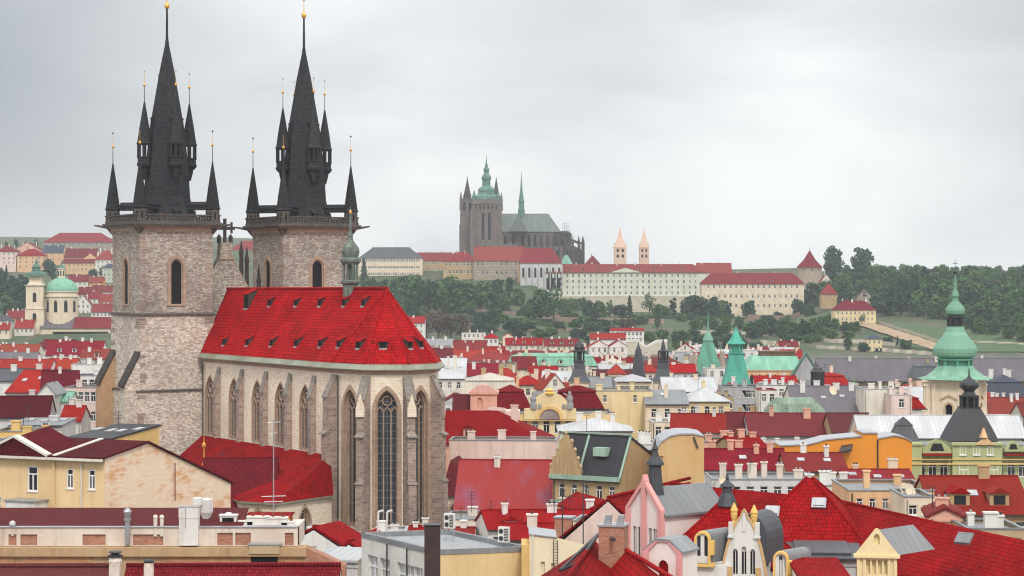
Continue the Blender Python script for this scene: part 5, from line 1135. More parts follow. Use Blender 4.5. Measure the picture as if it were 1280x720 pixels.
H(905, 553, 544, 315, 50, 9, 0, 'flat', wall='salmon', rf='greysheet', wins=(1, 3), ch=3, chm='w_salmon'); H(940, 562, 547, 305, 44, 9, 15, 'gable', wall='tan', rf='red', wins=(0, 0), ch=3, chm='w_salmon')
H(933, 588, 563, 288, 106, 12, 0, 'gable', wall='offwhite', rf='crimson', wins=(1, 6), ch=5, sk=1, chm='w_salmon', label='long crimson roof with a row of salmon chimneys left of the orange wall')
H(1022, 590, 568, 283, 76, 12, 0, 'gable', wall='tan', rf='crimson', wins=(1, 4), ch=2, sk=2, chm='w_white', label='crimson roof with two white skylights just below the orange wall')
H(1103, 607, 589, 268, 86, 11, 0, 'gable', wall='cream', rf='crimson', wins=(1, 5), ch=2, sk=3, chm='w_cream', label='crimson roof with skylights below the green facade')
H(955, 600, 594, 245, 130, 9, 0, 'flat', wall='palegrey', rf='greysheet', wins=(1, 7), ch=6, chm='oldplaster', winsz=(1, 1.2)); H(1040, 608, 602, 240, 60, 9, 0, 'flat', wall='offwhite', rf='greysheet', wins=(1, 4), ch=4, chm='w_white')
H(1115, 614, 611, 218, 106, 12, 0, 'flat', wall='peach', rf='greysheet', wins=(2, 6), ch=2, winsz=(.7, 1.1), floor=2.6, label='peach flat-roofed block with small windows and two round dishes', chm='w_peach')
H(1150, 622, 621, 208, 38, 8, 0, 'flat', wall='cream', rf='greysheet', wins=(1, 2), ch=0, winsz=(.9, 1))
H(1228, 643, 598, 215, 124, 13, 0, 'gable', wall='tan', rf='red', wins=(1, 6), ch=1, dm=2, sk=1, dmw=2.0, rm='t_red', label='big bright red roof with two grey dormers and a skylight')
H(1182, 646, 637, 195, 40, 7, -8, 'gabley', wall='salmon', rf='rust', wins=(0, 0), ch=1); H(1245, 662, 655, 188, 70, 8, 0, 'flat', wall='sand', rf='greysheet', wins=(1, 4), ch=3, chm='w_white')
# left of the church
LH = [(22, 441, 431, 820, 50, 12, 'gable', 'offwhite', 'orangered', (1, 4), 2, 0, None), (58, 431, 424, 900, 22, 10, 'pyr', 'cream', 'wine', (1, 2), 0, 0, None), (72, 436, 425, 880, 40, 10, 'gable', 'palepink', 'crimson', (0, 0), 1, 0, None),
    (92, 444, 427, 760, 70, 12, 'gable', 'white', 'crimson', (0, 0), 4, 3, 'wide crimson roof with white chimneys left of the great tower'), (120, 449, 437, 700, 40, 10, 'gable', 'cream', 'rust', (1, 3), 2, 1, None), (15, 449, 441, 700, 60, 9, 'gable', 'palegrey', 'purple', (0, 0), 3, 0, None), (70, 450, 445, 640, 60, 9, 'flat', 'white', 'greysheet', (1, 5), 4, 0, None),
    (30, 461, 450, 560, 66, 9, 'gable', 'white', 'red', (0, 0), 2, 0, None), (76, 461, 449, 565, 36, 9, 'gable', 'white', 'orangered', (0, 0), 2, 0, None), (112, 456, 453, 520, 46, 9, 'flat', 'white', 'sheet', (0, 0), 2, 0, 'blank white wall with flat top beside the great tower'), (12, 476, 462, 470, 50, 9, 'gable', 'white', 'slate', (0, 0), 1, 0, None),
    (110, 470, 466, 430, 38, 9, 'flat', 'white', 'greysheet', (1, 4), 1, 0, None)]
for (px, ye, yr, D, wp, dp, rf_, wl, rr, wi, c_, d_, lab) in LH: H(px, ye, yr, D, wp, dp, 0, rf_, wall=wl, rf=rr, wins=wi, ch=c_, dm=d_, label=lab, chm='w_white')
H(34, 491, 464, 420, 58, 16, -14, 'gable', wall='white', rf='redb', wins=(1, 4), ch=1, sk=3, label='very bright red steep gabled roof with white firewall in the left of town'); H(74, 492, 465, 405, 46, 14, 10, 'gable', wall='white', rf='maroon', wins=(0, 0), ch=1, label='dark maroon roof leaning against the bright red gabled roof')
H(101, 485, 484, 395, 42, 10, 0, 'flat', wall='palepink', rf='greysheet', wins=(3, 5), ch=1, winsz=(1.0, 1.9), floor=3.7, label='pale pink facade with three rows of white windows at the foot of the great tower')
H(58, 492, 481, 375, 20, 9, 0, 'gabley', wall='white', rf='greysheet', wins=(1, 1), ch=0, label='narrow white stepped gable beside a green roof patch'); H(77, 502, 491, 380, 20, 8, 0, 'gable', wall='white', rf='copper', wins=(0, 0), ch=0, label='small emerald green roof between white gable and pink facade')
H(88, 526, 509, 345, 26, 8, 0, 'gable', wall='white', rf='red', wins=(0, 0), ch=2, chm='w_white'); H(24, 522, 497, 330, 72, 14, 8, 'gable', wall='palegrey', rf='maroon', wins=(0, 0), ch=1, label='dull maroon roof at the edge of the left of town')
H(45, 533, 526, 280, 64, 9, 0, 'shed', wall='palegrey', rf='greysheet', wins=(1, 5), ch=1, sk=3); H(12, 540, 534, 270, 44, 8, 0, 'flat', wall='yellow', rf='greysheet', wins=(1, 3), ch=1)
H(112, 549, 532, 262, 62, 12, -20, 'shed', wall='yellow', rf='darkslate', wins=(0, 0), ch=0, sk=4, label='plain yellow wall under a sloping black roof with white skylights')
H(30, 552, 546, 252, 70, 8, 0, 'flat', wall='yellow', rf='greysheet', wins=(0, 0), ch=2)
H(296, 646, 575, 288, 94, 19, 4, 'gable', wall='palegrey', rf='wine', rm='bigwine', wins=(0, 0), ch=0, label='dark wine red tiled roof directly in front of the church aisle')
# right of the apse
H(584, 556, 513, 330, 200, 17, -4, 'hip', wall='salmon', rf='red', wins=(0, 0), ch=2, dm=1, rm='t_red', chm='w_palepink', label='large vivid red roof right of the apse, in front of the pink turret house')
H(628, 551, 550, 312, 134, 7, -4, 'flat', wall='palepink', rf='greysheet', wins=(0, 0), ch=3, chm='w_palepink', label='long blank salmon firewall under the large vivid red roof')
H(630, 650, 577, 272, 128, 17, -5, 'gable', wall='offwhite', rf='redpurple', wins=(0, 0), ch=1, dm=0, label='big smooth red roof with purple weather streaks right of the apse')
m, t, b = newmat('streaked', .6); st = rng(t, uvn(t, .16, 3, (1.3, .5, 1)), .52, .66); t.links.new(mix(t, st, (.26, .018, .017), (.20, .06, .105)), b.inputs['Base Color'])
for o in SC.objects:
    if o.get('label', '').startswith('big smooth red roof'): [c for c in o.children if c.name.startswith('roof')][0].data.materials[0] = m
H(640, 662, 640, 238, 60, 9, 10, 'gable', wall='white', rf='red', wins=(1, 3), ch=1, dm=1); H(720, 668, 640, 228, 130, 12, 0, 'gable', wall='offwhite', rf='red', wins=(0, 0), ch=2, sk=1, chm='w_white', label='long red tiled roof below the tan gabled house'); H(755, 640, 627, 235, 46, 9, 18, 'gabley', wall='white', rf='red', wins=(0, 0), ch=0)
H(670, 676, 657, 215, 90, 9, 0, 'gable', wall='offwhite', rf='red', wins=(0, 0), ch=1); H(590, 650, 648, 252, 60, 9, 0, 'flat', wall='palepink', rf='greysheet', wins=(0, 0), ch=1, wm='oldplaster')
H(575, 672, 662, 240, 34, 9, 0, 'gable', wall='white', rf='red', wins=(0, 0), ch=1); H(523, 672, 660, 262, 30, 8, 0, 'gable', wall='white', rf='red', wins=(0, 0), ch=2, chm='w_white'); H(486, 668, 662, 255, 40, 8, 0, 'flat', wall='white', rf='sheet', wins=(0, 0), ch=2, chm='w_white')

# ------------------------------------------------------------------ landmarks of the town
def lantern_tower(px, D, cap, label, name='lantern_tower'):
    S = Site(name, px, D, gz(px, D) - 1, label, 'tower'); X, Z = S.X, S.Z; k = S.k; mb = MB()
    h = 12 / k
    mb.box(-h, h, -h, h, 0, Z(478)); mb.box(-h - .3, h + .3, -h - .3, h + .3, Z(478) + .003, Z(477)); mb.build('wall', ['w_cream'], S.root)
    mb = MB(); f = 1.414; mb.lathe([(h*1.2*f, Z(477) + .01), (h*.82*f, Z(470)), (h*.6*f, Z(461)), (h*.52*f, Z(453)), (h*.62*f, Z(452)), (h*.62*f, Z(450.5))], 4, rot=.785); mb.build('roof', ['s_slate'], S.root)
    mb = MB()
    for i in range(8): a = i*.785 + .39; mb.tube((h*.5*math.cos(a), h*.5*math.sin(a), Z(450.5)), (h*.5*math.cos(a), h*.5*math.sin(a), Z(440)), .22, 5)
    mb.lathe([(h*.22, Z(450.5)), (h*.22, Z(440))], 6)
    if cap == 'dome': pr = [(h*.68, Z(440)), (h*.68, Z(438.5)), (h*.5, Z(437)), (h*.56, Z(434)), (h*.45, Z(430)), (h*.2, Z(427.5)), (.1, Z(424))]
    else: pr = [(h*.6, Z(440)), (h*.6, Z(438.6)), (h*.3, Z(437)), (h*.18, Z(431)), (.06, Z(423))]
    mb.lathe(pr, 8, rot=.39); mb.build('lantern', ['darkmetal'], S.root)
lantern_tower(724, 480, 'dome', 'dark bell-shaped tower roof with open lantern and small round cap'); lantern_tower(829, 505, 'needle', 'dark bell-shaped tower roof with open lantern and needle tip')
S = Site('slim_spire', 798, 530, gz(798, 530) - 1, 'slim plain grey spire between the two dark lantern towers', 'spire'); mb = MB(); mb.lathe([(2.0, 0), (2.0, S.Z(474)), (1.5, S.Z(460)), (.8, S.Z(438)), (.12, S.Z(430)), (.05, S.Z(426))], 8); mb.build('spire', ['s_slate'], S.root)
S = Site('gate_tower', 885, 700, gz(885, 700) - 1, 'steep green roof of the old gate tower with corner spikes and tall needle', 'tower'); X, Z = S.X, S.Z; mb = MB(); h = 19 / S.k
mb.box(-h, h, -h*.8, h*.8, 0, Z(474)); mb.build('wall', ['castlestone'], S.root)
mb = MB(); mb.faces([(-h, -h*.8, Z(474)), (h, -h*.8, Z(474)), (h, h*.8, Z(474)), (-h, h*.8, Z(474)), (-1.6, -1, Z(427)), (1.6, -1, Z(427)), (1.6, 1, Z(427)), (-1.6, 1, Z(427))], [(0,1,5,4),(1,2,6,5),(2,3,7,6),(3,0,4,7),(4,5,6,7)])
mb.build('roof', ['verdigris'], S.root)
mb = MB(); mb.lathe([(1.5, Z(432)), (1.5, Z(426)), (1.9, Z(425.6)), (1.6, Z(422)), (1.0, Z(418)), (.45, Z(414)), (.3, Z(408)), (.1, Z(391)), (.04, Z(386))], 8); mb.build('needle', ['s_copper'], S.root)
for x in (-1, 1):
    for y in (-1, 1):
        mb = MB(); mb.lathe([(.9, Z(482)), (1.3, Z(478)), (1.3, Z(470)), (1.5, Z(469)), (.9, Z(455)), (.1, Z(436 if x > 0 else 440))], 8, (x*(h - .4), y*(h*.8 - .2))); mb.build('corner_spike', ['w_stone'], S.root)
S = Site('pointed_tower', 920, 600, gz(920, 600) - 1, 'turquoise tapering tower with little gallery and pointed cap', 'tower'); X, Z = S.X, S.Z; mb = MB(); f = 1.414; h = 16 / S.k
mb.lathe([(h*1.02*f, 0), (h*1.02*f, Z(480))], 4, rot=.785); mb.build('wall', ['w_cream'], S.root)
mb = MB(); mb.lathe([(h*1.08*f, Z(480)), (h*.8*f, Z(465)), (h*.52*f, Z(443)), (h*.6*f, Z(442)), (h*.6*f, Z(441))], 4, rot=.785); mb.build('roof', ['s_turq'], S.root)
mb = MB(); mb.lathe([(h*.36, Z(441)), (h*.36, Z(430))], 8)
for i in range(8): a = i*.785 + .39; mb.tube((h*.5*math.cos(a), h*.5*math.sin(a), Z(441)), (h*.5*math.cos(a), h*.5*math.sin(a), Z(430)), .2, 5)
mb.lathe([(h*.78, Z(430)), (h*.72, Z(428)), (h*.4, Z(424)), (h*.34, Z(421)), (h*.1, Z(412)), (.05, Z(406))], 8, rot=.39)
for i in range(4): a = i*1.57 + .785; mb.lathe([(.4, Z(427.5)), (.05, Z(422))], 5, (h*.55*math.cos(a), h*.55*math.sin(a)))
mb.build('gallery', ['s_turq'], S.root)
S = Site('concert_hall', 965, 640, gz(965, 640) - 1, 'hall with broad pale green copper roof, peach walls and a grey pediment', 'hall'); X, Z = S.X, S.Z; x0, x1 = X(931), X(1000); mb = MB()
mb.facade((x0, 0, 0), (1, 0, 0), (0, -1, 0), rect(0, x1 - x0, 0, Z(463)), [arch(2.2 + i*2.4, Z(463) - 4.6, 1.3, 3.4, 4) for i in range(6)], .4); mb.poly([(x0, 0, 0), (x0, 20, 0), (x0, 20, Z(463)), (x0, 0, Z(463))]); mb.poly([(x1, 0, 0), (x1, 20, 0), (x1, 20, Z(463)), (x1, 0, Z(463))]); mb.box(x0 + .02, x1 - .02, .6, 19, 0, Z(463) - .2, 1); mb.box(x0 - .3, x1 + .3, -.3, -.01, Z(464), Z(462.6)); mb.build('wall', ['w_peach', 'glass'], S.root)
mb = MB(); q = [(x0 - .4, -.4, Z(462.5)), (x1 + .4, -.4, Z(462.5)), (x1 + .4, 20, Z(462.5)), (x0 - .4, 20, Z(462.5)), (X(944), 6, Z(446)), (X(1000), 6, Z(446)), (X(1000), 14, Z(446)), (X(944), 14, Z(446))]
mb.faces(q, [(0,1,5,4),(1,2,6,5),(2,3,7,6),(3,0,4,7),(4,5,6,7)]); mb.build('roof', ['s_copper'], S.root)
mb = MB(); mb.box(X(954), X(998), 7, 13, Z(446) + .01, Z(441)); mb.box(X(953), X(999), 6.8, 13.2, Z(441) + .01, Z(440)); mb.build('balustrade', ['w_brown'], S.root)
mb = MB(); mb.prism([(X(988), -3, Z(474)), (X(1024), -3, Z(474)), (X(1006), -3, Z(443))], (0, 2, 0)); mb.build('pediment', ['w_grey'], S.root)
mb = MB()
for a, b_ in ((X(986), X(1006)), (X(1026), X(1006))): mb.prism([(a, -3.3, Z(474)), (a, -3.3, Z(471)), (b_, -3.3, Z(439.5)), (b_, -3.3, Z(443))], (0, 2.6, 0))
mb.build('pediment_trim', ['s_copperdark'], S.root)
S = Site('roof_lantern', 1022, 500, gz(1022, 500) - 1, 'dark slatted roof lantern with domed cap left of the scarlet mansard', 'turret'); X, Z = S.X, S.Z; mb = MB(); mb.box(-1.6, 1.6, -1.6, 1.6, 0, Z(482)); mb.build('base', ['w_offwhite'], S.root); mb = MB()
mb.lathe([(1.5, Z(482)), (1.5, Z(466))], 10, m=0)
for i in range(14): a = i*.4488; mb.tube((1.55*math.cos(a), 1.55*math.sin(a), Z(482)), (1.55*math.cos(a), 1.55*math.sin(a), Z(466)), .12, 4)
mb.lathe([(1.8, Z(466)), (1.8, Z(464.8)), (1.2, Z(461)), (1.1, Z(459.5)), (.4, Z(458)), (.1, Z(455))], 10); mb.build('lantern', ['darkmetal'], S.root)

def onion_tower():
    D = 450; S = Site('onion_dome_tower', 1194, D, gz(1193, D) - 1, 'cream church tower crowned by a large pale green onion dome with smaller onion above', 'church tower', None, rad(-26)); X, Z = S.X, S.Z; k = S.k; r = S.root
    h = 31.5 / k; mb = MB()
    for q in range(4):
        a = q*math.pi/2 - math.pi/2; n = Vector((math.cos(a), math.sin(a), 0)); u = Vector((-n.y, n.x, 0)); o = n*h - u*h
        mb.facade(o, u, n, rect(0, 2*h, 0, Z(474)), [arch(h, Z(520), 9/k, Z(503.5) - Z(520), 6, .52)], .7)
    for q in range(4):
        mb.M = Matrix.Rotation(q*math.pi/2, 4, 'Z')
        for x in (-h + 1.0, -h + 2.2, h - 2.2, h - 1.0): mb.box(x - .42, x + .42, -h - .28, -h + .1, 0, Z(479))
        mb.box(-h - .35, h + .35, -h - .4, -h - .003, Z(476.5), Z(473.8)); mb.box(-h - .2, h + .2, -h - .32, -h - .004, Z(482), Z(481))
        ring(mb, (0, -h, 0), (1, 0, 0), (0, -1, 0), arch(0, Z(520), 9/k, Z(503.5) - Z(520), 6, .52), arch(0, Z(520), 13/k, Z(501) - Z(520), 6, .52), -.02, .22, 1)
        for s in (-1, 1): mb.prism([(0, -h - .3, Z(491)), (s*11/k, -h - .3, Z(497)), (s*11/k, -h - .3, Z(499)), (0, -h - .3, Z(493.5))], (0, .3, 0), 1)
    mb.M = None; mb.build('wall', ['w_cream', 'w_sand'], r); mb = MB(); mb.box(-h + .9, h - .9, -h + .9, h - .9, 0, Z(478)); mb.build('belfry', ['void'], r)
    mb = MB(); pr = [(47, 473.5), (46, 472.6), (36, 469.5), (27, 463), (22, 457)]
    mb.lathe([(x / k * 1.0, Z(y)) for x, y in pr], 8, rot=.39); mb.build('skirt_roof', ['onioncopper'], r)
    mb = MB(); mb.lathe([(x / k, Z(y)) for x, y in ((18, 458), (18, 451), (23, 450), (23, 448), (19, 447.5))], 8, rot=.39)
    for i in range(8): a = i*.785 + .39; mb.tube((20/k*math.cos(a), 20/k*math.sin(a), Z(458)), (20/k*math.cos(a), 20/k*math.sin(a), Z(449)), .35, 6)
    mb.build('lower_lantern', ['verdigris'], r)
    mb = MB(); mb.lathe([(x / k, Z(y)) for x, y in ((20, 447.5), (25, 444.5), (27, 440), (27.2, 436), (25.5, 432), (21.5, 427), (16.5, 421), (12.5, 415), (10.3, 409), (10.2, 408))], 24); mb.build('onion_dome', ['onioncopper'], r)
    mb = MB(); mb.lathe([(x / k, Z(y)) for x, y in ((7.5, 408), (7.5, 398), (10.8, 397), (10.8, 395), (8.5, 394.5))], 8, m=0)
    for i in range(8): a = i*.785 + .39; mb.tube((9/k*math.cos(a), 9/k*math.sin(a), Z(408)), (9/k*math.cos(a), 9/k*math.sin(a), Z(397)), .2, 5)
    mb.build('upper_lantern', ['darkmetal'], r)
    mb = MB(); mb.lathe([(x / k, Z(y)) for x, y in ((8.5, 394.5), (11.5, 392), (12.2, 388), (11.2, 384.5), (7.5, 380), (4, 376), (3.4, 372), (4.8, 370.5), (4.6, 369), (2.6, 363), (1.9, 357), (2.4, 356), (1.5, 353), (1.0, 343))], 16); mb.build('small_onion', ['onioncopper'], r)
    mb = MB(); mb.lathe([(.2/k, Z(343.5)), (2.2/k, Z(342)), (2.6/k, Z(340)), (2/k, Z(338.3)), (.3/k, Z(337.5)), (.25/k, Z(324))], 8); mb.box(-.5, .5, -.05, .05, Z(329.5), Z(328.7)); mb.build('finial', ['darkmetal'], r)
onion_tower()

def black_bell():        # dark tower roof of the green corner house, with its neighbour
    D = 335
    o = house(1222, 557, 554, D, 168, 14, 0, 'flat', 'green_facade_house', wall='sage', rf='greysheet', wins=(2, 11), ch=0, winsz=(1.3, 2.4), floor=4.3, top=2.6, label='sage green ornate facade with yellow trims, red cornice and black tower roofs', cat='building')
    b = o.location.z; k = FPX / D; X = lambda px: (px - 1222) / k; Z = lambda y: ZZ(y, D) - b
    def pc(name, fn, mats): m_ = MB(); fn(m_); return m_.build(name, mats, o)
    f = 1.414
    def bell(m_): m_.M = Matrix.Translation((X(1219), 4.5, 0)); m_.lathe([(x / k * f, Z(y)) for x, y in ((31, 552), (30.5, 551), (24, 536), (16.5, 520), (12, 512), (12.5, 511.5), (12.5, 510.5))], 4, rot=.785)
    pc('tower_roof', bell, ['s_darkslate'])
    def lant(m_):
        m_.M = Matrix.Translation((X(1219), 4.5, 0)); m_.lathe([(9/k, Z(510.5)), (9/k, Z(498))], 8, m=1)
        for i in range(8): a = i*.785 + .39; m_.tube((10.5/k*math.cos(a), 10.5/k*math.sin(a), Z(510.5)), (10.5/k*math.cos(a), 10.5/k*math.sin(a), Z(498)), .22, 6)
        m_.lathe([(x / k, Z(y)) for x, y in ((13, 498), (13, 496), (9, 495), (6.5, 491), (8.5, 489), (11.5, 486.5), (12.6, 483), (11.5, 480), (7.5, 476.5), (3, 474), (1.2, 471), (.6, 462))], 12)
    pc('tower_lantern', lant, ['darkmetal', 'void'])
    def bell2(m_): m_.M = Matrix.Translation((X(1135), 4, 0)); m_.lathe([(x / k * f, Z(y)) for x, y in ((18, 553), (14.5, 545), (9.5, 534), (10.5, 533.2), (9.8, 532.5), (5, 527), (.4, 523))], 4, rot=.785)
    pc('corner_roof', bell2, ['s_slate'])
    pc('corner_wall', lambda m_: (m_.box(X(1120), X(1151), -1.0, 8, 0, Z(553) - .01), m_.box(X(1119), X(1152), -1.3, 8.2, Z(556), Z(553.5))), ['w_sage'])
    pc('tower_wall', lambda m_: (m_.box(X(1189), X(1251), -1.0, 8, 0, Z(553)), m_.box(X(1188), X(1252), -1.4, -1.003, Z(556), Z(553))), ['w_sage'])
    for i in range(3): add_win(o, X(1202 + i*17), -1.0 - .13, Z(568), 0, 1.0, 1.9)
    for px in (1203, 1230, 1240): 
        w_ = add_win(o, X(px), -1.13, Z(600), 0, 1.5, 2.6)
    pc('central_gable', lambda m_: (m_.prism([(X(1217), -1.6, Z(555)), (X(1241), -1.6, Z(555)), (X(1229), -1.6, Z(545))], (0, .5, 0)), m_.lathe([(.7, Z(546)), (.45, Z(541)), (.1, Z(534))], 6, (X(1227), -1.4))), ['w_peach'])
    for x0, x1, ya, yt in ((1152, 1188, 566, 549), (1254, 1276, 564, 551), (1276, 1300, 564, 551)):
        def gab(m_, x0=x0, x1=x1, ya=ya, yt=yt):
            n = 10; pts = [(X(x0), -.9, Z(ya)), (X(x1), -.9, Z(ya))] + [(X(lerp(x1, x0, i/n)), -.9, Z(ya - 4 - (ya - 4 - yt) * math.sin(math.pi*i/n))) for i in range(n + 1)]
            m_.prism(pts, (0, .7, 0)); m_.prism([(X(lerp(x0, x1, .25)), -.95, Z(ya - 3)), (X(lerp(x0, x1, .75)), -.95, Z(ya - 3)), (X(lerp(x0, x1, .65)), -.95, Z(lerp(ya, yt, .72))), (X(lerp(x0, x1, .35)), -.95, Z(lerp(ya, yt, .72)))], (0, .03, 0), 1)
        pc('curved_gable', gab, ['w_sage', 'glass'])
        pc('red_cornice', lambda m_, x0=x0, x1=x1: m_.box(X(x0) + .02, X(x1) - .02, -1.5, -.1, Z(569), Z(566.2)), ['t_red'])
    pc('string_course', lambda m_: (m_.box(X(1120), X(1305), -1.25, -1.003, Z(580), Z(578)), m_.box(X(1120), X(1305), -1.25, -1.003, Z(574), Z(573))), ['w_yellow'])
black_bell()

def arched_gable():
    D = 380; o = house(697, 517, 516, D, 136, 12, 0, 'flat', 'arched_gable_house', wall='paleyellow', rf='greysheet', wins=(2, 9), ch=0, winsz=(1.2, 2.4), floor=5, top=1.2, label='yellow house front with a big semicircular mosaic gable and statues', cat='building')
    b = o.location.z; k = FPX / D; X = lambda px: (px - 697) / k; Z = lambda y: ZZ(y, D) - b
    mb = MB(); n = 14; pts = [(X(655), -.6, Z(524)), (X(720), -.6, Z(524)), (X(720), -.6, Z(511)), (X(711), -.6, Z(510))] + [(X(687 + 24*math.cos(math.pi*i/n)), -.6, Z(509 - 18*math.sin(math.pi*i/n))) for i in range(n + 1)] + [(X(664), -.6, Z(510)), (X(655), -.6, Z(511))]
    mb.prism(pts, (0, 1.2, 0)); mb.prism([(X(687 + 16*math.cos(math.pi*i/n)), -.66, Z(524 - 16*math.sin(math.pi*i/n))) for i in range(n + 1)], (0, .05, 0), 1)
    ring(mb, (X(687), -.6, Z(524)), (1, 0, 0), (0, -1, 0), [(13/k*math.cos(math.pi*i/n), 13/k*math.sin(math.pi*i/n)) for i in range(n + 1)], [(17/k*math.cos(math.pi*i/n), 17/k*math.sin(math.pi*i/n)) for i in range(n + 1)], 0, .3, 2)
    mb.build('arched_gable', ['w_paleyellow', 'mosaic', 'w_yellow'], o)
    mb = MB(); mb.lathe([(.9, Z(493)), (1.0, Z(491)), (.5, Z(489)), (.8, Z(487.5)), (.1, Z(484.5))], 8, (X(687), -.2)); mb.build('finial', ['goldstone'], o)
    for s, px in ((1, 667), (-1, 712)):
        mb = MB(); mb.M = Matrix.Translation((X(px), -.3, Z(511))); mb.lathe([(.75, 0), (.7, .8), (.55, 1.2), (.62, 1.9), (.35, 2.5), (.3, 2.6), (.36, 2.85), (.2, 3.2)], 8); mb.tube((0, 0, 2.1), (s*1.1, -.1, 2.9), .2, 6, 0, .12); mb.lathe([(.6, 0), (.55, .7), (.3, 1.2), (.28, 1.6), (.05, 1.8)], 7, (s*1.1, .1)); mb.build('statue', ['stonegrey'], o)
    mb = MB(); mb.box(X(628), X(766), -.75, -.003, Z(526), Z(524.5)); mb.box(X(628), X(766), -.5, -.003, Z(548), Z(546.8)); mb.build('cornice', ['w_yellow'], o)
    for px, w_ in ((640, 20), (748, 24)):
        mb = MB(); pts = [(X(px - w_/2), -.4, Z(525))] + [(X(px + w_/2), -.4, Z(525))] + [(X(px + w_/2*math.cos(math.pi*i/8)), -.4, Z(521 - 6*math.sin(math.pi*i/8))) for i in range(9)]; mb.prism(pts, (0, 1, 0)); mb.build('side_gable', ['w_paleyellow'], o)
    for px, w_ in ((638, 46), (722, 62)):
        m2 = house(px, 512, 481, 392, w_, 9, 0, 'mansard', wall='paleyellow', rf='maroon', wins=(0, 0), ch=1, chm='w_peach', label=('narrower' if px < 650 else 'wider') + ' dark red mansard roof rising behind the yellow arched gable', rm='t_mansred')
arched_gable()

def pink_turret():
    D = 355; S = Site('pink_turret_house', 604, D, gz(604, D) - 1, 'pink ornate turret house with arched niche and shell-like top', 'house'); X, Z = S.X, S.Z; r = S.root; mb = MB(); x0, x1 = X(588), X(621)
    mb.facade((x0, 0, 0), (1, 0, 0), (0, -1, 0), rect(0, x1 - x0, 0, Z(491)), [arch((x1 - x0)*.36, Z(512), .9, Z(497) - Z(512), 5, .6)], .35); mb.box(x0 + .01, x1 - .01, .35, 6, 0, Z(491), 0); mb.box(x0 - .3, x1 + .3, -.3, 6.2, Z(493), Z(490)); 
    mb.build('wall', ['w_salmon'], r)
    mb = MB(); mb.prism([(x0 - .2, -.2, Z(490)), (x1 + .2, -.2, Z(490)), (X(617), -.2, Z(486)), (X(611), -.2, Z(482)), (X(604), -.2, Z(480.5)), (X(597), -.2, Z(482)), (X(591), -.2, Z(486))], (0, 1, 0)); mb.build('crest', ['w_pink'], r)
    mb = MB(); mb.box(x1 + .01, X(650), -.6, 6, 0, Z(514)); mb.prism([(X(608), -.7, Z(512)), (X(632), -.7, Z(514)), (X(632), -.7, Z(510)), (X(613), -.7, Z(508))], (0, .5, 0)); mb.build('side_wing', ['w_palepink'], r)
    mb = MB(); gframe(mb, X(565), x0 - .01, .5, 7, Z(500), Z(513), Z(494)); mb.build('roof', ['t_wine'], r)
    mb = MB(); mb.box(X(566), x0 - .02, 1, 6, 0, Z(512)); mb.build('side_wall', ['w_tan'], r)
pink_turret()

def copper_cap():
    D = 388; S = Site('copper_cap_roof', 997, D, gz(997, D) - 1, 'low ribbed pale copper cap roof standing on the maroon mansard', 'roof'); X, Z = S.X, S.Z; mb = MB()
    mb.box(X(963), X(1033), 0, 9, 0, Z(517)); mb.build('wall', ['w_grey'], S.root); mb = MB()
    for a, y0, b_, y1 in ((36, 516.5, 28, 505), (28, 505, 22, 499)):
        i0, i1 = (0, 1.2) if a == 36 else (1.2, 3)
        mb.faces([(-a/S.k, i0, Z(y0)), (a/S.k, i0, Z(y0)), (a/S.k, 9 - i0, Z(y0)), (-a/S.k, 9 - i0, Z(y0)), (-b_/S.k, i1, Z(y1)), (b_/S.k, i1, Z(y1)), (b_/S.k, 9 - i1, Z(y1)), (-b_/S.k, 9 - i1, Z(y1))], [(0,1,5,4),(1,2,6,5),(2,3,7,6),(3,0,4,7),(4,5,6,7)])
    for i in range(15): x = lerp(-34, 34, i/14); mb.tube((x/S.k, -.02, Z(516)), (x*.78/S.k, 1.2, Z(505)), .1, 4)
    mb.build('roof', ['verdigris2'], S.root)
copper_cap()

def orange_wall():
    D = 315; S = Site('orange_house', 1078, D, gz(1078, D) - 1, 'blank bright orange firewall of a house, stepped in outline', 'house'); X, Z = S.X, S.Z; mb = MB()
    out = [(975, 640), (1140, 640), (1140, 553), (1132, 548), (1118, 545), (1097, 549), (1097, 542), (1078, 542), (1078, 546), (1055, 548), (1034, 550), (1012, 556), (975, 558)]
    mb.prism([(X(x), 0, Z(y)) for x, y in out], (0, 7, 0)); mb.build('wall', ['w_orange'], S.root)
    mb = MB(); mb.tube((X(1097), -.1, Z(590)), (X(1097), -.1, Z(550)), .12, 6); mb.build('drainpipe', ['darkmetal'], S.root)
    mb = MB()
    for (a, b_) in zip(out[2:], out[3:]):
        if abs(a[0] - b_[0]) > 1: mb.prism([(X(a[0]), -.2, Z(a[1]) + .003), (X(b_[0]), -.2, Z(b_[1]) + .003), (X(b_[0]), -.2, Z(b_[1]) + .18), (X(a[0]), -.2, Z(a[1]) + .18)], (0, 7.4, 0))
    mb.build('coping', ['steel'], S.root)
    mb = MB(); mb.prism([(X(1044), -3.2, Z(566)), (X(1060), -3.2, Z(562)), (X(1066), -.01, Z(558)), (X(1052), -.01, Z(560))], (0, 0, .4)); mb.build('canopy', ['darkmetal'], S.root)
orange_wall()

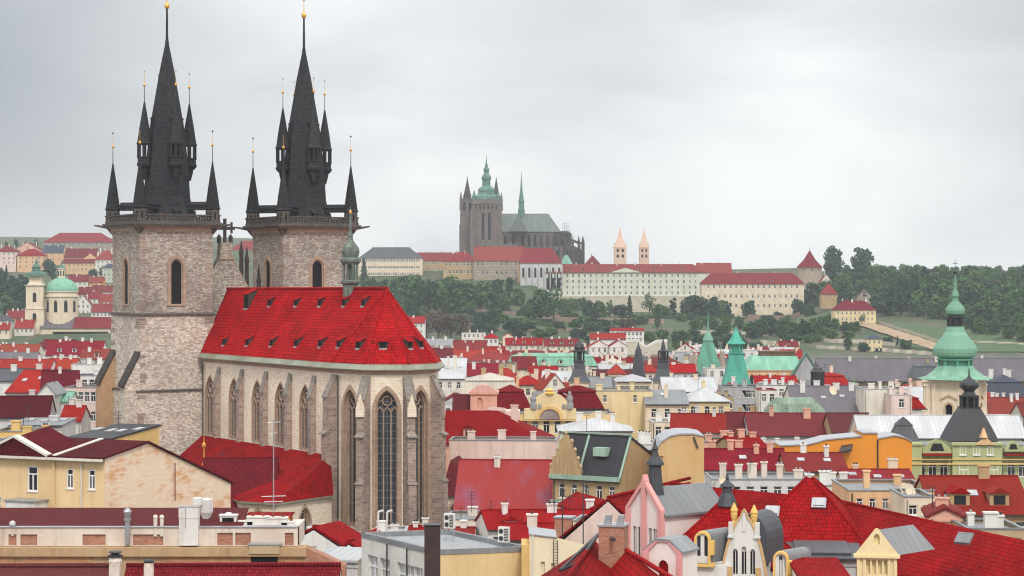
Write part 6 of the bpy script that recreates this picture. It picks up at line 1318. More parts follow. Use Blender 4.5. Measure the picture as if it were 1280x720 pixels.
def tan_house():        # tan house with stepped gable and green-edged black roof, gable wall turned to the right
    D = 268; o = house(733, 593, 546, D, 98, 13, -32, rfrac=.2, roof='gable', name='tan_gabled_house', wall='tan', rf='darkslate', wins=(2, 5), ch=0, winsz=(.9, 1.9), floor=4.2, top=1.3, side=1, label='tan house with green-edged black roof and stepped front gable', cat='house', ov=.5)
    b = o.location.z; k = FPX / D; wd = 98 / k; h = ZZ(593, D) - b; ry = 2.6; hr = ZZ(546, D + ry) - ZZ(593, D)
    mb = MB(); a = wd/2
    kk = hr/ry
    for x in (-a - .16, a - .1, -a + 3.9): mb.prism([(x, -.55, h - .5*kk + .3), (x, ry, h + hr + .3), (x, ry, h + hr + .5), (x, -.55, h - .5*kk + .5)], (.3, 0, 0))
    mb.box(-a - .15, a + .2, -.75, -.51, h - .7, h - .1); mb.box(-a - .1, a + .1, ry - .2, ry + .2, h + hr + .42, h + hr + .58); mb.build('roof_trim', ['s_copper2'], o)
    mb = MB(); x = -a + 2.2; st = [(-2.3, 0), (2.3, 0), (2.3, 1.0), (1.9, 1.1), (1.9, 2.0), (1.4, 2.2), (1.4, 3.1), (.9, 3.3), (.9, 4.2), (.4, 4.5), (.3, 5.3), (-.3, 5.3), (-.4, 4.5), (-.9, 4.2), (-.9, 3.3), (-1.4, 3.1), (-1.4, 2.2), (-1.9, 2.0), (-1.9, 1.1), (-2.3, 1.0)]
    mb.prism([(x + p, -.62, h - .3 + q) for p, q in st], (0, .6, 0))
    for i in range(6): mb.box(x - 1.6 + i*.62, x - 1.42 + i*.62, -.72, -.62, h + .1, h + 3.4 - abs(i - 2.5)*.7)
    for p, q in ((2.3, 1.0), (1.9, 2.05), (1.4, 3.15), (.9, 4.25), (-2.3, 1.0), (-1.9, 2.05), (-1.4, 3.15), (-.9, 4.25), (0, 5.3)): mb.lathe([(.1, h - .3 + q), (.24, h - .1 + q), (.24, h + .15 + q), (.05, h + .3 + q)], 6, (x + p*.96, -.32), m=1)
    mb.build('stepped_gable', ['w_tan', 'w_sand'], o)
    mb = MB(); y, z = ry*.55, h + hr*.55; mb.box(a - 4.4, a - 2.5, y - .9, y + .6, z - .2, z + .9); mb.build('roof_hatch', ['s_copper2'], o)
    mb = MB(); mb.box(-a - .2, a + .15, -.35, -.003, h - 3.8, h - 3.5); mb.build('cornice', ['s_copper2'], o)
tan_house()
def round_wall():
    D = 262; S = Site('rounded_house', 850, D, gz(850, D) - 1, 'ochre windowless wall with a rounded top next to the tan house', 'house'); X, Z = S.X, S.Z; mb = MB()
    out = [(823, 660), (880, 660), (880, 546), (866, 543.5), (850, 543.5), (838, 546), (827, 553), (822, 560), (822, 600)]
    mb.facade((0, 0, 0), (1, 0, 0), (0, -1, 0), [(X(x), Z(y)) for x, y in out], [rect(X(824.5), X(829), Z(582), Z(570))], .25); mb.prism([(X(x), .26, Z(y)) for x, y in out], (0, 9, 0)); mb.build('wall', ['w_ochre2'], S.root)
    mb = MB()
    for (a, b_) in zip(out[2:7], out[3:8]): mb.prism([(X(a[0]), -.15, Z(a[1]) + .003), (X(b_[0]), -.15, Z(b_[1]) + .003), (X(b_[0]), -.15, Z(b_[1]) + .2), (X(a[0]), -.15, Z(a[1]) + .2)], (0, 9.6, 0))
    mb.build('coping', ['steel'], S.root); mb = MB(); mb.prism([(X(866), -.3, Z(546)), (X(868), -.3, Z(546)), (X(873), -.3, Z(560)), (X(871), -.3, Z(560))], (0, .2, 0)); mb.build('bracket', ['darkmetal'], S.root)
round_wall()
for px, py, D, lab in ((1131, 612, 216, 'larger cream satellite dish on the peach block'), (1137.5, 613.5, 214, 'smaller cream satellite dish on the peach block'), (903, 601, 236, 'grey satellite dish seen edge-on above the red tiled roofs'), (1041, 488, 415, 'twin-lobed white dish on the purple-grey roof')):
    r_ = (8.5 if D < 230 else 6) * D / FPX; mb = MB(); p = P(px, py, D)
    mb.M = Matrix.Translation(p) @ Matrix.Rotation(rad(35), 4, 'Z') @ Matrix.Rotation(rad(70), 4, 'X'); mb.lathe([(.02, -r_*.22), (r_*.5, -r_*.16), (r_*.85, -.04), (r_, .06), (r_*.97, .07), (r_*.5, -r_*.08), (.03, -r_*.13)], 16); mb.tube((0, -r_*.8, 0), (0, 0, r_*.8), .03, 5, 1); mb.tube((0, 0, -r_*.2), (0, -.05, -r_*.6), .06, 6, 1)
    mb.M = Matrix.Translation(p); mb.tube((-.1, .25, -2.4), (-.1, .25, 0), .05, 6, 1); tag(mb.build('satellite_dish', ['w_cream', 'steel']), lab, 'satellite dish', 'rooftop dishes')

# ------------------------------------------------------------------ infill houses of the old town, row by row
OCC = [(o.location.x, o.location.y) for o in SC.objects if o.parent is None and o.get('category')]
def infill():
    n = 0
    for D, za, zb in ((470, 7.5, 9.5), (505, 8, 10), (545, 8, 10.5), (590, 7.5, 10), (640, 7, 10), (690, 7, 9.5), (745, 6, 9), (805, 5, 8), (870, 4, 7.5), (940, 2.5, 6), (1010, 1.5, 5), (1080, 0, 4), (1150, -1, 3)):
        for lo, hi in ((-14, 140), (520, 1300)):
            px = lo + R.uniform(0, 15)
            while px < hi:
                wm_ = R.uniform(9, 19); wpx = wm_ * FPX / D; c = px + wpx / 2
                zr = R.uniform(za, zb); X = PX(c, D)
                ok = all(abs(X - ox) > 9 or abs(D - oy) > 13 for ox, oy in OCC) and c < hi + 15
                if 760 < c < 850 and D > 930: ok = False
                if 1005 < c and D > 560: ok = False
                if lo < 0: zr -= 1.0
                if ok and n < 175:
                    rf_ = R.choices(['gable', 'hip', 'gabley', 'flat', 'mansard'], [40, 20, 14, 14, 12])[0]
                    col = R.choices(['red', 'redb', 'crimson', 'maroon', 'farred', 'rust', 'greysheet', 'sheet', 'slate', 'beigesheet'], [14, 8, 12, 8, 16, 8, 10, 9, 8, 5])[0]
                    if rf_ == 'flat': col = R.choice(['greysheet', 'sheet'])
                    wl = R.choices(['cream', 'offwhite', 'white', 'paleyellow', 'palepink', 'peach', 'tan', 'palegrey', 'sand'], [20, 18, 16, 14, 10, 10, 6, 6, 4])[0]
                    hr = R.uniform(2.6, 4.6) if rf_ != 'flat' else .4; yr = YH + (ZC - zr) * FPX / (D + 5); ye = YH + (ZC - zr + hr) * FPX / D
                    house(c, ye, yr, D, wpx * R.uniform(.85, 1), 10, R.uniform(-10, 10), rf_, wall=wl, rf=col, wins=(2, max(2, int(wm_ / 3.4))), ch=R.choice([1, 2, 2, 3]), dm=R.choice([0, 0, 0, 1, 2]) if rf_ in ('gable', 'hip', 'mansard') else 0, sk=R.choice([0, 0, 0, 2]) if rf_ == 'gable' else 0, winsz=(1.1, 1.8), chm=R.choice(['w_cream', 'w_white', 'w_offwhite', 'w_palepink', None])); n += 1
                px += wpx * R.uniform(1.0, 1.35)
infill()
_M['orangebrick'] = m_stone('orangebrick', (.50, .24, .12), (.40, .17, .08), (.52, .36, .24), .30, .09, .012, (.52, .36, .16), .6, (.25, .13, .09), .4)
COL['maroonbig'] = (.12, .010, .016)
COL['winered'] = (.24, .016, .022)
_M['t_maroonbig'] = m_tile('t_maroonbig', COL['maroonbig'], .33, .24, .04)
_M['w_yellowh'] = m_wall('w_yellowh', (.78, .57, .32), .6)
_M['w_rust'] = m_plain('w_rust', (.25, .08, .05), .8)
_M['t_winered'] = m_tile('t_winered', COL['winered'])
_M['w_creamf'] = m_wall('w_creamf', (.74, .56, .30), .5)
_M['w_flatroof'] = m_plain('w_flatroof', (.30, .31, .32), .9)
_M['glasslight'] = m_plain('glasslight', (.45, .45, .45), .3)
_M['darkbrick'] = m_stone('darkbrick', (.055, .032, .03), (.04, .026, .026), (.07, .05, .045), .3, .1, .015, (.09, .05, .04), .4, (.02, .018, .018), .4)
_M['w_cream2'] = m_wall('w_cream2', (.80, .70, .50), .3)
_M['w_pinkwhite'] = m_wall('w_pinkwhite', (.80, .71, .68), .3)
_M['w_rose'] = m_wall('w_rose', (.70, .34, .32), .2)
_M['w_yellow2'] = m_wall('w_yellow2', (.76, .50, .16), .3)
_M['w_paleyellow2'] = m_wall('w_paleyellow2', (.80, .66, .38), .25)
_M['tanbrick2'] = m_wall('tanbrick2', (.50, .35, .20), .7, (.34, .20, .10))
# ------------------------------------------------------------------ foreground, lower left
def corner_house():
    D = 230; b = gz(60, D) - 1; p = P(131, 640, D)
    o = empty('corner_house', (p.x, D, b), rad(-23), 'yellow corner house with white windows, maroon roof and peeling gable wall', 'house'); h = ZZ(573, D) - b; W = 15.5; dp = 27
    # local: front wall along -x from the near corner, gable wall along +y
    zr = ZZ(552, 240) - b; zb = ZZ(603, 256) - b; yr = 8.5
    mb = MB(); wf = [(-13.6, h - 4.6, 1.35, 2.7), (-10.9, h - 7.0, 1.5, 2.9), (-4.6, h - 3.6, .95, 2.2), (-1.6, h - 3.6, .95, 2.2), (-3.9, h - 8.6, .75, 2.6), (-1.8, h - 8.7, 1.1, 2.7)]
    wf = [(-9.6, h - 4.0, 1.35, 2.8), (-14.6, h - 7.6, 1.4, 2.9), (-4.6, h - 3.5, .9, 2.2), (-1.7, h - 3.5, .9, 2.2), (-3.7, h - 8.6, .7, 2.6), (-1.9, h - 8.7, 1.0, 2.7)]
    mb.facade((0, 0, 0), (-1, 0, 0), (0, -1, 0), rect(0, W + 1.2, 0, h), [rect(-x - w_/2, -x + w_/2, z, z + q) for x, z, w_, q in wf], .2)
    mb.facade((0, 0, 0), (0, 1, 0), (1, 0, 0), [(0, 0), (dp, 0), (dp, zb), (yr, zr), (0, h)], [], .1, 1)
    mb.poly([(-W - 1.2, 0, 0), (-W - 1.2, dp, 0), (-W - 1.2, dp, zb), (-W - 1.2, yr, zr), (-W - 1.2, 0, h)]); mb.box(-6.75, -6.5, -.28, -.003, 0, h - .3); mb.box(-W - 1.2, -6.8, -.16, -.004, h - .7, h - .25)
    mb.build('wall', ['w_yellowh', 'peel'], o)
    for x, z, w_, q in wf:
        m2 = MB(); f = .13
        for a, c, d, e in ((-w_/2, w_/2, 0, f), (-w_/2, w_/2, q - f, q), (-w_/2, -w_/2 + f, f, q - f), (w_/2 - f, w_/2, f, q - f), (-w_/2 + f, w_/2 - f, q*.66, q*.66 + .14), (-.07, .07, f, q*.66)): m2.box(a, c, .06, .16, d, e)
        m2.box(-w_/2 - .1, w_/2 + .1, -.12, .05, -.12, -.003)
        wn = m2.build('window', ['frame'], o); wn.location = (x, 0, z); m3 = MB(); m3.box(-w_/2 - .02, w_/2 + .02, .161, .2, 0, q); m3.build('pane', ['glass'], wn)
    rb = MB(); k = (zr - h) / yr; kb = (zb - zr) / (dp - yr)
    pr = [(-.7, h - .7*k + .02), (yr, zr + .02), (dp + .4, zb + .4*kb + .02), (dp + .4, zb + .4*kb + .2), (yr, zr + .26), (-.7, h - .7*k + .22)]
    rb.prism([(-W - 1.5, y, z) for y, z in pr], (W + 1.75, 0, 0)); rb.build('roof', ['t_maroonbig'], o)
    tb = MB()
    for x in (-6.4, -.15, -W - 1.4):
        if x == -.15: continue
        tb.prism([(x, -.75, h - .7*k + .24), (x, yr, zr + .28), (x, yr, zr + .4), (x, -.75, h - .7*k + .36)], (.5, 0, 0))
    tb.box(-W - 1.5, .25, -.95, -.71, h - .32, h - .05); tb.build('roof_trim', ['w_offwhite'], o)
    gb = MB(); xm, gw = -11.6, 4.2      # small tiled gable above the projecting bay
    gb.prism([(xm - gw, -.72, h + .05), (xm + gw, -.72, h + .05), (xm, -.72, h + 2.0)], (0, 6.5, .9), 0)
    for s in (-1, 1): gb.prism([(xm + s*gw*1.06, -.9, h), (xm + s*gw*1.06, -.9, h + .28), (xm, -.9, h + 2.3), (xm, -.9, h + 2.02)], (0, 1.1, 0), 1)
    gb.build('front_gable', ['t_maroonbig', 'w_offwhite'], o)
    pb = MB(); pb.tube((-3.0, -.15, 0), (-3.0, -.15, h - .2), .09, 6); pb.build('drainpipe', ['w_offwhite'], o); pb = MB(); pb.tube((-W - 1.3, -.75, 0), (-W - 1.3, -.75, h - .1), .1, 6); pb.build('drainpipe', ['w_offwhite'], o)
    ab = MB(); ab.box(-8.7, -4.7 - 3.0 + .01, -.02, .6, 0, 1); 
    eb = MB(); z0 = ZZ(648, D) - b; eb.box(-11.6, -7.6, -2.4, -.003, z0 - 3, z0 + 1.7); eb.box(-11.8, -7.4, -2.6, -.004, z0 + 1.703, z0 + 1.85, 1); eb.build('annex', ['w_white', 'steel'], o)
    lb = MB(); lb.tube((.25, 14, h - 6), (.25, 14, h - 1.6), .07, 6); lb.build('lightning_rod', ['w_rust'], o)
corner_house()

def firewall():
    D = 150; k = FPX / D; px0 = 190; S = Site('firewall', px0, D, gz(px0, D) - 1, 'long low patched wall with brick panels, whitish plaster band and tile coping', 'wall'); X, Z = S.X, S.Z; r = S.root; zb = 0
    pan = [(10.5, 20.5), (25.5, 46.5), (103, 132), (166, 204), (271.5, 291), (294, 313.5), (356, 367)]
    mb = MB(); mb.facade((X(-30), 0, 0), (1, 0, 0), (0, -1, 0), rect(0, X(372) - X(-30), Z(682.5), Z(659)), [rect(X(a) - X(-30), X(b) - X(-30), Z(681.8), Z(668 if a < 250 else 666)) for a, b in pan], .14)
    mb.box(X(-30), X(372), .3, 5, Z(684), Z(659)); mb.poly([(X(372), 0, Z(682.5)), (X(372), 1, Z(682.5)), (X(372), 1, Z(659)), (X(372), 0, Z(659))]); mb.build('plaster_band', ['oldplaster'], r)
    for a, b in pan:
        m_ = MB(); m_.box(X(a) - .02, X(b) + .02, .15, .29, Z(682.4), Z(666)); m_.build('brick_panel', ['brickwork'], r)
    mb = MB(); mb.box(X(-30), X(384), -.75, 1.0, Z(694), Z(683)); mb.box(X(-30), X(384), -.4, 1, 0, Z(694.2)); mb.prism([(X(384), -.4, 0), (X(432), -.4, 0), (X(432), -.4, Z(706)), (X(384), -.4, Z(684))], (0, 1.4, 0), 1); mb.build('lower_wall', ['tanbrick2', 'brickwork'], r)
    for a, b in ((-6, 20), (25, 117), (207, 290), (296, 314), (350, 376)):
        m_ = MB(); m_.box(X(a), X(b), -.46, -.403, Z(709), Z(695)); m_.build('brick_panel', ['orangebrick'], r)
    m_ = MB(); m_.box(X(315), X(348), -.48, -.41, Z(703), Z(691)); m_.build('opening', ['void'], r)
    m_ = MB(); m_.prism([(X(311), -.9, Z(680)), (X(353), -.9, Z(680)), (X(353), -.9, Z(678.5)), (X(311), -.9, Z(678.5))], (0, 1.5, .05)); m_.box(X(313), X(351), -.86, .4, Z(690.5), Z(680.2), 1); m_.build('hatch', ['steel', 'w_sand'], r)
    rb = MB()
    for a, b in ((-30, 273), (273.2, 303)): rb.prism([(X(a), .1, Z(659)), (X(b), .1, Z(659)), (X(b), 3.6, Z(643.5)), (X(a), 3.6, Z(643.5))], (0, .05, .12))
    rb.build('tile_coping', ['t_maroonbig'], r)
    cp = MB(); cp.prism([(X(-30), -.1, Z(659.3)), (X(372), -.1, Z(659.3)), (X(372), .3, Z(658)), (X(-30), .3, Z(658))], (0, 0, .06)); cp.build('ledge', ['steel'], r)
    return S
FW = firewall()
_k = FPX / 150
def on_wall(px, py, y=0): return Vector((PX(px, 150), 150 + y, ZZ(py, 150)))
def thing(mb, name, mats, label, cat, group=None): return tag(mb.build(name, mats), label, cat, group)
p = on_wall(15, 664, .15); mb = MB(); mb.M = Matrix.Translation(p); mb.lathe([(.13, -.35), (.13, .35), (.2, .38), (.24, .5), (.2, .65), (.06, .74)], 12); thing(mb, 'roof_vent', ['w_palegrey'], 'short rounded pale vent pipe on the left end of the firewall', 'vent', 'vents on the firewall')
p = on_wall(160, 680, -.2); mb = MB(); mb.M = Matrix.Translation(p); mb.lathe([(.19, 0), (.19, 1.7), (.26, 1.72), (.26, 1.85), (.2, 1.87), (.24, 2.1), (.3, 2.35), (.22, 2.5), (.06, 2.62)], 14); mb.box(-.22, .22, 0, .22, .75, .8); thing(mb, 'flue_pipe', ['steel'], 'tall bare metal flue with a wide cap on the firewall', 'flue', 'vents on the firewall')
for px, lab in ((194, 'whitish vent pipe on the firewall, the one nearer the metal flue'), (202, 'whitish vent pipe on the firewall, the one nearer the white duct box')):
    p = on_wall(px, 667, .1); mb = MB(); mb.M = Matrix.Translation(p); mb.lathe([(.14, -.2), (.14, 1.1), (.17, 1.12), (.17, 1.25), (.05, 1.35)], 12); thing(mb, 'vent_pipe', ['w_offwhite'], lab, 'vent', 'vents on the firewall')
p = on_wall(237, 681, -.1); mb = MB(); mb.M = Matrix.Translation(p); w_ = .69; mb.box(-w_, w_, -.4, .4, 0, 1.95); mb.box(-w_ - .02, w_ + .02, -.43, .4, 1.955, 2.75); mb.box(-w_ + .45, -w_ + .49, -.46, -.432, 1.3, 2.7, 1); mb.box(-w_ - .06, w_ + .06, -.45, .45, 2.755, 2.8, 1); mb.lathe([(.42, 2.81), (.42, 3.3), (.2, 3.35)], 4, (.45, .9), rot=.785); thing(mb, 'duct_box', ['w_white', 'steel'], 'tall white sheet-metal duct box standing on the firewall', 'duct')
p = on_wall(254, 640, 1.6); mb = MB(); mb.M = Matrix.Translation(p); mb.lathe([(.2, -.9), (.35, -.5), (.5, -.2), (.5, .75), (.46, .78), (.2, .8), (.18, .86)], 4, rot=.5); mb.tube((0, 0, -1.6), (0, 0, -.8), .15, 8); thing(mb, 'vent_hood', ['w_white'], 'white angular vent hood just behind the tall white duct box', 'vent')
for px, w_, y0, y1, lab, hole in ((283, .6, 665, 647, 'white chimney with dark open slot and rounded cap', True), (320, .75, 657, 649, 'low white chimney block with a red tile patch', False), (345, .7, 662, 650, 'white chimney block next to the antenna mast', False), (358, .45, 666, 655, 'slim white chimney with a dark cowl', False), (305, .5, 660, 654, 'small low white chimney with cluttered pots', False)):
    p = on_wall(px, y0, 1.2); hh = (y0 - y1) / _k; mb = MB(); mb.M = Matrix.Translation(p); mb.box(-w_, w_, -.35, .35, -.6, hh); mb.box(-w_ - .06, w_ + .06, -.42, .42, hh + .003, hh + .1)
    if hole: mb.box(-w_*.7, w_*.7, -.37, -.351, hh*.45, hh*.9, 1); mb.lathe([(.3, hh + .1), (.2, hh + .22), (.05, hh + .26)], 8)
    else:
        for i in range(2): mb.lathe([(.11, hh + .1), (.09, hh + .4)], 8, ((i - .5)*w_, 0), m=2)
    thing(mb, 'chimney', ['w_white', 'void', 't_brick'], lab, 'chimney', 'white chimneys behind the firewall')
p = on_wall(333, 655, 3); mb = MB(); mb.M = Matrix.Translation(p); mb.box(-1.9, 1.3, 0, 3, -2, .1); mb.box(-2.0, 1.4, -.1, 3.1, .105, .2, 1); mb.build('x', ['w_yellow', 't_red']).name = 'roof_box'; o = SC.objects['roof_box']; tag(o, 'small ochre rooftop box with red edge behind the white chimneys', 'rooftop box')
p = on_wall(338, 652, 2); mb = MB(); mb.M = Matrix.Translation(p); mb.tube((0, 0, -1), (0, 0, 7.2), .045, 6)
for z, l in ((7.0, .5), (6.2, .3), (1.6, .9), (1.2, .7)): mb.tube((-l, 0, z), (l, 0, z + .05), .03, 5); 
for i in range(6): mb.tube((-.8 + i*.3, -.25, 1.62), (-.8 + i*.3, .25, 1.62), .02, 4)
thing(mb, 'antenna_mast', ['steel'], 'thin tall antenna mast with crossbars in front of the aisle roof', 'antenna')
p = P(255, 562, 300); mb = MB(); mb.M = Matrix.Translation(p); mb.lathe([(.35, -2.2), (.12, -1.6), (.1, .2), (.3, .45), (.3, .8), (.08, 1.05), (.05, 2.2)], 8); thing(mb, 'roof_finial', ['gold'], 'gilded finial on the dark wine red roof ridge', 'finial')
p = P(144, 715, 138); mb = MB(); mb.M = Matrix.Translation(p); mb.box(-.35, .35, -.35, .35, -3, .45); mb.lathe([(.4, .45), (.45, .75), (.36, 1.0)], 12); mb.lathe([(.5, 1.02), (.52, 1.12), (.2, 1.22), (.45, 1.3), (.42, 1.38)], 12, m=1); mb.lathe([(.42, 1.0)] + [(.36, 1.01)], 12); thing(mb, 'chimney', ['oldplaster', 'darkmetal'], 'round-bellied plaster chimney with dark cap in front of the firewall', 'chimney')
p = P(186, 718, 138); mb = MB(); mb.M = Matrix.Translation(p); mb.lathe([(.36, -3), (.34, .5), (.3, .78)], 10); mb.lathe([(.33, .79), (.35, .9), (.2, 1.0)], 10, m=1); thing(mb, 'chimney', ['oldplaster', 'darkmetal'], 'slimmer squarish plaster chimney with dark cap in front of the firewall', 'chimney')
# nearest roofs along the bottom edge
def near_roof(px0, py0, D0, px1, py1, D1, hw, drop, label, mat='bigtile', wm='w_white', name='house', ridge=True):
    """a pitched roof between two ridge points, with its walls"""
    A, B = P(px0, py0, D0), P(px1, py1, D1); mid = (A + B) / 2; u = Vector((B.x - A.x, B.y - A.y, 0)); ln = u.length; u /= ln; n = Vector((u.y, -u.x, 0)); b = -4
    o = empty(name, (mid.x, mid.y, b), 0, label, 'house'); M = Matrix.Translation(-Vector((mid.x, mid.y, b)))
    mb = MB(); mb.M = M; dz = Vector((0, 0, -drop))
    A1, A2, B1, B2 = A + n*hw + dz, A - n*hw + dz, B + n*hw + dz, B - n*hw + dz; t = Vector((0, 0, .24))
    mb.prism([A1 - t, A - t, A2 - t, A2, A, A1], u * ln)
    for i in range(1): 
        L_ = B - A; mb.tube(A + Vector((0, 0, .02)), B + Vector((0, 0, .02)), .17, 8)
    mb.build('roof', [mat], o)
    mb = MB(); mb.M = M; i_ = .5; W = [A + n*(hw - i_), B + n*(hw - i_), B - n*(hw - i_), A - n*(hw - i_)]
    zt = [A1.z - .3, B1.z - .3, B2.z - .3, A2.z - .3]
    for i in range(4):
        j = (i + 1) % 4; p0, p1 = W[i], W[j]; q = [Vector((p0.x, p0.y, b)), Vector((p1.x, p1.y, b)), Vector((p1.x, p1.y, zt[j])), ]
        if i == 1: q.append(B - t*1.5)
        if i == 3: q.append(A - t*1.5)
        q.append(Vector((p0.x, p0.y, zt[i]))); mb.poly(q)
    mb.build('wall', [wm], o); return o, M, A, B, u, n
near_roof(-60, 708, 139, 140, 707, 139, 3.5, 2.4, 'nearest dark red tiled roof along the bottom edge below the firewall', 't_maroonbig', 'oldplaster')
near_roof(158, 707, 139, 426, 706, 139, 3.5, 2.4, 'brighter red tiled roof continuing the bottom edge toward the white block', 't_winered', 'oldplaster')
near_roof(392, 658, 200, 424, 659, 205, 4, 2.0, 'small red tiled roof beside white terraces at the foot of the apse', 't_red', 'w_white'); near_roof(436, 676, 190, 470, 668, 200, 3.4, 2.2, 'small red roof wedged behind the flat-roofed white block', 't_red', 'w_white')
H(392, 684, 683, 200, 50, 6, -10, 'flat', name='roof_terrace', cat='terrace', wall='white', rf='sheet', wins=(0, 0), ch=3, chm='w_white', label='white stepped roof terrace between the firewall and small red roofs'); H(418, 702, 696, 180, 60, 5, -14, 'shed', name='roof_terrace', cat='terrace', wall='palegrey', rf='sheet', wins=(0, 0), ch=0, label='pale metal lean-to roof below the white stepped terrace')

# ------------------------------------------------------------------ flat-roofed white block, bottom centre
def white_block():
    b = -4; C = P(543, 688, 166.8); Lf = P(452, 666, 178.4); zt = ZZ(688, 166.8)
    o = empty('flat_block', (C.x, C.y, b), 0, 'flat-roofed block with white side wall, cream front and gravel-grey roof', 'building'); M = Matrix.Translation(-Vector((C.x, C.y, b)))
    C0, L0 = Vector((C.x, C.y, 0)), Vector((Lf.x, Lf.y, 0)); R0 = P(660, 684, 168.8); R0 = Vector((R0.x, R0.y, 0)); K0 = L0 + (R0 - C0)
    mb = MB(); mb.M = M; u = (L0 - C0); ln = u.length; u /= ln; n = Vector((u.y, -u.x, 0)); n = n if n.y < 0 else -n
    hz = zt; ws = []
    for px, w_ in ((523, 1.5), (507, 3.0), (481, 1.9), (466, 1.9)):
        ws.append((ray_line(px, C0, L0) * ln, w_))
    zs = [(hz - 3.3 - b, 2.4)]
    mb.facade(C0 + Vector((0, 0, b)), u, n, rect(0, ln, 0, hz - b), [rect(a - w_/2, a + w_/2, hz - b - 4.6, hz - b - 1.7) for a, w_ in ws], .3)
    mb.build('side_wall', ['w_white'], o)
    for a, w_ in ws:
        m_ = MB(); m_.M = M; T = lambda x, d, z: C0 + u*x - n*d + Vector((0, 0, z)); z0, z1 = hz - 4.6, hz - 1.7
        def bar(x0, x1, za, zb_, d0=.2, d1=.28, mm=0): m_.prism([T(x0, d0, za), T(x1, d0, za), T(x1, d0, zb_), T(x0, d0, zb_)], -n * (d1 - d0), mm)
        nb = 3 if w_ > 2 else 2
        for i in range(nb + 1): x = a - w_/2 + i*w_/nb; bar(x - .06 if i else x, x + .06 if i < nb else x, z0, z1)
        for z in (z0, z0 + 1.9, z1 - .12): bar(a - w_/2, a + w_/2, z, z + .12, .19, .27)
        bar(a - w_/2, a + w_/2, z0, z1, .285, .3, 1); m_.build('window', ['frame', 'glasslight'], o)
    mb = MB(); mb.M = M; v = R0 - C0; l2 = v.length; v /= l2; mb.poly([C0 + Vector((0, 0, b)), R0 + Vector((0, 0, b)), R0 + Vector((0, 0, hz)), C0 + Vector((0, 0, hz))]); mb.poly([R0 + Vector((0, 0, b)), K0 + Vector((0, 0, b)), K0 + Vector((0, 0, hz)), R0 + Vector((0, 0, hz))]); mb.poly([L0 + Vector((0, 0, b)), K0 + Vector((0, 0, b)), K0 + Vector((0, 0, hz)), L0 + Vector((0, 0, hz))]); mb.build('front_wall', ['w_creamf'], o)
    mb = MB(); mb.M = M; dn = Vector((0, 0, hz - .35)); cc = (C0 + K0) / 2; ins = lambda p: p + (cc - p).normalized() * .3
    mb.poly([p + dn for p in (C0, R0, K0, L0)], 0)
    for p, q in ((C0, R0), (R0, K0), (K0, L0), (L0, C0)):
        d = (q - p).normalized(); m_n = Vector((-d.y, d.x, 0)); m_n = m_n if m_n.dot(cc - p) > 0 else -m_n; e = .28
        mb.prism([p + Vector((0, 0, hz - .36)) - m_n*.06, p + Vector((0, 0, hz + .06)) - m_n*.06, p + m_n*e + Vector((0, 0, hz + .06)), p + m_n*e + Vector((0, 0, hz - .36))], q - p, 1)
    mb.build('roof', ['w_flatroof', 's_greysheet'], o)
    for px in (486, 511):
        m_ = MB(); m_.M = M; x = ray_line(px, C0, L0) * ln; q = C0 + u*x + n*.18; m_.tube(q + Vector((0, 0, b)), q + Vector((0, 0, hz - .5)), .07, 6); m_.tube(q + Vector((0, 0, hz - .5)), q + u*-.4 + n*.2 + Vector((0, 0, hz - .25)), .07, 6); m_.build('drainpipe', ['darkmetal'], o)
    return hz
hz = white_block()
for px, D, lab in ((562, 175.5, 'white air conditioner on a stand, the one nearer the brown chimney'), (630, 170.5, 'white air conditioner at the far end of the flat roof')):
    X = PX(px, D); mb = MB(); mb.M = Matrix.Translation((X, D, hz - .35)) @ Matrix.Rotation(rad(-24), 4, 'Z'); z0 = 1.1 if px < 600 else .55
    mb.box(-.45, .45, -.2, .2, z0, z0 + 1.25); mb.box(.08, .42, -.23, -.201, z0 + .12, z0 + 1.12, 1)
    for j in range(7): mb.box(.1, .4, -.25, -.231, z0 + .2 + j*.13, z0 + .24 + j*.13)
    for c in (.32, .9): mb.tube((-.18, -.2, z0 + c), (-.18, -.225, z0 + c), .2, 14, 1)
    for x in (-.35, .35): mb.box(x - .04, x + .04, -.3, .3, z0 - .06, z0 - .003, 2); mb.tube((x, 0, 0), (x, 0, z0 - .06), .04, 5, 2)
    thing(mb, 'air_conditioner', ['w_white', 'darkmetal', 'steel'], lab, 'air conditioner', 'air conditioners on the flat roof')
mb = MB(); p = P(540.5, 720, 150); mb.M = Matrix.Translation((p.x, 150, -4)); mb.box(-.56, .56, -.5, .5, 0, ZZ(656.5, 150) + 4); mb.box(-.64, .64, -.58, .58, ZZ(656.5, 150) + 4.003, ZZ(655, 150) + 4, 1); thing(mb, 'chimney_stack', ['darkbrick', 'darkmetal'], 'tall square dark brown brick chimney in front of the flat-roofed block', 'chimney')
for x0, py, lab in ((471, 640, 'white bent vent pipe before the apse, the left of two'), (482, 640, 'white bent vent pipe before the apse, the right of two')):
    p = P(x0, py, 196); mb = MB(); mb.M = Matrix.Translation(p); mb.tube((0, 0, -4.5), (.15, 0, 0), .1, 8); mb.tube((.15, 0, 0), (.45, 0, .12), .1, 8); mb.lathe([(.16, .05), (.16, .2)], 8, (.5, 0)); thing(mb, 'vent_pipe', ['w_white'], lab, 'vent', 'white vent pipes before the apse')

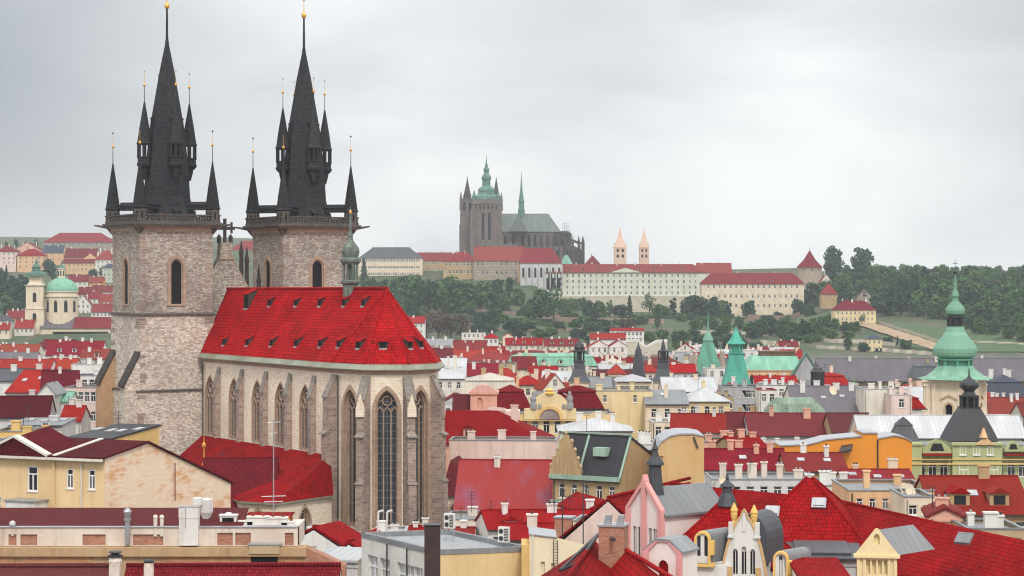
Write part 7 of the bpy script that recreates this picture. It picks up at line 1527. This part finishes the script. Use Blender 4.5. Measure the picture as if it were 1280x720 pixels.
# ------------------------------------------------------------------ cream block with ladder, brick chimney, dark roof frame
def cream_block():
    D = 165; S = Site('cream_house', 690, D, -4, 'cream plaster house end with sloping top, ladder and brick recesses', 'house'); X, Z = S.X, S.Z; mb = MB()
    mb.facade((X(662), 0, 0), (1, 0, 0), (0, -1, 0), [(0, 0), (X(695) - X(662), 0), (X(695) - X(662), Z(672)), (0, Z(667.5))], [rect(X(676) - X(662), X(681) - X(662), Z(730), Z(702)), rect(X(689) - X(662), X(694) - X(662), Z(730), Z(704))], .25)
    mb.facade((X(695.2), 0, 0), (.97, .24, 0), (.24, -.97, 0), [(0, 0), (2.4, 0), (2.4, Z(682)), (0, Z(672))], [], .2); mb.box(X(662) + .01, X(694), .26, 5, 0, Z(674)); mb.prism([(X(652), -.02, 0), (X(662), -.02, 0), (X(662), -.02, Z(681)), (X(652), -.02, Z(681))], (0, 4, 0), 1); mb.build('wall', ['w_cream2', 'w_yellow'], S.root)
    mb = MB(); mb.prism([(X(661), -.15, Z(668)), (X(696), -.15, Z(672.3)), (X(696), -.15, Z(671.2)), (X(661), -.15, Z(666.8))], (0, 5, 0)); mb.build('coping', ['steel'], S.root)
    mb = MB(); mb.tube((X(666), -.1, 0), (X(666), -.1, Z(668)), .07, 6); mb.build('drainpipe', ['w_offwhite'], S.root)
    mb = MB()
    for x in (692, 697): mb.tube((X(x), -.25, Z(735)), (X(x), -.25, Z(674)), .03, 5)
    for i in range(16): mb.tube((X(692), -.25, Z(676 + i*3.5)), (X(697), -.25, Z(676 + i*3.5)), .022, 4)
    mb.build('ladder', ['darkmetal'], S.root)
cream_block()
near_roof(743, 676, 158, 706, 726, 132, 4.2, 2.8, 'red tiled roof crossed by dark metal beams in front of the brick chimney', 'bigtile', 'w_white')
mb = MB(); A = [P(700, 722, 146), P(748, 676, 156), P(768, 683, 150), P(775, 685, 150), P(722, 712, 146)]
for a, b_ in ((0, 1), (1, 2), (1, 4), (0, 4)): mb.tube(A[a] + Vector((0, 0, .5)), A[b_] + Vector((0, 0, .5)), .14, 6)
thing(mb, 'roof_frame', ['darkmetal'], 'black metal beam frame lying over the red tiled roof', 'frame')
def stack(px, D, wpx, yt, mat, label, dpt=.9, cap='steel', cow=2):
    p = P(px, YH, D); mb = MB(); mb.M = Matrix.Translation((p.x, D, -4)) @ Matrix.Rotation(rad(-14), 4, 'Z'); w_ = wpx * D / FPX / 2; z = ZZ(yt, D) + 4; mb.box(-w_, w_, -dpt, dpt, 2, z); mb.box(-w_ - .1, w_ + .1, -dpt - .1, dpt + .1, z + .003, z + .14, 1)
    for i in range(cow): mb.prism([((i - .5)*w_ - .25, -.3, z + .15), ((i - .5)*w_ + .25, -.3, z + .15), ((i - .5)*w_ + .35, -.3, z + .8), ((i - .5)*w_ - .05, -.3, z + .8)], (0, .6, 0), 1)
    return thing(mb, 'chimney_stack', [mat, cap], label, 'chimney')
stack(767, 152, 32, 657, 'brickwork', 'big red brick chimney at the corner of the pink house'); stack(706, 205, 22, 647, 'brickwork', 'brick chimney block joined to a cream slab behind the ladder', .8, 'steel', 0)
H(727, 652, 651, 203, 22, 5, -12, 'flat', name='chimney_slab', cat='chimney', wall='cream', rf='greysheet', wins=(0, 0), ch=0, label='cream plaster slab chimney next to the brick chimney block')
for px, py, D, hh, lab in ((729, 684, 175, 5.5, 'thin dark pole on the cream sloping house end'), (703, 668, 180, 4.6, 'thin lattice antenna pole before the long red tiled roof')):
    p = P(px, py, D); mb = MB(); mb.M = Matrix.Translation(p); mb.tube((0, 0, -.5), (0, 0, hh), .05, 6)
    for i in range(3): mb.tube((-.35, 0, hh - .3 - i*.5), (.35, 0, hh - .3 - i*.5), .02, 4)
    thing(mb, 'antenna_pole', ['darkmetal'], lab, 'antenna')

# ------------------------------------------------------------------ red roofs and ornate gables, lower right
near_roof(760, 622, 190, 862, 598, 205, 6, 4.6, 'red tiled roof slope rising behind the pink gabled house', 'bigtile', 'w_palepink')
near_roof(838, 604, 196, 985, 626, 186, 8, 5.5, 'wide red tiled roof running right from the pink house', 'bigtile', 'w_palepink')
def pyramid():
    D = 176; S = Site('pyramid_roof_house', 1012, D, -4, 'steep red tiled pyramid roof with two skylights and white ridge dots', 'house'); X, Z = S.X, S.Z; M = Matrix.Rotation(rad(-14), 4, 'Z'); a = 5.6; z0, z1 = Z(676), Z(597); mb = MB(); mb.M = M
    q = [(-a, -a, z0), (a, -a, z0), (a, a, z0), (-a, a, z0), (-.25, 0, z1), (.25, 0, z1)]; mb.faces(q, [(0,1,5,4), (1,2,5), (2,3,4,5), (3,0,4), (3,2,1,0)])
    for i in (0, 1, 2, 3): mb.tube(q[i], q[4 if i in (0, 3) else 5], .15, 6)
    rf_ = mb.build('roof', ['bigtile'], S.root)
    for (u, t) in ((-.1, .42), (.05, .55)):
        m_ = MB(); m_.M = M; y = -a + a*t; x = -1.6 + u*12 if u < 0 else 1.0; z = z0 + (z1 - z0)*t; k = (z1 - z0)/a; m_.prism([(x - .6, y, z + .1), (x + .6, y, z + .1), (x + .6, y + .75, z + .75*k + .1), (x - .6, y + .75, z + .75*k + .1)], (0, -.12, .1), 0); m_.prism([(x - .48, y + .08, z + .08*k + .22), (x + .48, y + .08, z + .08*k + .22), (x + .48, y + .67, z + .67*k + .22), (x - .48, y + .67, z + .67*k + .22)], (0, -.11, .09), 1); m_.build('skylight', ['steel', 's_sheet'], rf_)
    mb = MB(); mb.M = M; mb.box(-a + .6, a - .6, -a + .6, a - .6, 0, z0 - .02); mb.box(-a - .05, a + .05, -a - .05, a + .05, z0 - .5, z0 - .012, 1); mb.build('wall', ['s_greysheet', 's_slate'], S.root)
pyramid()
near_roof(1046, 626, 180, 1330, 691, 148, 7.5, 5.2, 'long red tiled roof sweeping down to the right corner', 'bigtile', 's_slate')
near_roof(1100, 720, 150, 1330, 735, 138, 5, 4, 'lowest red roof strip in the right corner under the slate gutter', 'bigtile', 'w_white')
for px, py, D, lab in ((1205, 668, 152, 'tilted skylight on the long sweeping red roof'),):
    p = P(px, py + 7, D); mb = MB(); mb.M = Matrix.Translation(p) @ Matrix.Rotation(rad(-38), 4, 'Z'); mb.prism([(-.6, -.35, -.3), (.6, -.35, -.3), (.6, .45, .35), (-.6, .45, .35)], (0, -.1, .18)); mb.build('x', ['s_greysheet']).name = 'roof_window'; tag(SC.objects['roof_window'], lab, 'skylight')
def urn(mb, x, y, z, s, m): mb.lathe([(.28*s, z), (.28*s, z + .5*s), (.2*s, z + .6*s), (.34*s, z + 1.0*s), (.42*s, z + 1.5*s), (.3*s, z + 1.6*s), (.44*s, z + 1.75*s), (.4*s, z + 1.95*s), (.2*s, z + 2.4*s), (.1*s, z + 2.7*s)], 10, (x, y), m=m)
def pink_house():
    A = P(806, 610, 160); o = empty('pink_gabled_house', (A.x, A.y, -4), rad(40), 'pink and white gabled attic house with ribbed grey metal roof', 'house'); zt = A.z + 4
    # local x runs along the ridge to the back right, the gable faces -x
    hw, ln = 1.8, 6.8; ze = ZZ(640, 160) + 4; zr = ZZ(614, 160) + 4
    mb = MB(); g = [(-hw, 0), (hw, 0), (hw, ze), (.35, zr + .5), (-.35, zr + .5), (-hw, ze)]
    hs = [rect(x - .2, x + .2, ze - 3.9, ze - 1.2) for x in (-1.12, -.6, .6, 1.12)]
    mb.facade((0, 0, 0), (0, -1, 0), (-1, 0, 0), g, hs, .25, 0); mb.facade((0, -hw, 0), (1, 0, 0), (0, -1, 0), rect(0, ln, 0, ze), [], .1, 0); mb.facade((0, hw, 0), (1, 0, 0), (0, 1, 0), rect(0, ln, 0, ze), [], .1, 0)
    mb.box(.3, ln, -hw + .3, hw - .3, 0, ze - .3, 2)
    mb.prism([(-.22, -.28, 0), (-.22, .28, 0), (-.22, .22, zr + .8), (-.22, 0, zr + 1.3), (-.22, -.22, zr + .8)], (.5, 0, 0), 1)
    for s in (-1, 1): mb.box(-.18, .2, s*hw - .22, s*hw + .22, 0, ze + .25, 1); mb.prism([(-.2, s*hw*1.08, ze - .1), (-.2, s*hw*1.08, ze + .32), (-.2, s*.2, zr + .75), (-.2, s*.2, zr + .35)], (.45, 0, 0), 1)
    mb.box(-.16, -.002, -hw, hw, ze - 5.6, ze - 5.1, 1); mb.box(-.2, -.003, -hw, hw, ze - 7.6, ze - 5.6, 1); mb.build('wall', ['w_pinkwhite', 'w_rose', 'void'], o)
    for i, (x, s) in enumerate(((-1.12, 1), (-.6, 1), (.6, 1), (1.12, 1))):
        m_ = MB(); m_.box(.15, .2, x - .2, x + .2, ze - 3.9, ze - 1.2, 1); m_.box(.08, .149, x - .03, x + .03, ze - 3.9, ze - 1.2); m_.build('window', ['frame', 'glass'], o)
    mb = MB(); k = (zr - ze)/hw; pr = [(-hw - .35, ze - .35*k + .05), (0, zr + .05), (hw + .35, ze - .35*k + .05), (hw + .35, ze - .35*k + .22), (0, zr + .26), (-hw - .35, ze - .35*k + .22)]
    mb.prism([(.1, y, z) for y, z in pr], (ln, 0, 0)); mb.build('roof', ['s_greysheet'], o)
    mb = MB(); mb.lathe([(.75, zr - .3), (.55, zr + 1.2), (.5, zr + 1.9), (.75, zr + 2.0), (.7, zr + 2.15), (.35, zr + 2.6), (.2, zr + 3.1), (.3, zr + 3.2), (.1, zr + 3.5), (.03, zr + 4.0)], 8, (1.1, 0), rot=.39); mb.build('roof_turret', ['s_slate'], o)
pink_house()
def rose_porch():
    D = 143; S = Site('rose_dormer', 829, D, -4, 'small rose pink dormer gable with grey cap and red arched window', 'dormer'); X, Z = S.X, S.Z; o = S.root; o.rotation_euler.z = rad(-32); mb = MB(); w_ = 1.35
    g = [(-w_, 0), (w_, 0), (w_, Z(690)), (.5, Z(677)), (-.5, Z(677)), (-w_, Z(690))]
    mb.facade((0, 0, 0), (1, 0, 0), (0, -1, 0), g, [arch(0, Z(722), .8, Z(700) - Z(722), 6, .6)], .2); mb.box(-w_ + .05, w_ - .05, .2, 2.6, 0, Z(691)); 
    mb.build('wall', ['w_pinkwhite'], o); mb = MB()
    ring(mb, (0, 0, 0), (1, 0, 0), (0, -1, 0), [(w_*.82*x/w_, z) for x, z in g], [(x*1.1, z + (.15 if z > 5 else 0)) for x, z in g], -.05, .14); mb.build('trim', ['w_rose'], o)
    mb = MB(); pr = [(-w_ - .2, Z(690)), (-.5, Z(676)), (.5, Z(676)), (w_ + .2, Z(690)), (w_ + .2, Z(688)), (.55, Z(673.5)), (-.55, Z(673.5)), (-w_ - .2, Z(688))]; mb.prism([(x, -.15, z) for x, z in pr], (0, 2.6, 0)); mb.build('roof', ['s_greysheet'], o)
    mb = MB(); mb.prism([(p[0], .16, p[1]) for p in arch(0, Z(722), .8, Z(700) - Z(722), 6, .6)], (0, .03, 0)); mb.build('window', ['t_red'], o)
rose_porch()
near_roof(783, 688, 150, 842, 724, 132, 2.6, 3.0, 'red roof strip between the brick chimney and the rose pink dormer', 'bigtile', 'w_white')
def white_gable():
    D = 150; S = Site('curved_gable_house', 930, D, -4, 'white tall curved art nouveau gable with two ochre urns and triple windows', 'house'); X, Z = S.X, S.Z; o = S.root; o.rotation_euler.z = rad(-12); mb = MB()
    half = [(0, 637), (2.4, 640), (5, 647), (9, 651), (12, 657), (16, 667), (21, 681), (25.5, 700), (29, 722), (30, 760)]
    pts = [(-x/S.k, Z(y)) for x, y in half[::-1]] + [(x/S.k, Z(y)) for x, y in half[1:]]
    hs = [arch(x, Z(718), .34, Z(zt) - Z(718), 4, .55) for x, zt in ((-.62, 686), (0, 683), (.62, 686))]
    mb.facade((0, 0, 0), (1, 0, 0), (0, -1, 0), pts[::-1], hs, .25); mb.prism([(x, .26, z) for x, z in pts], (0, .3, 0)); 
    for s in (-1, 1): mb.box(s*.95 - .16, s*.95 + .16, -.12, .3, Z(672), Z(653)); mb.box(s*.95 - .22, s*.95 + .22, -.2, .3, Z(672.5), Z(670))
    mb.box(-.1, .1, -.1, .1, Z(664), Z(641)); mb.build('gable', ['w_white'], o)
    mb = MB(); ring(mb, (0, 0, 0), (1, 0, 0), (0, -1, 0), [(x*.93, z - .1) for x, z in pts], [(x*1.02, z + .1) for x, z in pts], -.1, .1); mb.box(-1.2, -.85, -.18, -.002, Z(724), Z(709)); mb.box(.85, 1.2, -.18, -.002, Z(724), Z(709)); mb.build('trim', ['w_ochre2'], o)
    for s, z in ((-1, 654), (1, 656)): mb = MB(); urn(mb, s*.72, .1, Z(z + 4), .62, 0); mb.build('urn', ['w_yellow2'], o)
    for x in (-.62, 0, .62): m_ = MB(); m_.box(x - .2, x + .2, .2, .25, Z(718), Z(690), 1); m_.box(x - .02, x + .02, .14, .199, Z(718), Z(690)); m_.build('window', ['frame', 'glass'], o)
    mb = MB(); n = 10; arcp = [(-1.3, Z(705))] + [(1.3*math.cos(math.pi - math.pi*i/n), Z(676) + 1.9*math.sin(math.pi*i/n)) for i in range(n + 1)] + [(1.3, Z(705))]; mb.prism([(x + .3, .57, z) for x, z in arcp], (.9, 3.6, 0)); mb.build('roof', ['s_slate'], o)
    mb = MB(); mb.box(-4.0, 1.5, .6, 5, 0, Z(712)); mb.box(-4.2, -1.2, -.4, .598, 0, Z(706)); mb.build('wall', ['w_white'], o)
white_gable()
def round_dormer(px, D, yt, yb, wpx, label, rz=-14):
    S = Site('arched_dormer', px, D, -4, label, 'dormer', 'arched ochre dormers'); X, Z = S.X, S.Z; o = S.root; o.rotation_euler.z = rad(rz); w_ = wpx/S.k/2; n = 10; zc = Z(yt) - w_
    P_ = lambda r, e=0: [(-r, Z(yb))] + [(r*math.cos(math.pi - math.pi*i/n), zc + e + r*math.sin(math.pi*i/n)) for i in range(n + 1)] + [(r, Z(yb))]
    mb = MB(); mb.facade((0, 0, 0), (1, 0, 0), (0, -1, 0), P_(w_*.9)[::-1], [rect(x - .13, x + .13, Z(yb) + .5, zc + .25) for x in (-.26, .26)], .2); mb.box(-w_*.88, w_*.88, .21, 1.6, Z(yb) - 6, zc - .1); mb.build('wall', ['w_white'], o)
    mb = MB(); ring(mb, (0, 0, 0), (1, 0, 0), (0, -1, 0), P_(w_*.78), P_(w_*1.05, .03), -.3, .15); mb.box(w_*.8, w_*1.5, -.1, .8, zc - 1.1, zc - .1); mb.box(-w_*1.1, w_*1.6, -.16, .7, Z(yb) - .25, Z(yb) - .003); mb.build('trim', ['w_yellow2'], o)
    mb = MB(); mb.prism([(x, .3, z) for x, z in P_(w_*1.08, .04)], (1.3, 2.4, 0)); mb.build('roof', ['s_greysheet'], o)
    for x in (-.26, .26): m_ = MB(); m_.box(x - .14, x + .14, .17, .2, Z(yb) + .45, zc + .25); m_.build('window', ['glass'], o)
round_dormer(878, 150, 665, 704, 19, 'arched ochre-trimmed dormer between the rose pink dormer and white curved gable'); round_dormer(976, 145, 690, 735, 18, 'arched ochre-trimmed dormer on the other side of the white curved gable')
def yellow_pediment():
    D = 148; S = Site('pediment_dormer', 1096, D, -4, 'pale yellow dormer front with triangular pediment and small heart-shaped opening', 'dormer'); X, Z = S.X, S.Z; o = S.root; o.rotation_euler.z = rad(-10); mb = MB(); w_ = 25/S.k
    mb.facade((0, 0, 0), (1, 0, 0), (0, -1, 0), rect(-w_, w_, Z(760), Z(697)), [rect(-.75 + i*.42, -.48 + i*.42, Z(718), Z(700)) for i in range(4)], .3); mb.box(-w_ + .05, w_ - .05, .3, 3, 0, Z(698))
    for i in range(7): x = -w_ + .14 + i*(2*w_ - .28)/6; mb.box(x - .1, x + .1, -.12, -.002, Z(760), Z(697.5)) if i in (0, 1, 5, 6) else None
    mb.box(-w_ - .2, w_ + .2, -.3, .5, Z(697), Z(693.5)); mb.build('wall', ['w_paleyellow2'], o)
    mb = MB(); mb.facade((0, -.2, 0), (1, 0, 0), (0, -1, 0), [(-w_ - .15, Z(693.4)), (w_ + .15, Z(693.4)), (.1, Z(660)), (-.1, Z(660))], [arch(0, Z(680), .42, .75, 4, .7)], .3); mb.prism([(-w_ - .1, .1, Z(693.4)), (w_ + .1, .1, Z(693.4)), (0, .1, Z(661))], (0, .2, 0)); mb.build('pediment', ['w_paleyellow2'], o)
    mb = MB(); mb.prism([(-w_*.95, .31, Z(694)), (0, .31, Z(663)), (w_*1.1, .31, Z(694))], (2.6, 3.8, 0)); mb.build('roof', ['s_greysheet'], o)
yellow_pediment()
H(1030, 700, 684, 160, 90, 9, -6, 'mansard', wall='palegrey', rf='slate', wins=(0, 0), ch=0, label='dark slate mansard strip under the red pyramid roof') ; H(1032, 726, 702, 140, 60, 6, 0, 'shed', wall='white', rf='red', wins=(0, 0), ch=0, rm='bigtile', label='small red roof patch between two ochre dormers')

def front_hip():
    D = 160; S = Site('hip_roof_house', 909, D, -4, 'steep red hipped roof with a dark bell-shaped finial between pink house and curved gable', 'house'); X, Z = S.X, S.Z; M = Matrix.Rotation(rad(-20), 4, 'Z'); a = 4.6; z0, z1 = Z(700), Z(624); mb = MB(); mb.M = M
    q = [(-a, -a, z0), (a, -a, z0), (a, a, z0), (-a, a, z0), (-.3, 0, z1), (.3, 0, z1)]; mb.faces(q, [(0,1,5,4), (1,2,5), (2,3,4,5), (3,0,4), (3,2,1,0)])
    for i in range(4): mb.tube(q[i], q[4 if i in (0, 3) else 5], .13, 6)
    mb.build('roof', ['bigtile'], S.root); mb = MB(); mb.M = M; mb.box(-a + .5, a - .5, -a + .5, a - .5, 0, z0 - .02); mb.build('wall', ['w_white'], S.root)
    mb = MB(); mb.lathe([(.85, z1 - .5), (.6, z1 + .15), (.42, z1 + .5), (.42, z1 + .95), (.6, z1 + 1.0), (.5, z1 + 1.15), (.22, z1 + 1.35), (.12, z1 + 1.5), (.16, z1 + 1.6), (.03, z1 + 2.0)], 8, rot=.39); mb.build('finial', ['s_slate'], S.root)
front_hip()
finish_labels() if LAND else None
